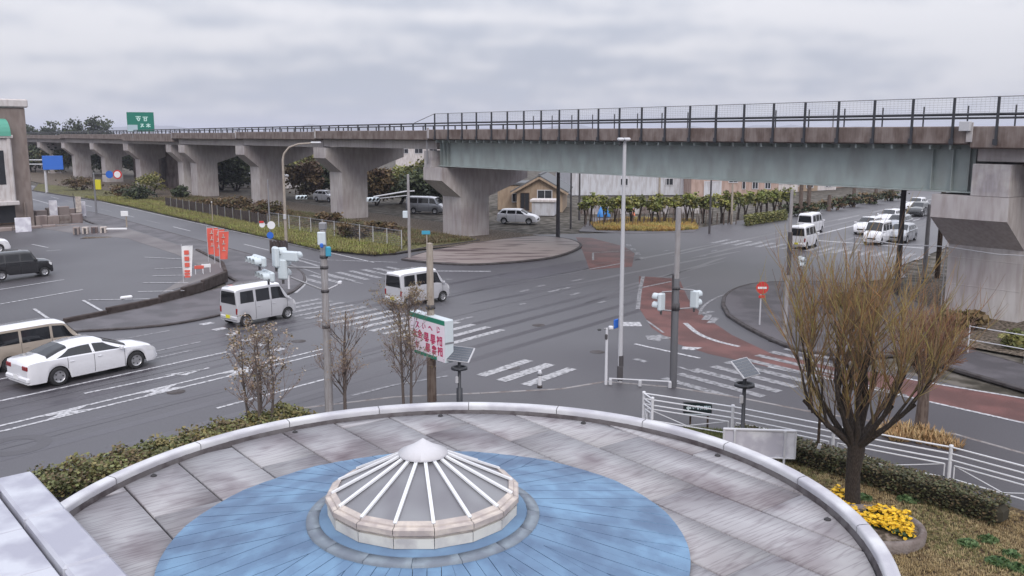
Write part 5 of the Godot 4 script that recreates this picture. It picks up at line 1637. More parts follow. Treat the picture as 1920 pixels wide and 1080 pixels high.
# ---------- fences, railings, flags, boards ----------
func make_fences() -> void:
	# white railing along the near pavement
	var f := thing("white_railing", "white tubular railing with braced lower panels along the near pavement", "railing")
	var pts := pv([4.254, -26.486,  4.083, -27.104,  6.503, -25.703,  8.852, -23.923,  11.258, -22.217,  12.952, -20.167,  14.333, -17.945])
	for i in pts.size() - 1:
		var a := Vector3(pts[i].x, 0.1, pts[i].y)
		var b := Vector3(pts[i + 1].x, 0.1, pts[i + 1].y)
		var n := maxi(1, roundi(a.distance_to(b) / 2.1))
		for k in n:
			var p := a.lerp(b, float(k) / n)
			var q := a.lerp(b, float(k + 1) / n)
			var st := sf()
			if k == 0 or n < 4:
				cyl(st, p, p + Vector3(0, 1.0, 0), 0.045, 10)
				lathe(st, [Vector2(0.055, 0.98), Vector2(0.05, 1.03), Vector2(0, 1.045)], 10, p)
				put(st, "post", M.rail_white, f)
			for y in [0.97, 0.8, 0.63]:
				st = sf()
				cyl(st, p + Vector3(0, y, 0), q + Vector3(0, y, 0), 0.024, 8)
				put(st, "rail", M.rail_white, f)
			st = sf()
			var g := (q - p).normalized() * 0.12
			cyl(st, p + g + Vector3(0, 0.14, 0), q - g + Vector3(0, 0.14, 0), 0.022, 8)
			cyl(st, p + g + Vector3(0, 0.5, 0), q - g + Vector3(0, 0.5, 0), 0.022, 8)
			cyl(st, p + g + Vector3(0, 0.14, 0), p + g + Vector3(0, 0.5, 0), 0.018, 8)
			cyl(st, q - g + Vector3(0, 0.14, 0), q - g + Vector3(0, 0.5, 0), 0.018, 8)
			var mid := (p + q) / 2
			cyl(st, p + g + Vector3(0, 0.5, 0), mid + Vector3(0, 0.16, 0), 0.014, 6)
			cyl(st, q - g + Vector3(0, 0.5, 0), mid + Vector3(0, 0.16, 0), 0.014, 6)
			put(st, "lower_panel", M.rail_white, f)
	# low pipe rail at the kerb
	var lp := thing("low_rail", "low pale pipe rail at the kerb between the white post and the grey pole", "railing")
	var st := sf()
	var l0 := Vector3(3.484, 0, -31.474) + Vector3(0, 0.1, 0)
	var l1 := Vector3(5.633, 0, -31.064) + Vector3(0, 0.1, 0)
	cyl(st, l0 + Vector3(0, 0.24, 0), l1 + Vector3(0, 0.24, 0), 0.03, 8)
	put(st, "rail", M.light_steel, lp)
	for t in [0.02, 0.5, 0.98]:
		st = sf()
		cbox(st, l0.lerp(l1, t) + Vector3(0, 0.12, 0), Vector3(0.12, 0.24, 0.1), 0.02)
		put(st, "foot", M.light_steel, lp)
	# dark board fence and wire fence behind the verge
	var ff := thing("board_fence", "dark slatted fence with pale posts behind the verge under the viaduct", "fence")
	for k in 14:
		var p := pb(82.5 + k * 2.2, 34.9, 0.1)
		for j in 5:
			st = sf()
			cbox(st, p + DB * (0.3 + j * 0.42) + Vector3(0, 0.62, 0), Vector3(0.34, 1.2 + rr(-0.06, 0.06), 0.04), 0.01, Basis(DB, Vector3.UP, DB.cross(Vector3.UP)))
			put(st, "board", M.wall_dark, ff)
		st = sf()
		cyl(st, p - RB * 0.06, p - RB * 0.06 + Vector3(0, 1.35, 0), 0.04, 8)
		put(st, "post", M.grey_steel, ff)
	var wf := thing("wire_fence", "thin grey wire fence behind the verge beside the junction", "fence")
	for k in 11:
		var p := pb(60.5 + k * 2.0, 36.4 - k * 0.13, 0.1)
		var q := pb(62.5 + k * 2.0, 36.27 - k * 0.13, 0.1)
		st = sf()
		cyl(st, p, p + Vector3(0, 1.5, 0), 0.035, 8)
		put(st, "post", M.light_steel, wf)
		st = sf()
		for j in 9:
			cyl(st, p + Vector3(0, 0.1 + j * 0.16, 0), q + Vector3(0, 0.1 + j * 0.16, 0), 0.006, 4)
		for j in 10:
			cyl(st, p.lerp(q, j / 10.0) + Vector3(0, 0.05, 0), p.lerp(q, j / 10.0) + Vector3(0, 1.42, 0), 0.006, 4)
		cyl(st, p + Vector3(0, 1.45, 0), q + Vector3(0, 1.45, 0), 0.022, 6)
		put(st, "wire_panel", M.grey_steel, wf)
	# railing by the right pier
	var rf := thing("pier_railing", "thin pale railing at the foot of the right pier", "railing")
	for k in 8:
		var p := pb(17.0 - k * 2.2, 37.0, 0.14)
		st = sf()
		cyl(st, p, p + Vector3(0, 1.15, 0), 0.03, 8)
		put(st, "post", M.light_steel, rf)
		for y in [1.1, 0.55]:
			st = sf()
			cyl(st, p + Vector3(0, y, 0), p - DB * 2.2 + Vector3(0, y, 0), 0.022, 6)
			put(st, "rail", M.light_steel, rf)
	# wire railing across the face of the right pier
	var gr := thing("guard_cable", "sagging pale cable rail in front of the right pier face", "railing")
	for k in 3:
		var p := pb(27.0 - k * 5.0, 44.6, 0.1)
		st = sf()
		cyl(st, p, p + Vector3(0, 3.4, 0), 0.03, 8)
		put(st, "post", M.grey_steel, gr)
		if k < 2:
			st = sf()
			tube(st, [p + Vector3(0, 3.35, 0), p - DB * 2.5 + Vector3(0, 3.22, 0), p - DB * 5.0 + Vector3(0, 3.35, 0)], [0.03], 6)
			put(st, "cable", M.light_steel, gr)

# ---------- plants ----------
func leaf_quad(st: SurfaceTool, p: Vector3, s: float, c: Color, flat := 0.0) -> void:
	var a := rr(0, TAU)
	var u := Vector3(cos(a), rr(-0.8, 0.8) * (1.0 - flat), sin(a)).normalized()
	var v := u.cross(Vector3(rr(-1, 1), rr(-1, 1) + flat * 3.0, rr(-1, 1))).normalized()
	st.set_color(c)
	var w := s * rr(0.35, 0.55)
	st.add_vertex(p - u * s * 0.5)
	st.add_vertex(p + v * w)
	st.add_vertex(p + u * s * 0.5)
	st.set_color(c)
	st.add_vertex(p - u * s * 0.5)
	st.add_vertex(p + u * s * 0.5)
	st.add_vertex(p - v * w)
func clumped(st: SurfaceTool, c: Vector3, r: Vector3, clumps: int, per: int, size: float, cols: Array, spread := 0.3) -> void:
	for k in clumps:
		var d := Vector3(rr(-1, 1), rr(-1, 1), rr(-1, 1))
		while d.length() > 1.0:
			d = Vector3(rr(-1, 1), rr(-1, 1), rr(-1, 1))
		d *= 0.55 + 0.45 * rng.randf()
		var col: Color = cols[rng.randi() % cols.size()]
		for j in per:
			var e := d + Vector3(rng.randfn(), rng.randfn() * 0.8, rng.randfn()) * spread * 0.5
			if e.y < -1.0:
				e.y = -2.0 - e.y
			var t := rr(0.75, 1.25)
			leaf_quad(st, c + e * r, size * rr(0.7, 1.3), Color(col.r * t, col.g * t, col.b * t * rr(0.85, 1.15)))
func leafy(called: String, label: String, cat: String, base: Vector3, r: Vector3, trunk: float, clumps: int, per: int, size: float, cols: Array, gr := "") -> Node3D:
	var o := thing(called, label, cat, base, 0.0, gr)
	var st := sf()
	for k in 3:
		var a := rr(0, TAU)
		tube(st, [Vector3(rr(-0.1, 0.1), -0.1, rr(-0.1, 0.1)), Vector3(cos(a) * r.x * 0.1, trunk * 0.6, sin(a) * r.z * 0.1), Vector3(cos(a) * r.x * 0.4, trunk + r.y * 0.9, sin(a) * r.z * 0.4)], [0.06 + r.y * 0.05, 0.05 + r.y * 0.035, 0.02], 6)
	put(st, "trunk" if trunk > 0.4 else "stem", M.bark, o)
	st = sf()
	clumped(st, Vector3(0, trunk + r.y, 0), r, clumps, per, size, cols)
	put(st, "crown" if trunk > 0.4 else "foliage", M.leaf, o)
	return o
const DARK := [Color(0.025, 0.036, 0.016), Color(0.04, 0.055, 0.024), Color(0.06, 0.075, 0.03), Color(0.03, 0.04, 0.02)]
const OLIVE := [Color(0.13, 0.14, 0.04), Color(0.19, 0.19, 0.055), Color(0.1, 0.11, 0.04), Color(0.22, 0.2, 0.07)]
const RUSSET := [Color(0.12, 0.08, 0.035), Color(0.09, 0.055, 0.035), Color(0.15, 0.1, 0.05), Color(0.08, 0.07, 0.03)]
const HEDGE := [Color(0.08, 0.085, 0.03), Color(0.13, 0.13, 0.045), Color(0.18, 0.15, 0.06), Color(0.11, 0.08, 0.04), Color(0.15, 0.165, 0.065)]
func branch(st: SurfaceTool, p: Vector3, d: Vector3, l: float, r: float, depth: int, cols: Array, up: float, kids: int, tips: Array, wob := 0.12) -> void:
	var pts := [p]
	var q := p
	var e := d
	for k in 3:
		e = (e + Vector3(rr(-1, 1), rr(-1, 1), rr(-1, 1)) * wob + Vector3(0, up, 0)).normalized()
		q += e * l / 3
		pts.append(q)
	st.set_color(cols[mini(depth, cols.size() - 1)] * rr(0.75, 1.25))
	tube(st, pts, [r, r * 0.85, r * 0.72, r * 0.6], 5 if r > 0.03 else 3, false)
	if depth <= 0:
		tips.append(q)
		return
	for k in kids:
		var t := rr(0.35, 1.0) if k > 0 else 1.0
		var b: Vector3 = pts[1 + int(t * 1.99)]
		var side := e.cross(Vector3(rr(-1, 1), rr(-1, 1), rr(-1, 1))).normalized()
		branch(st, b, (e + side * rr(0.35, 0.75)).normalized(), l * rr(0.6, 0.85), r * rr(0.5, 0.62), depth - 1, cols, up, kids, tips, wob)
func bare_tree(label: String, base: Vector3, h: float, stems: int, depth: int, spread: float, r: float, bud: Array, bud_size: float) -> Node3D:
	var o := thing("bare_tree", label, "tree", base)
	var trunk := sf()
	var st := sf()
	var tips := []
	var cols := [Color(0.26, 0.19, 0.17), Color(0.2, 0.15, 0.135), Color(0.13, 0.1, 0.09), Color(0.1, 0.08, 0.072)]
	for k in stems:
		var a := TAU * k / stems + rr(-0.4, 0.4)
		var b := Vector3(cos(a), 0, sin(a)) * 0.12 * (stems - 1)
		var m := b + Vector3(cos(a) * spread * 0.15 * (stems - 1), h * 0.42, sin(a) * spread * 0.15 * (stems - 1))
		var t := m + Vector3(rr(-0.1, 0.1), h * 0.4, rr(-0.1, 0.1))
		trunk.set_color(cols[3])
		tube(trunk, [b - Vector3(0, 0.1, 0), m, t], [r, r * 0.75, r * 0.3], 7)
		for j in 15:
			var f := rr(0.15, 1.0)
			var p := b.lerp(m, f * 2) if f < 0.5 else m.lerp(t, f * 2 - 1)
			var c := rr(0, TAU)
			branch(st, p, Vector3(cos(c), rr(0.6, 1.3), sin(c)).normalized(), h * rr(0.12, 0.24) * (1.15 - f * 0.5), r * 0.4 * (1.1 - f * 0.6), depth, cols, 0.12, 3, tips)
	put(trunk, "trunk", M.twig, o)
	put(st, "branches", M.twig, o)
	if bud:
		st = sf()
		for p in tips:
			for k in 3:
				leaf_quad(st, p + Vector3(rr(-1, 1), rr(-1, 1), rr(-1, 1)) * 0.08, bud_size * rr(0.6, 1.3), bud[rng.randi() % bud.size()])
		put(st, "buds", M.leaf, o)
	return o
func make_plants() -> void:
	# big pollarded tree on the lawn
	var tb := Vector3(8.155, 0, -20.579) + Vector3(0, 0.1, 0)
	var o := thing("pollarded_tree", "big bare pollarded tree with upright olive shoots on the right lawn", "tree", tb)
	var st := sf()
	st.set_color(Color(0.05, 0.04, 0.035))
	tube(st, [Vector3(0, -0.1, 0), Vector3(0.01, 0.25, 0), Vector3(-0.02, 0.9, 0), Vector3(0.02, 1.5, 0), Vector3(0.0, 1.75, 0)], [0.23, 0.185, 0.165, 0.2, 0.22], 12)
	put(st, "trunk", M.bark, o)
	var limbs := sf()
	var shoots := sf()
	var tones := [Color(0.19, 0.125, 0.07), Color(0.26, 0.19, 0.07), Color(0.27, 0.145, 0.065), Color(0.17, 0.11, 0.08), Color(0.27, 0.22, 0.08), Color(0.22, 0.135, 0.075)]
	for k in 11:
		var a := TAU * k / 11 + rr(-0.25, 0.25)
		var lean := rr(0.55, 1.15) if k % 3 else rr(0.1, 0.4)
		var d := Vector3(cos(a) * lean, 1.0, sin(a) * lean).normalized()
		var p0 := Vector3(cos(a) * 0.1, 1.62, sin(a) * 0.1)
		var p1 := p0 + d * rr(0.75, 1.0) + Vector3(rr(-0.06, 0.06), 0, rr(-0.06, 0.06))
		var p2 := p1 + (d + Vector3(cos(a) * 0.16, 0.25, sin(a) * 0.16)).normalized() * rr(0.6, 0.95)
		tube(limbs, [p0 - d * 0.25, p0.lerp(p1, 0.5) + Vector3(rr(-0.04, 0.04), 0, rr(-0.04, 0.04)), p1, p2], [0.1, 0.08, 0.06, 0.04], 7, false)
		var starts := []
		for j in (3 if k % 2 else 2):   # long secondary limbs
			var b0 := p1.lerp(p2, rr(0.0, 1.0))
			var c := rr(0, TAU)
			var e := (d + Vector3(cos(c) * 0.4, 0.5, sin(c) * 0.4)).normalized()
			var q := b0
			var pts := [b0 - e * 0.1]
			for n in 4:
				e = (e + Vector3(rr(-0.16, 0.16), 0.1, rr(-0.16, 0.16))).normalized()
				q += e * rr(0.26, 0.42)
				pts.append(q)
			tube(limbs, pts, [0.042, 0.036, 0.029, 0.022, 0.016], 6, false)
			for n in 3:
				starts.append([pts[n + 1].lerp(pts[n + 2], rng.randf()), e])
			starts.append([q, e])
		for j in 2:
			starts.append([p0.lerp(p1, rr(0.5, 1.0)), d])
		for w0 in starts:
			for j in 1 + rng.randi() % 2:
				var c := rr(0, TAU)
				var e: Vector3 = (w0[1] * 0.8 + Vector3(cos(c) * rr(0.2, 0.85), 0.45, sin(c) * rr(0.2, 0.85))).normalized()
				var l := rr(1.2, 2.7) * (0.75 if e.y < 0.8 else 1.0)
				var q: Vector3 = w0[0]
				var pts := [q]
				for n in 6:
					e = (e + Vector3(rr(-0.2, 0.2), 0.07, rr(-0.2, 0.2))).normalized()
					q += e * l / 6
					pts.append(q)
				var tone: Color = tones[rng.randi() % tones.size()]
				var dark := rr(0.7, 1.0)
				shoots.set_color(Color(0.07, 0.055, 0.045).lerp(tone * dark, 0.35))
				tube(shoots, pts.slice(0, 3), [0.02, 0.017, 0.014], 4, false)
				shoots.set_color(tone * dark)
				tube(shoots, pts.slice(2), [0.014, 0.011, 0.008, 0.005, 0.003], 4, false)
				for n in 12:   # fine side twigs
					var m := 1 + rng.randi() % 5
					var w: Vector3 = pts[m].lerp(pts[m + 1], rng.randf())
					var g: Vector3 = ((pts[m + 1] - pts[m]).normalized() + Vector3(rr(-0.7, 0.7), rr(-0.1, 0.5), rr(-0.7, 0.7))).normalized()
					var l2 := rr(0.25, 0.85)
					shoots.set_color(tones[rng.randi() % tones.size()] * rr(0.8, 1.3))
					tube(shoots, [w, w + g * l2 * 0.5 + Vector3(rr(-0.02, 0.02), 0.02, 0), w + g * l2 + Vector3(0, 0.1, 0)], [0.007, 0.005, 0.002], 3, false)
	put(limbs, "limbs", M.bark, o)
	put(shoots, "shoots", M.twig, o).set_meta("kind", "stuff")
	# stake beside it
	var sk := pole("tree_stake", "dark thin wooden stake standing left of the pollarded tree", "stake", Vector3(8.171, 0, -23.144) + Vector3(0, 0.1, 0), 1.9, 0.04, 0.035, M.wood)
	bar(sk, Vector3(-0.02, 0.5, 0.03), Vector3(0.03, 0.75, 0.05), 0.05, "light_steel", "tie")
	# russet tree behind
	var rt := thing("russet_tree", "twiggy reddish brown tree behind the pollarded tree by the road", "tree", Vector3(12.578, 0, -26.783) + Vector3(0, 0.1, 0))
	st = sf()
	tube(st, [Vector3(0, -0.1, 0), Vector3(0.02, 0.9, 0), Vector3(0.0, 1.7, -0.05)], [0.2, 0.16, 0.17], 10)
	put(st, "trunk", M.pole_brown, rt)
	st = sf()
	var tips := []
	for k in 16:
		var a := TAU * k / 16 + rr(-0.3, 0.3)
		branch(st, Vector3(0, rr(1.3, 1.75), 0), Vector3(cos(a) * 0.7 + 0.22, 1.0, sin(a) * 0.7 - 0.2).normalized(), rr(0.8, 1.3), 0.05, 3, [Color(0.2, 0.1, 0.06), Color(0.16, 0.085, 0.055), Color(0.09, 0.06, 0.05), Color(0.06, 0.045, 0.04)], 0.1, 4, tips)
	put(st, "branches", M.twig, rt).set_meta("kind", "stuff")
	# three small bare trees at the near kerb of road A
	var pink := [Color(0.28, 0.21, 0.17), Color(0.22, 0.16, 0.1), Color(0.15, 0.12, 0.06), Color(0.36, 0.31, 0.27)]
	bare_tree("small bare tree with many stems and pale buds at the end of the long hedge", Vector3(-7.668, 0, -26.481) + Vector3(0, 0.1, 0), 3.5, 4, 2, 0.35, 0.045, pink, 0.075)
	bare_tree("small bare tree with open branches in front of the thick steel pole", Vector3(-5.275, 0, -27.623) + Vector3(0, 0.1, 0), 4.2, 1, 3, 0.8, 0.06, [pink[1]], 0.04)
	bare_tree("small bare tree with fine reddish twigs left of the billboard", Vector3(-3.428, 0, -28.628) + Vector3(0, 0.1, 0), 4.3, 2, 3, 0.3, 0.05, [pink[1], pink[2]], 0.05)
	# long hedge by road A
	var hd := thing("long_hedge", "long loose green and russet hedge between the near lane and the round roof", "hedge")
	var h0 := Vector3(-12.084, 0, -21.619)
	var h1 := Vector3(-6.991, 0, -27.515)
	st = sf()
	var core := sf()
	for k in 130:
		var c := h0.lerp(h1, k / 129.0)
		var hh := 0.42 + 0.12 * sin(k * 0.37) + rr(-0.08, 0.14)
		var col: Color = HEDGE[rng.randi() % HEDGE.size()]
		for j in 110:
			var off := RA * rr(-0.3, 1.25) + DA * rr(-0.2, 0.2)
			var y := 0.1 + hh * sqrt(rng.randf())
			var t := rr(0.7, 1.35)
			leaf_quad(st, c + off + Vector3(0, y, 0), rr(0.07, 0.13), Color(col.r * t, col.g * t, col.b * t), 0.3)
		for j in 3:
			var off := RA * rr(-0.2, 1.1) + DA * rr(-0.2, 0.2)
			core.set_color(Color(0.05, 0.04, 0.03))
			tube(core, [c + off * 0.8, c + off + Vector3(0, hh * 0.9, 0)], [0.02, 0.008], 3, false)
	put(core, "stems", M.twig, hd)
	put(st, "foliage", M.leaf, hd).set_meta("kind", "stuff")
	# clipped hedge inside the white railing
	var ch := thing("clipped_hedge", "low clipped hedge inside the white railing on the right lawn", "hedge")
	st = sf()
	core = sf()
	var hp := pv([6.471, -25.052,  7.211, -24.389,  8.544, -23.041,  9.854, -21.447,  10.712, -20.474,  11.316, -19.695])
	for i in hp.size() - 1:
		var a := Vector3(hp[i].x, 0.1, hp[i].y)
		var b := Vector3(hp[i + 1].x, 0.1, hp[i + 1].y)
		var n := (b - a).cross(Vector3.UP).normalized()
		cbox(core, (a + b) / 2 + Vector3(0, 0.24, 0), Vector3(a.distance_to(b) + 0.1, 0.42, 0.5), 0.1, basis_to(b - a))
		for k in int(a.distance_to(b) * 1500):
			var u := rr(-0.36, 0.36)
			var y := 0.55 + rr(-0.05, 0.07)
			if rng.randf() < 0.5:
				u = 0.34 * (1.0 if rng.randf() < 0.5 else -1.0) + rr(-0.05, 0.05)
				y = rr(0.03, 0.56)
			var col: Color = [Color(0.05, 0.055, 0.025), Color(0.09, 0.08, 0.035), Color(0.07, 0.075, 0.03), Color(0.1, 0.07, 0.035)][rng.randi() % 4]
			leaf_quad(st, a.lerp(b, rng.randf()) + n * u + Vector3(0, y, 0), rr(0.05, 0.09), col * rr(0.7, 1.3), 0.4)
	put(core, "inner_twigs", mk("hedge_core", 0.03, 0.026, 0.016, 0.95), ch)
	put(st, "foliage", M.leaf, ch).set_meta("kind", "stuff")
	# grass of the lawn
	var gm := sf()
	for k in 5:
		var a := TAU * k / 5 + rr(-0.3, 0.3)
		var d := Vector3(cos(a), 0, sin(a))
		gm.set_color(Color.WHITE)
		gm.add_vertex(d * 0.02 + d.cross(Vector3.UP) * 0.012)
		gm.add_vertex(d * rr(0.05, 0.09) + Vector3(0, rr(0.05, 0.1), 0))
		gm.add_vertex(d * 0.02 - d.cross(Vector3.UP) * 0.012)
	gm.generate_normals()
	gm.set_material(M.leaf)
	var gmesh := gm.commit()
	var lawn := pv([5.359, -26.486,  6.826, -25.235,  8.709, -23.514,  11.017, -21.652,  12.034, -19.988,  14.035, -16.545,  6.913, -7.379,  2.786, -7.379,  4.028, -22.436])
	scatter("dry_grass", gmesh, lawn, 34000, 0.13, [Color(0.31, 0.23, 0.11), Color(0.24, 0.17, 0.085), Color(0.36, 0.28, 0.15), Color(0.17, 0.16, 0.06)], "dry brown grass of the lawn on the right", 0.5, 1.0)
	var strip := pv([5.229, -26.486,  6.362, -26.187,  5.989, -24.432,  5.247, -25.098])
	scatter("green_grass", gmesh, strip, 2500, 0.13, [Color(0.09, 0.11, 0.03), Color(0.12, 0.12, 0.035)], "green grass strip beside the small dark direction sign", 0.9, 1.6)
	var verge := pv([-59.869, -127.524,  -47.635, -112.561,  -22.707, -80.046,  -14.872, -69.71,  -10.276, -66.626,  -8.81, -67.523,  -8.613, -72.735,  -10.301, -79.21,  -20.066, -84.977,  -32.868, -103.433,  -53.882, -127.524])
	scatter("verge_grass", gmesh, verge, 22000, 0.13, [Color(0.18, 0.2, 0.055), Color(0.24, 0.22, 0.07), Color(0.17, 0.14, 0.06), Color(0.21, 0.23, 0.055)], "rough green and yellow grass of the verge by the left road", 2.0, 4.2)
	var under := quad_ab(false, 62, 130, 37, 44.5)
	scatter("rough_grass", gmesh, under, 16000, 0.06, [Color(0.14, 0.1, 0.05), Color(0.1, 0.08, 0.04), Color(0.16, 0.12, 0.06), Color(0.1, 0.11, 0.04)], "brown rough grass under the concrete spans of the viaduct", 2.2, 4.8)
	var plot := pv([7.948, -91.084,  12.554, -96.872,  18.928, -94.472,  17.651, -85.938,  14.39, -84.037,  8.026, -84.977])
	scatter("yellow_ground_cover", gmesh, plot, 9000, 0.02, [Color(0.42, 0.29, 0.07), Color(0.36, 0.21, 0.07), Color(0.24, 0.22, 0.07), Color(0.46, 0.34, 0.1)], "yellow ground cover on the corner plot before the hedge trees", 2.0, 4.0)
	var dry := pv([11.042, -26.486,  11.983, -26.791,  12.504, -26.486,  12.841, -25.991,  13.019, -25.052,  12.573, -24.606,  11.79, -25.235,  11.129, -25.514])
	scatter("tall_dry_grass", gmesh, dry, 300, 0.1, [Color(0.3, 0.18, 0.08), Color(0.36, 0.25, 0.12), Color(0.24, 0.15, 0.07)], "tall orange dry grass round the russet tree trunk", 1.4, 3.6)
	for e in [[Vector3(9.982, 0, -18.599), 0.22], [Vector3(10.522, 0, -18.807), 0.2], [Vector3(10.182, 0, -17.76), 0.24], [Vector3(10.644, 0, -18.097), 0.16], [Vector3(10.42, 0, -17.481), 0.2], [Vector3(8.67, 0, -21.12), 0.2], [Vector3(9.679, 0, -21.022), 0.25]]:
		st = sf()
		for k in 260:
			var a := rr(0, TAU)
			var r: float = e[1] * sqrt(rng.randf())
			leaf_quad(st, e[0] + Vector3(cos(a) * r, 0.15 + rr(0, 0.14) * (1.0 - r / e[1]), sin(a) * r), rr(0.06, 0.12), [Color(0.05, 0.1, 0.035), Color(0.08, 0.13, 0.045)][k % 2])
		tag(put(st, "grass_tuft", M.leaf), "green weed tuft growing in the dry lawn near the lower right corner", "weed", "green tufts in the dry lawn")
	# dark trees behind the viaduct
	var bt := [["dense dark evergreen tree behind the silver minibus", Vector3(-10.287, 0, -109.347), Vector3(4.2, 2.3, 3.0), DARK], ["dark evergreen tree touching the left steel-span pier", Vector3(-7.094, 0, -104.851), Vector3(2.8, 2.2, 2.5), DARK], ["olive tree left of the dense evergreen tree", Vector3(-14.54, 0, -115.096), Vector3(3.6, 2.4, 3.0), OLIVE], ["tall yellow-green tree behind the evergreen trees", Vector3(-12.722, 0, -127.524), Vector3(5.0, 2.5, 3.0), OLIVE], ["dark tree seen between the two middle piers", Vector3(-26.193, 0, -127.524), Vector3(3.4, 2.6, 3.0), DARK], ["russet tree left of the dark tree between the piers", Vector3(-29.01, 0, -125.442), Vector3(3.2, 2.6, 3.0), RUSSET], ["olive tree between the piers behind the russet tree", Vector3(-30.162, 0, -139.047), Vector3(4.2, 3.2, 3.0), OLIVE], ["dark tree behind the third pier", Vector3(-43.824, 0, -141.603), Vector3(4.2, 2.8, 3.0), DARK], ["olive tree left of the third pier", Vector3(-46.918, 0, -144.254), Vector3(4.5, 3.4, 3.0), OLIVE], ["brownish tree left of the dark evergreen row", Vector3(-17.201, 0, -112.561), Vector3(2.6, 2.2, 2.5), RUSSET]]
	for e in bt:
		leafy("background_tree", e[0], "tree", e[1] + Vector3(0, 0, -3), e[2], 0.5, 75, 42, 0.42, e[3], "trees behind the viaduct")
	for k in 11:
		leafy("background_tree", "%s dark tree in the belt behind the far left piers" % ["first", "second", "third", "fourth", "fifth", "sixth", "seventh", "eighth", "ninth", "tenth", "last"][k], "tree", Vector3(-128 + k * 8.2, 0, -222 + k * 4.5), Vector3(5.6, 3.4, 3.0), 0.4, 60, 34, 0.6, DARK + [RUSSET[3]], "tree belt behind the far left piers")
	# shrubs under the viaduct
	var sh := [["rounded olive bush left of the double pier", Vector3(-53.285, 0, -134.199), Vector3(2.6, 1.7, 2.0), OLIVE], ["low dark bush under the rounded olive bush", Vector3(-49.787, 0, -121.474), Vector3(2.4, 1.1, 1.6), DARK], ["dark bush at the foot of the double pier", Vector3(-45.65, 0, -125.442), Vector3(1.4, 1.0, 1.2), DARK], ["russet shrub row in front of the third pier", Vector3(-33.143, 0, -106.309), Vector3(4.4, 0.9, 1.4), RUSSET], ["second russet shrub right of the third pier", Vector3(-26.581, 0, -98.118), Vector3(3.2, 0.9, 1.2), RUSSET], ["dark shrub on the verge in front of the middle pier", Vector3(-13.288, 0, -76.411), Vector3(1.7, 0.9, 1.2), RUSSET], ["brown shrub right of the dark verge shrub", Vector3(-11.773, 0, -81.334), Vector3(1.6, 0.6, 1.0), RUSSET], ["small brown shrub at the foot of the middle pier", Vector3(-18.365, 0, -88.955), Vector3(1.8, 0.7, 1.0), RUSSET], ["brown shrub left of the board fence", Vector3(-54.63, 0, -127.524), Vector3(3.0, 1.0, 1.4), RUSSET], ["dark shrub under the blue road sign", Vector3(-68.475, 0, -144.254), Vector3(4.0, 1.2, 1.6), RUSSET], ["low brown shrub at the right pier foot", Vector3(20.84, 0, -41.251), Vector3(1.3, 0.5, 0.7), RUSSET], ["russet scrub on the right island", Vector3(17.707, 0, -46.178), Vector3(1.8, 0.45, 1.0), RUSSET], ["low green bush beside the right pier railing", Vector3(21.303, 0, -37.342), Vector3(0.9, 0.35, 0.6), OLIVE]]
	for e in sh:
		leafy("shrub", e[0], "shrub", e[1], e[2], 0.05, 40, 34, 0.26, e[3], "shrubs under and beside the viaduct")
	# the row of trained trees along the plot
	var rowp := []
	for k in 17:
		rowp.append((Vector3(7.304, 0, -91.084)).lerp(Vector3(22.173, 0, -92.186), k / 16.0))
	for k in 8:
		rowp.append((Vector3(23.952, 0, -95.658)).lerp(Vector3(31.955, 0, -104.851), k / 7.0))
	for k in rowp.size():
		leafy("orchard_tree", "small yellow-green orchard tree in the row before the warehouses, number %s from the left" % ["one", "two", "three", "four", "five", "six", "seven", "eight", "nine", "ten", "eleven", "twelve", "thirteen", "fourteen", "fifteen", "sixteen", "seventeen", "eighteen", "nineteen", "twenty", "twenty-one", "twenty-two", "twenty-three", "twenty-four", "twenty-five"][k], "tree", rowp[k] + Vector3(rr(-0.3, 0.3), 0, rr(-0.8, 0.8)), Vector3(rr(0.85, 1.15), rr(0.75, 1.0), 1.0), rr(1.1, 1.45), 20, 26, 0.24, OLIVE + [Color(0.27, 0.27, 0.07), Color(0.17, 0.2, 0.045)], "orchard trees before the warehouses")
	var vs := thing("vine_stakes", "brown stakes and dry stems standing below the orchard trees", "stakes")
	for k in 60:
		var p := (Vector3(7.136, 0, -88.955)).lerp(Vector3(22.449, 0, -91.084), k / 59.0) + Vector3(0, 0, rr(-1.5, 1.0))
		st = sf()
		tube(st, [p, p + Vector3(rr(-0.1, 0.1), rr(0.8, 1.6), 0)], [0.05, 0.035], 5)
		put(st, "stake", M.pole_brown, vs)
	# clipped roadside hedge right
	var rh := thing("roadside_hedge", "low olive box hedge at the far corner of the right road", "hedge")
	st = sf()
	var a0 := Vector3(22.982, 0, -88.955)
	var a1 := Vector3(29.081, 0, -95.658)
	for k in 3200:
		leaf_quad(st, a0.lerp(a1, rng.randf()) + Vector3(0, rr(0.05, 1.05), rr(-1.0, 0.3)), rr(0.12, 0.22), OLIVE[k % 4] * rr(0.7, 1.2), 0.2)
	put(st, "foliage", M.leaf, rh).set_meta("kind", "stuff")
	var rs := [Vector3(34.838, 0, -102.052), Vector3(38.771, 0, -106.309), Vector3(43.041, 0, -110.931), Vector3(47.353, 0, -115.966), Vector3(32.36, 0, -98.118), Vector3(52.07, 0, -121.474)]
	for k in 6:
		leafy("roadside_shrub", "dull brown shrub between the utility poles, %s along the right road" % ["first", "second", "third", "fourth", "last but one", "last"][k], "shrub", rs[k] + Vector3(-1.0, 0, -1.5), Vector3(2.2, 0.75, 1.0), 0.05, 26, 26, 0.28, RUSSET + DARK, "shrubs along the right road")
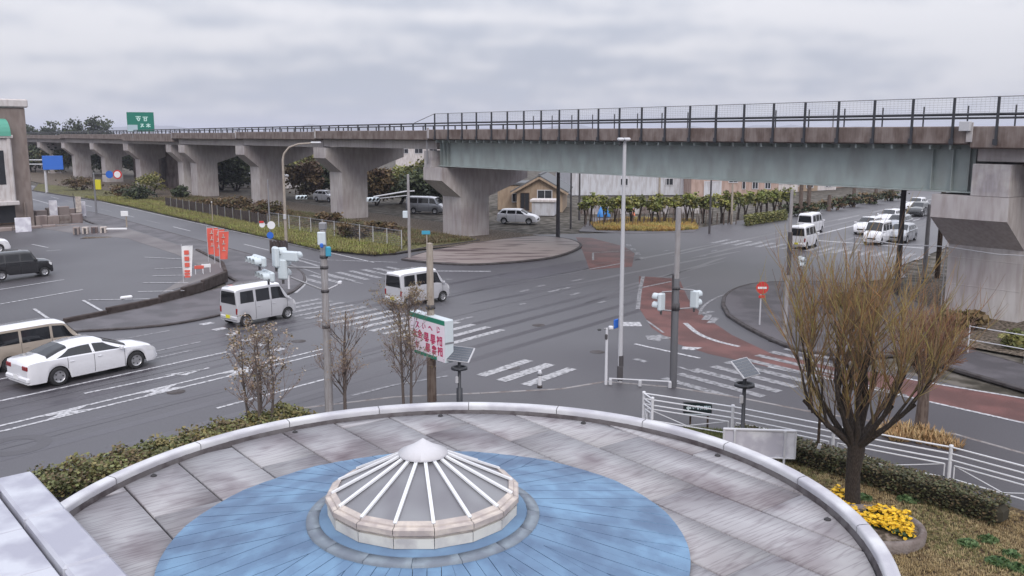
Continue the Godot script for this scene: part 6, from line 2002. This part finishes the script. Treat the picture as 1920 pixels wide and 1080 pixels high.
	# trees on the skyline, far left and right
	for k in 5:
		leafy("skyline_tree", "%s skyline tree above the viaduct at the far left" % ["first", "second", "third", "fourth", "last"][k], "tree", Vector3(-176 + k * 7.5 + rr(-2, 2), 0, -330 + rr(-8, 8)), Vector3(5.5, rr(3.5, 5.0), 4), 4.0 + (2.0 if k == 4 else 0.0), 40, 30, 0.8, DARK, "skyline trees at the far left")
	# far wooded hills
	var hill := sf()
	var fnz := FastNoiseLite.new()
	fnz.seed = 3
	fnz.frequency = 0.0009
	var last := []
	for k in 121:
		var x := -5200.0 + k * 86.0
		var y := 30.0 + 70.0 * maxf(0.0, fnz.get_noise_1d(x * 1.5) + 0.15) + 20.0 * fnz.get_noise_1d(x * 5.0 + 900.0)
		var row := [Vector3(x, -5, -5600), Vector3(x, y * 0.5, -6000), Vector3(x, y, -6400), Vector3(x, -5, -7400)]
		if last:
			for j in 3:
				hill.set_smooth_group(0)
				face(hill, [last[j], row[j], row[j + 1], last[j + 1]], Vector3(0, 1, 0.5 if j < 2 else -1.0))
		last = row
	struct(hill, "hills", M.hill)
func scatter(called: String, mesh: Mesh, poly: PackedVector2Array, n: int, y: float, cols: Array, label: String, s0: float, s1: float) -> void:
	var mm := MultiMesh.new()
	mm.transform_format = MultiMesh.TRANSFORM_3D
	mm.use_colors = true
	mm.mesh = mesh
	var lo := Vector2(1e9, 1e9)
	var hi := -lo
	for p in poly:
		lo = lo.min(p)
		hi = hi.max(p)
	var ts := []
	while ts.size() < n:
		var p := Vector2(rr(lo.x, hi.x), rr(lo.y, hi.y))
		if Geometry2D.is_point_in_polygon(p, poly):
			ts.append(Transform3D(Basis(Vector3.UP, rr(0, TAU)).scaled(Vector3.ONE * rr(s0, s1)), Vector3(p.x, y, p.y)))
	mm.instance_count = n
	for k in n:
		mm.set_instance_transform(k, ts[k])
		var t: Vector3 = ts[k].origin
		var c: Color = cols[clampi(int((sin(t.x * 1.3 + sin(t.z * 0.9) * 2.0) * 0.5 + 0.5) * cols.size() * 0.6 + rng.randf() * cols.size() * 0.5), 0, cols.size() - 1)]
		mm.set_instance_color(k, c * rr(0.75, 1.25))
	var o := MultiMeshInstance3D.new()
	o.name = called
	o.multimesh = mm
	o.material_override = M.leaf
	add_child(o, true)
	tag(o, label, "grass", "", "stuff")

# ---------- small things ----------
func make_small_things() -> void:
	var st: SurfaceTool
	# billboard on the pole
	var bbp := Vector3(-2.701, 0, -29.52)
	var o := thing("billboard", "boxy white billboard with green stripes and red characters on the pole", "billboard", bbp + Vector3(0, 2.35, 0), atan2(-(-DB).z, (-DB).x))
	st = sf()
	cbox(st, Vector3(0, 0, 0), Vector3(2.2, 1.42, 0.34), 0.025)
	put(st, "box", M.signal_white, o)
	var im := Image.create(512, 330, false, Image.FORMAT_RGBA8)
	im.fill(Color(0.93, 0.89, 0.93))
	im.fill_rect(Rect2i(0, 0, 512, 38), Color(0.12, 0.5, 0.4))
	im.fill_rect(Rect2i(70, 304, 330, 26), Color(0.14, 0.5, 0.4))
	write(im, "gih", 96, 58, 62, 9, Color(0.72, 0.2, 0.42), 1.5)
	write(im, "k", 390, 58, 62, 9, Color(0.72, 0.2, 0.42))
	write(im, "le", 50, 132, 66, 11, Color(0.74, 0.14, 0.36))
	write(im, "ddf", 214, 132, 78, 13, Color(0.74, 0.14, 0.36), 1.2)
	write(im, "j", 84, 222, 62, 10, Color(0.74, 0.16, 0.38))
	write(im, "dbf", 236, 218, 72, 13, Color(0.74, 0.14, 0.36), 1.22)
	plate(o, "printed_face", print_mat(im, "billboard_print"), Vector3(0, 0, 0.174), 2.16, 1.38)
	st = sf()
	box(st, Vector3(1.103, -0.05, 0), Vector3(0.012, 0.06, 0.33))
	put(st, "side_joint", M.grey_steel, o)
	# green expressway sign on the viaduct
	var s: float = 152.78
	o = thing("expressway_sign", "green expressway sign standing on the viaduct at the left", "sign", pb(s, 44, 9.3 + yv(s)), atan2(0.616, 0.788) - 0.25)
	im = Image.create(256, 200, false, Image.FORMAT_RGBA8)
	im.fill(Color(0.0, 0.42, 0.36))
	write(im, "ac", 80, 40, 56, 7, Color(0.75, 0.86, 0.84), 1.2)
	write(im, "gl", 120, 116, 44, 7, Color(0.75, 0.86, 0.84), 1.3)
	im.fill_rect(Rect2i(0, 132, 96, 68), Color(0.62, 0.7, 0.74))
	plate(o, "printed_face", print_mat(im, "expressway_print"), Vector3(0, 1.9, 0.065), 4.0, 3.0)
	st = sf()
	cbox(st, Vector3(0, 1.9, 0), Vector3(4.06, 3.06, 0.12), 0.02)
	put(st, "panel", M.light_steel, o)
	for x in [-1.3, 1.3]:
		st = sf()
		cyl(st, Vector3(x, -0.6, -0.12), Vector3(x, 3.2, -0.12), 0.1, 8)
		put(st, "post", M.grey_steel, o)
	# small dark direction sign on the grass
	var dp := Vector3(5.523, 0, -26.481) + Vector3(0, 0.1, 0)
	o = thing("direction_sign", "small dark green sign with a white arrow in front of the white railing", "sign", dp, -0.12)
	im = Image.create(256, 96, false, Image.FORMAT_RGBA8)
	im.fill(Color(0.06, 0.13, 0.14))
	for k in 26:
		im.fill_rect(Rect2i(20 + k, 48 - k, 2, 2 * k + 1), Color(0.85, 0.9, 0.9))
	im.fill_rect(Rect2i(46, 38, 22, 20), Color(0.85, 0.9, 0.9))
	write(im, "iagfk", 78, 24, 36, 8, Color(0.78, 0.84, 0.86), 0.98)
	plate(o, "printed_face", print_mat(im, "direction_print"), Vector3(0.1, 0.7, 0.035), 0.82, 0.32)
	st = sf()
	cbox(st, Vector3(0.1, 0.7, 0), Vector3(0.86, 0.36, 0.06), 0.01)
	put(st, "board", M.pole_dark, o)
	fitted_box(o, Vector3(0.1, 0.49, 0.01), Vector3(0.76, 0.06, 0.05), "signal_white", "lower_strip")
	for x in [-0.1, 0.42]:
		bar(o, Vector3(x, -0.05, -0.04), Vector3(x, 0.86, -0.04), 0.03, "wood", "post")
	# back of the white notice board
	o = thing("notice_board", "blank white notice board seen from behind on the right lawn", "board", Vector3(6.639, 0, -23.299) + Vector3(0, 0.16, 0), -0.1)
	st = sf()
	cbox(st, Vector3(0, 0.63, 0), Vector3(1.86, 0.72, 0.05), 0.012)
	put(st, "panel", M.white_board, o)
	for e in [[0, 1.01, 1.92, 0.06], [0, 0.25, 1.92, 0.05], [-0.94, 0.63, 0.05, 0.8], [0.94, 0.63, 0.05, 0.8]]:
		st = sf()
		cbox(st, Vector3(e[0], e[1], 0.012), Vector3(e[2], e[3], 0.09), 0.015)
		put(st, "frame", M.white_metal, o)
	for x in [-0.66, 0.66]:
		bar(o, Vector3(x, -0.05, 0.05), Vector3(x, 1.0, 0.05), 0.032, "white_metal", "leg")
	# solar lamp posts
	for e in [["dark solar lamp post in front of the white notice board", Vector3(6.217, 0, -23.457), Vector3(6.239, 2.836, -23.457), 0.7, 0.68], ["solar lamp post with a wide panel right of the billboard", Vector3(-1.714, 0, -28.628), Vector3(-1.661, 1.94, -28.628), -0.45, 0.9]]:
		var b: Vector3 = e[1] + Vector3(0, 0.1, 0)
		var t: Vector3 = e[2] - b
		o = thing("solar_lamp", e[0], "lamp post", b)
		st = sf()
		tube(st, [Vector3(0, -0.05, 0), Vector3(0, t.y * 0.38, 0), Vector3(0, t.y * 0.39, 0), Vector3(0, t.y, 0)], [0.105, 0.1, 0.055, 0.05], 12)
		put(st, "post", M.dark_steel, o)
		var bs := Basis(Vector3.UP, e[3]) * Basis(Vector3.RIGHT, 0.7)
		st = sf()
		cbox(st, Vector3(0, t.y, 0), Vector3(e[4] + 0.05, 0.04, 0.6), 0.01, bs)
		var pn := put(st, "panel_frame", M.light_steel, o)
		for k in 6:
			st = sf()
			box(st, Vector3(0, t.y, 0) + bs * Vector3(0, 0.022, -0.235 + k * 0.094), Vector3(e[4] - 0.04, 0.012, 0.084), bs)
			put(st, "solar_cell", M.solar, pn)
		st = sf()
		lathe(st, [Vector2(0.2, t.y - 0.5), Vector2(0.27, t.y - 0.5), Vector2(0.26, t.y - 0.42), Vector2(0.2, t.y - 0.42), Vector2(0.2, t.y - 0.5)], 24)
		put(st, "lamp_ring", M.dark_steel, o)
		bar(o, Vector3(-0.2, t.y - 0.46, 0), Vector3(0.2, t.y - 0.46, 0), 0.02, "dark_steel", "ring_arm")
		fitted_box(o, Vector3(-0.08, t.y - 0.85, 0.05), Vector3(0.1, 0.24, 0.08), "light_steel", "label_box")
	# bollard, no-entry sign, blue sign
	o = thing("bollard", "short white bollard on the near pavement by the crosswalk", "bollard", Vector3(0.985, 0, -31.131) + Vector3(0, 0.1, 0))
	st = sf()
	lathe(st, [Vector2(0.07, 0), Vector2(0.065, 0.58), Vector2(0.05, 0.64), Vector2(0, 0.66)], 14)
	put(st, "post", M.white_metal, o)
	clamp_band(o, 0.5, 0.066, "grey_steel", "reflector_band")
	clamp_band(o, 0.05, 0.075, "kerb_dark", "base_ring", 0.1)
	var np := Vector3(11.638, 0, -41.721) + Vector3(0, 0.12, 0)
	o = pole("no_entry_sign", "red round no-entry sign on a pale post on the right island", "sign", np, 1.984, 0.04, 0.035, M.light_steel)
	var nt: float = 1.782
	st = sf()
	cyl(st, Vector3(0.03, nt, 0.05), Vector3(0.03, nt, 0.075), 0.29, 24)
	put(st, "disc", M.sign_red, o)
	fitted_box(o, Vector3(0.03, nt, 0.08), Vector3(0.42, 0.1, 0.012), "sign_white", "bar")
	fitted_box(o, Vector3(0.03, nt - 0.42, 0.06), Vector3(0.3, 0.14, 0.02), "sign_red", "red_plate")
	o = pole("blue_sign_post", "small blue sign on a thin beige post behind the billboard pole", "sign", Vector3(-5.949, 0, -62.994), 2.142, 0.05, 0.045, M.pole_beige)
	fitted_box(o, Vector3(-0.05, 2.179, 0.06), Vector3(0.6, 0.26, 0.04), "sign_sky_blue", "plate")
	# banners on the car park corner
	for e in [["pink and white banner at the car park edge", Vector3(-19.034, 0, -51.838), 2.05, "sign_white", 0.62], ["left red banner at the car park corner", Vector3(-20.1, 0, -59.493), 2.3, "red_cloth", 0.7], ["middle red banner at the car park corner", Vector3(-19.375, 0, -58.561), 2.3, "red_cloth", 0.7], ["right red banner at the car park corner, lowest of the three", Vector3(-18.463, 0, -56.78), 2.35, "red_cloth", 0.62]]:
		var b: Vector3 = e[1]
		b.y = 0.55
		o = thing("banner", e[0], "banner", b, 0.3, "" )
		st = sf()
		cyl(st, Vector3(0, -0.4, 0), Vector3(0, e[2] + 0.1, 0), 0.02, 8)
		cyl(st, Vector3(0, e[2], 0), Vector3(e[4], e[2] + 0.02, 0), 0.014, 6)
		put(st, "pole", M.light_steel, o)
		st = sf()
		var rows := 12
		st.set_smooth_group(0)
		for k in rows:
			for j in 4:
				var q := []
				for w in [[0, 0], [1, 0], [1, 1], [0, 1]]:
					var u: float = (j + w[0]) / 4.0
					var v: float = (k + w[1]) / float(rows)
					q.append(Vector3(u * e[4] * (1.0 - 0.25 * v), e[2] - v * 1.75, 0.06 * sin(u * 5.0 + v * 4.0 + e[2] * 3.0) * (0.3 + v)))
				face(st, q, Vector3.BACK)
		var cl := put(st, "cloth", M[e[3]], o)
		if e[3] == "sign_white":
			st = sf()
			for k in 3:
				box(st, Vector3(0.26, 1.68 - k * 0.36, 0.05), Vector3(0.26, 0.24, 0.02))
				box(st, Vector3(0.24, 0.6 - k * 0.16, 0.07), Vector3(0.3, 0.12, 0.02))
			put(st, "red_print", M.red_cloth, cl)
		else:
			for k in 3:
				st = sf()
				box(st, Vector3(0.28, e[2] - 0.35 - k * 0.42, 0.07), Vector3(0.2, 0.05, 0.01))
				box(st, Vector3(0.28, e[2] - 0.25 - k * 0.42, 0.07), Vector3(0.05, 0.22, 0.01))
				put(st, "pale_print", M.coping_pink, cl)
	for e in [["small white and red barrier board at the car park corner", Vector3(-19.007, 0, -54.498), "red_cloth"], ["small white barrier board left of the red banners", Vector3(-18.785, 0, -55.102), "sign_white"]]:
		var b: Vector3 = e[1]
		b.y = 0.56
		o = thing("barrier_board", e[0], "barrier", b, 0.4)
		fitted_box(o, Vector3(0, 0.42, 0), Vector3(0.55, 0.22, 0.04), e[2], "board")
		for x in [-0.22, 0.22]:
			bar(o, Vector3(x, 0, 0), Vector3(x, 0.55, 0), 0.02, "sign_white", "leg")
	o = thing("wheel_stop", "white concrete wheel stop on the car park behind the dark wall", "wheel stop", Vector3(Vector3(-20.283, 0, -46.912).x, 0.42, Vector3(-20.283, 0, -46.912).z), 0.8)
	st = sf()
	cbox(st, Vector3(0, 0.08, 0), Vector3(0.62, 0.16, 0.2), 0.05)
	put(st, "block", M.sign_white, o)
	# things by the shop
	o = thing("terrace_wall", "low beige stone terrace walls beside the brown shop", "wall")
	var tw := [[Vector3(-49.014, 0, -81.334), Vector3(-40.679, 0, -85.938), 0.6], [Vector3(-46.909, 0, -88.955), Vector3(-43.748, 0, -92.186), 1.0], [Vector3(-49.17, 0, -93.316), Vector3(-46.511, 0, -97.491), 1.3]]
	for i in tw.size():
		var a: Vector3 = tw[i][0]
		var b: Vector3 = tw[i][1]
		var n := maxi(2, int(a.distance_to(b) / 1.1))
		for k in n:
			st = sf()
			var hh: float = tw[i][2] * rr(0.85, 1.1)
			cbox(st, a.lerp(b, (k + 0.5) / n) + Vector3(0, hh / 2, 0), Vector3(a.distance_to(b) / n - 0.03, hh, 0.5), 0.06, basis_to(b - a))
			put(st, "wall_block", M.beige_pavement if (i + k) % 3 else M.stone, o)
	var wb := [["white upright sign panel on the terrace beside the shop", Vector3(-46.628, 0, -92.186), 2.278, 0.75], ["square white sign in front of the brown shop", Vector3(-43.968, 0, -81.334), 1.54, 1.3], ["thin white board beside the pink banner", Vector3(-46.401, 0, -98.118), 1.73, 0.5]]
	for e in wb:
		o = thing("upright_sign", e[0], "sign", e[1], 0.35)
		fitted_box(o, Vector3(0, e[2] * 0.55, 0), Vector3(e[3], e[2] * 0.9, 0.12), "white_board", "panel")
		bar(o, Vector3(-e[3] * 0.4, 0, -0.08), Vector3(-e[3] * 0.4, e[2], -0.08), 0.05, "grey_steel", "post")
		bar(o, Vector3(e[3] * 0.4, 0, -0.08), Vector3(e[3] * 0.4, e[2], -0.08), 0.05, "grey_steel", "post")
	o = thing("pink_banner", "faded pink banner leaning on a post beyond the terrace", "banner", Vector3(-46.392, 0, -96.872), 0.3)
	fitted_box(o, Vector3(0.1, 1.5, 0), Vector3(0.55, 1.7, 0.05), "coping_pink", "cloth", 0.1)
	bar(o, Vector3(-0.2, 0, 0), Vector3(-0.35, 2.7, 0), 0.04, "pole_dark", "pole")
	o = pole("yellow_guide_post", "pale yellow guide post with a flat sign by the left road", "post", Vector3(-36.621, 0, -85.938), 1.32, 0.08, 0.07, M.pole_beige)
	fitted_box(o, Vector3(-0.1, 1.5, 0.1), Vector3(0.7, 0.5, 0.06), "sign_white", "plate")
	o = thing("planter_wall", "long low dark planter edge at the car park entrance", "planter", Vector3(-33.462, 0, -74.898), 0.05)
	fitted_box(o, Vector3(0, 0.2, 0), Vector3(4.4, 0.5, 0.8), "kerb_dark", "edge")
	fitted_box(o, Vector3(0, 0.47, 0), Vector3(4.1, 0.1, 0.6), "soil", "soil")
	o = thing("parking_barrier", "beige and white parking barrier boxes at the car park entrance", "barrier", Vector3(-36.658, 0, -77.986), 0.1)
	for k in 4:
		fitted_box(o, Vector3(-0.9 + k * 0.75, 0.55, 0), Vector3(0.5, 1.0, 0.4), "coping_pink" if k % 2 else "beige_pavement", "box")
		fitted_box(o, Vector3(-0.9 + k * 0.75, 0.6, 0.21), Vector3(0.2, 0.7, 0.03), "pole_dark", "slot")
	fitted_box(o, Vector3(2.2, 0.85, 0), Vector3(2.2, 0.14, 0.16), "sign_white", "boom")
	# signs of the left road
	o = pole("overhead_sign", "large blue road sign on a gantry at the far left road", "road sign", Vector3(-71.084, 0, -139.047), 5.327, 0.2, 0.17, M.light_steel)
	var bp := Vector3(-71.084, 0, -139.047)
	fitted_box(o, Vector3(-69.714, 4.605, -139.047) - bp + Vector3(0, 0, 0.2), Vector3(2.9, 2.1, 0.1), "sign_blue", "panel", 0.2)
	bar(o, Vector3(0, 5.007, 0), Vector3(-73.326, 5.007, -139.047) - bp, 0.09, "light_steel", "arm")
	bar(o, Vector3(0, 4.364, 0), Vector3(-73.383, 4.364, -139.047) - bp, 0.09, "light_steel", "arm")
	bar(o, Vector3(0, 4.766, 0), Vector3(-68.89, 4.766, -139.047) - bp, 0.09, "light_steel", "arm")
	var yp := Vector3(-46.791, 0, -102.052)
	o = pole("road_sign_pole", "pole with a yellow warning box and an arm of round signs on the left road", "road sign", yp, 4.593, 0.11, 0.09, M.grey_steel)
	bar(o, Vector3(0, 4.534, 0), Vector3(-44.002, 4.474, -102.052) - yp, 0.06, "pole_dark", "arm")
	fitted_box(o, Vector3(-46.294, 3.347, -102.052) - yp + Vector3(0, 0, 0.15), Vector3(0.6, 1.1, 0.2), "sign_yellow", "warning_box")
	for e in [[Vector3(-44.956, 4.474, -102.052), "sign_blue", 0.42], [Vector3(-44.062, 4.474, -102.052), "sign_red", 0.5], [Vector3(-44.062, 4.474, -102.052), "sign_white", 0.36]]:
		var p: Vector3 = e[0] - yp
		var z := 0.12 if e[1] != "sign_white" else 0.16
		st = sf()
		cyl(st, p + Vector3(0, 0, z), p + Vector3(0, 0, z + 0.03), e[2], 20)
		put(st, "round_sign", M[e[1]], o)
	o = pole("verge_marker", "thin pale marker post on the grass verge before the board fence", "post", Vector3(-30.129, 0, -91.084), 2.252, 0.05, 0.045, M.pole_beige)
	clamp_band(o, 2.2, 0.05, "sign_white")
	o = thing("lane_divider_crate", "dark slatted box at the kerb below the curved street lamp", "box", Vector3(-17.771, 0, -68.756))
	for k in 5:
		fitted_box(o, Vector3(-0.55 + k * 0.27, 0.5, 0.3), Vector3(0.2, 1.0, 0.05), "wall_dark", "slat")
	fitted_box(o, Vector3(0, 0.45, 0), Vector3(1.2, 0.86, 0.5), "kerb_dark", "box")
	# kerbside post of the corner pavement
	o = pole("corner_post", "thin white guide post on the corner pavement behind the white van", "post", Vector3(-12.937, 0, -51.838), 1.35, 0.06, 0.05, M.white_metal)
	clamp_band(o, 1.1, 0.056, "sign_red")
	# tarp-covered heap
	o = thing("blue_tarp", "blue tarpaulin over a heap on the corner plot", "tarpaulin", Vector3(10.008, 0, -99.396))
	st = sf()
	st.set_smooth_group(0)
	for k in 16:
		for j in 5:
			var q := []
			for w in [[0, 0], [1, 0], [1, 1], [0, 1]]:
				var a: float = TAU * (k + w[0]) / 16.0
				var t: float = (j + w[1]) / 5.0
				var r := cos(t * PI / 2) * (0.95 + 0.12 * sin(a * 3.0 + 1.0) + 0.08 * sin(a * 7.0))
				q.append(Vector3(cos(a) * r * 0.75, sin(t * PI / 2) * (1.1 + 0.1 * sin(a * 2.0)), sin(a) * r * 0.7))
			face(st, q, (q[0] + q[2]) / 2 + Vector3(0, 0.05, 0))
	put(st, "cover", M.tarp_blue, o)
	o = thing("orange_cone", "small orange cone on the pavement right of the blue tarpaulin", "cone", Vector3(13.517, 0, -100.706))
	st = sf()
	lathe(st, [Vector2(0.2, 0.0), Vector2(0.2, 0.04), Vector2(0.16, 0.05), Vector2(0.04, 0.7), Vector2(0, 0.72)], 14)
	put(st, "body", mk("cone_orange", 0.6, 0.14, 0.05, 0.6), o)
	# round flower planter with yellow flowers
	var fp := Vector3(8.26, 0, -19.887) + Vector3(-0.12, 0.12, 0.72)
	o = thing("flower_planter", "round stone planter at the foot of the pollarded tree", "planter", fp)
	st = sf()
	lathe(st, [Vector2(1.06, 0.0), Vector2(1.08, 0.2), Vector2(1.05, 0.26), Vector2(0.95, 0.27), Vector2(0.91, 0.2)], 40)
	put(st, "rim", M.stone, o)
	st = sf()
	lathe(st, [Vector2(0.92, 0.2), Vector2(0.0, 0.23)], 24)
	put(st, "soil", M.soil, o)
	var bunch: Node3D = null
	var places := [[-0.36, -0.5], [-0.5, -0.3], [-0.3, -0.25], [0.06, -0.52], [0.3, -0.62], [-0.04, -0.26], [0.2, -0.32], [0.44, -0.42], [0.62, -0.46], [0.02, 0.0], [0.26, -0.06], [0.5, -0.14], [0.74, -0.2], [0.14, 0.22], [0.4, 0.16], [0.66, 0.1], [0.3, 0.44], [0.56, 0.4], [-0.14, 0.14], [0.44, 0.66], [-0.6, -0.66], [-0.78, -0.42], [-0.62, -0.16]]
	for k in places.size():
		var at := fp + Vector3(places[k][0], 0.22, places[k][1])
		if k < 3:
			bunch = flower_bunch(at, k)
		else:
			var c := dup(get_node("flower_bunch" if k % 3 == 0 else "flower_bunch%d" % (k % 3 + 1)), at, rr(0, TAU))
			c.scale = Vector3.ONE * rr(0.85, 1.1)
	for p in [Vector3(7.87, 0.2, -21.007), Vector3(7.927, 0.2, -20.619), Vector3(8.082, 0.2, -21.273), Vector3(7.941, 0.2, -20.305)]:
		var c := dup(get_node("flower_bunch"), p - Vector3(0, 0.05, 0), rr(0, TAU), "small yellow flower bunch growing left of the pollarded tree trunk by the roof rim", "yellow flowers left of the tree trunk")
		c.scale = Vector3.ONE * 1.05
	# a short mast beyond the viaduct
	pole("far_mast", "thin mast far beyond the right part of the viaduct screen", "mast", Vector3(115, 0, -330), 17.5, 0.35, 0.25, M.grey_steel)
func flower_bunch(at: Vector3, seed_: int) -> Node3D:
	var o := thing("flower_bunch", "bright yellow flower bunch among others in the round stone planter", "flowers", at, 0.0, "yellow flower bunches in the planter")
	var st := sf()
	for k in 70:
		leaf_quad(st, Vector3(rr(-0.12, 0.12), rr(0.0, 0.12), rr(-0.12, 0.12)), rr(0.05, 0.1), [Color(0.03, 0.06, 0.02), Color(0.05, 0.09, 0.03)][k % 2])
	put(st, "leaves", M.leaf, o)
	st = sf()
	for k in 30:
		var a := rr(0, TAU)
		var r := 0.16 * sqrt(rng.randf())
		var c := Vector3(cos(a) * r, 0.2 + rr(-0.1, 0.05) - r * r * 3.0, sin(a) * r)
		var col := Color(0.75, 0.46, 0.015) * rr(0.75, 1.15)
		var tilt := Basis.from_euler(Vector3(rr(-0.6, 0.6), rr(0, TAU), rr(-0.6, 0.6)))
		for j in 5:
			var b := TAU * j / 5
			var d := tilt * Vector3(cos(b), 0.25, sin(b))
			var e := tilt * Vector3(-sin(b), 0, cos(b))
			st.set_color(col)
			st.add_vertex(c)
			st.add_vertex(c + d * 0.035 + e * 0.022)
			st.add_vertex(c + d * 0.05)
			st.set_color(col)
			st.add_vertex(c)
			st.add_vertex(c + d * 0.05)
			st.add_vertex(c + d * 0.035 - e * 0.022)
	put(st, "petals", M.flower, o)
	return o
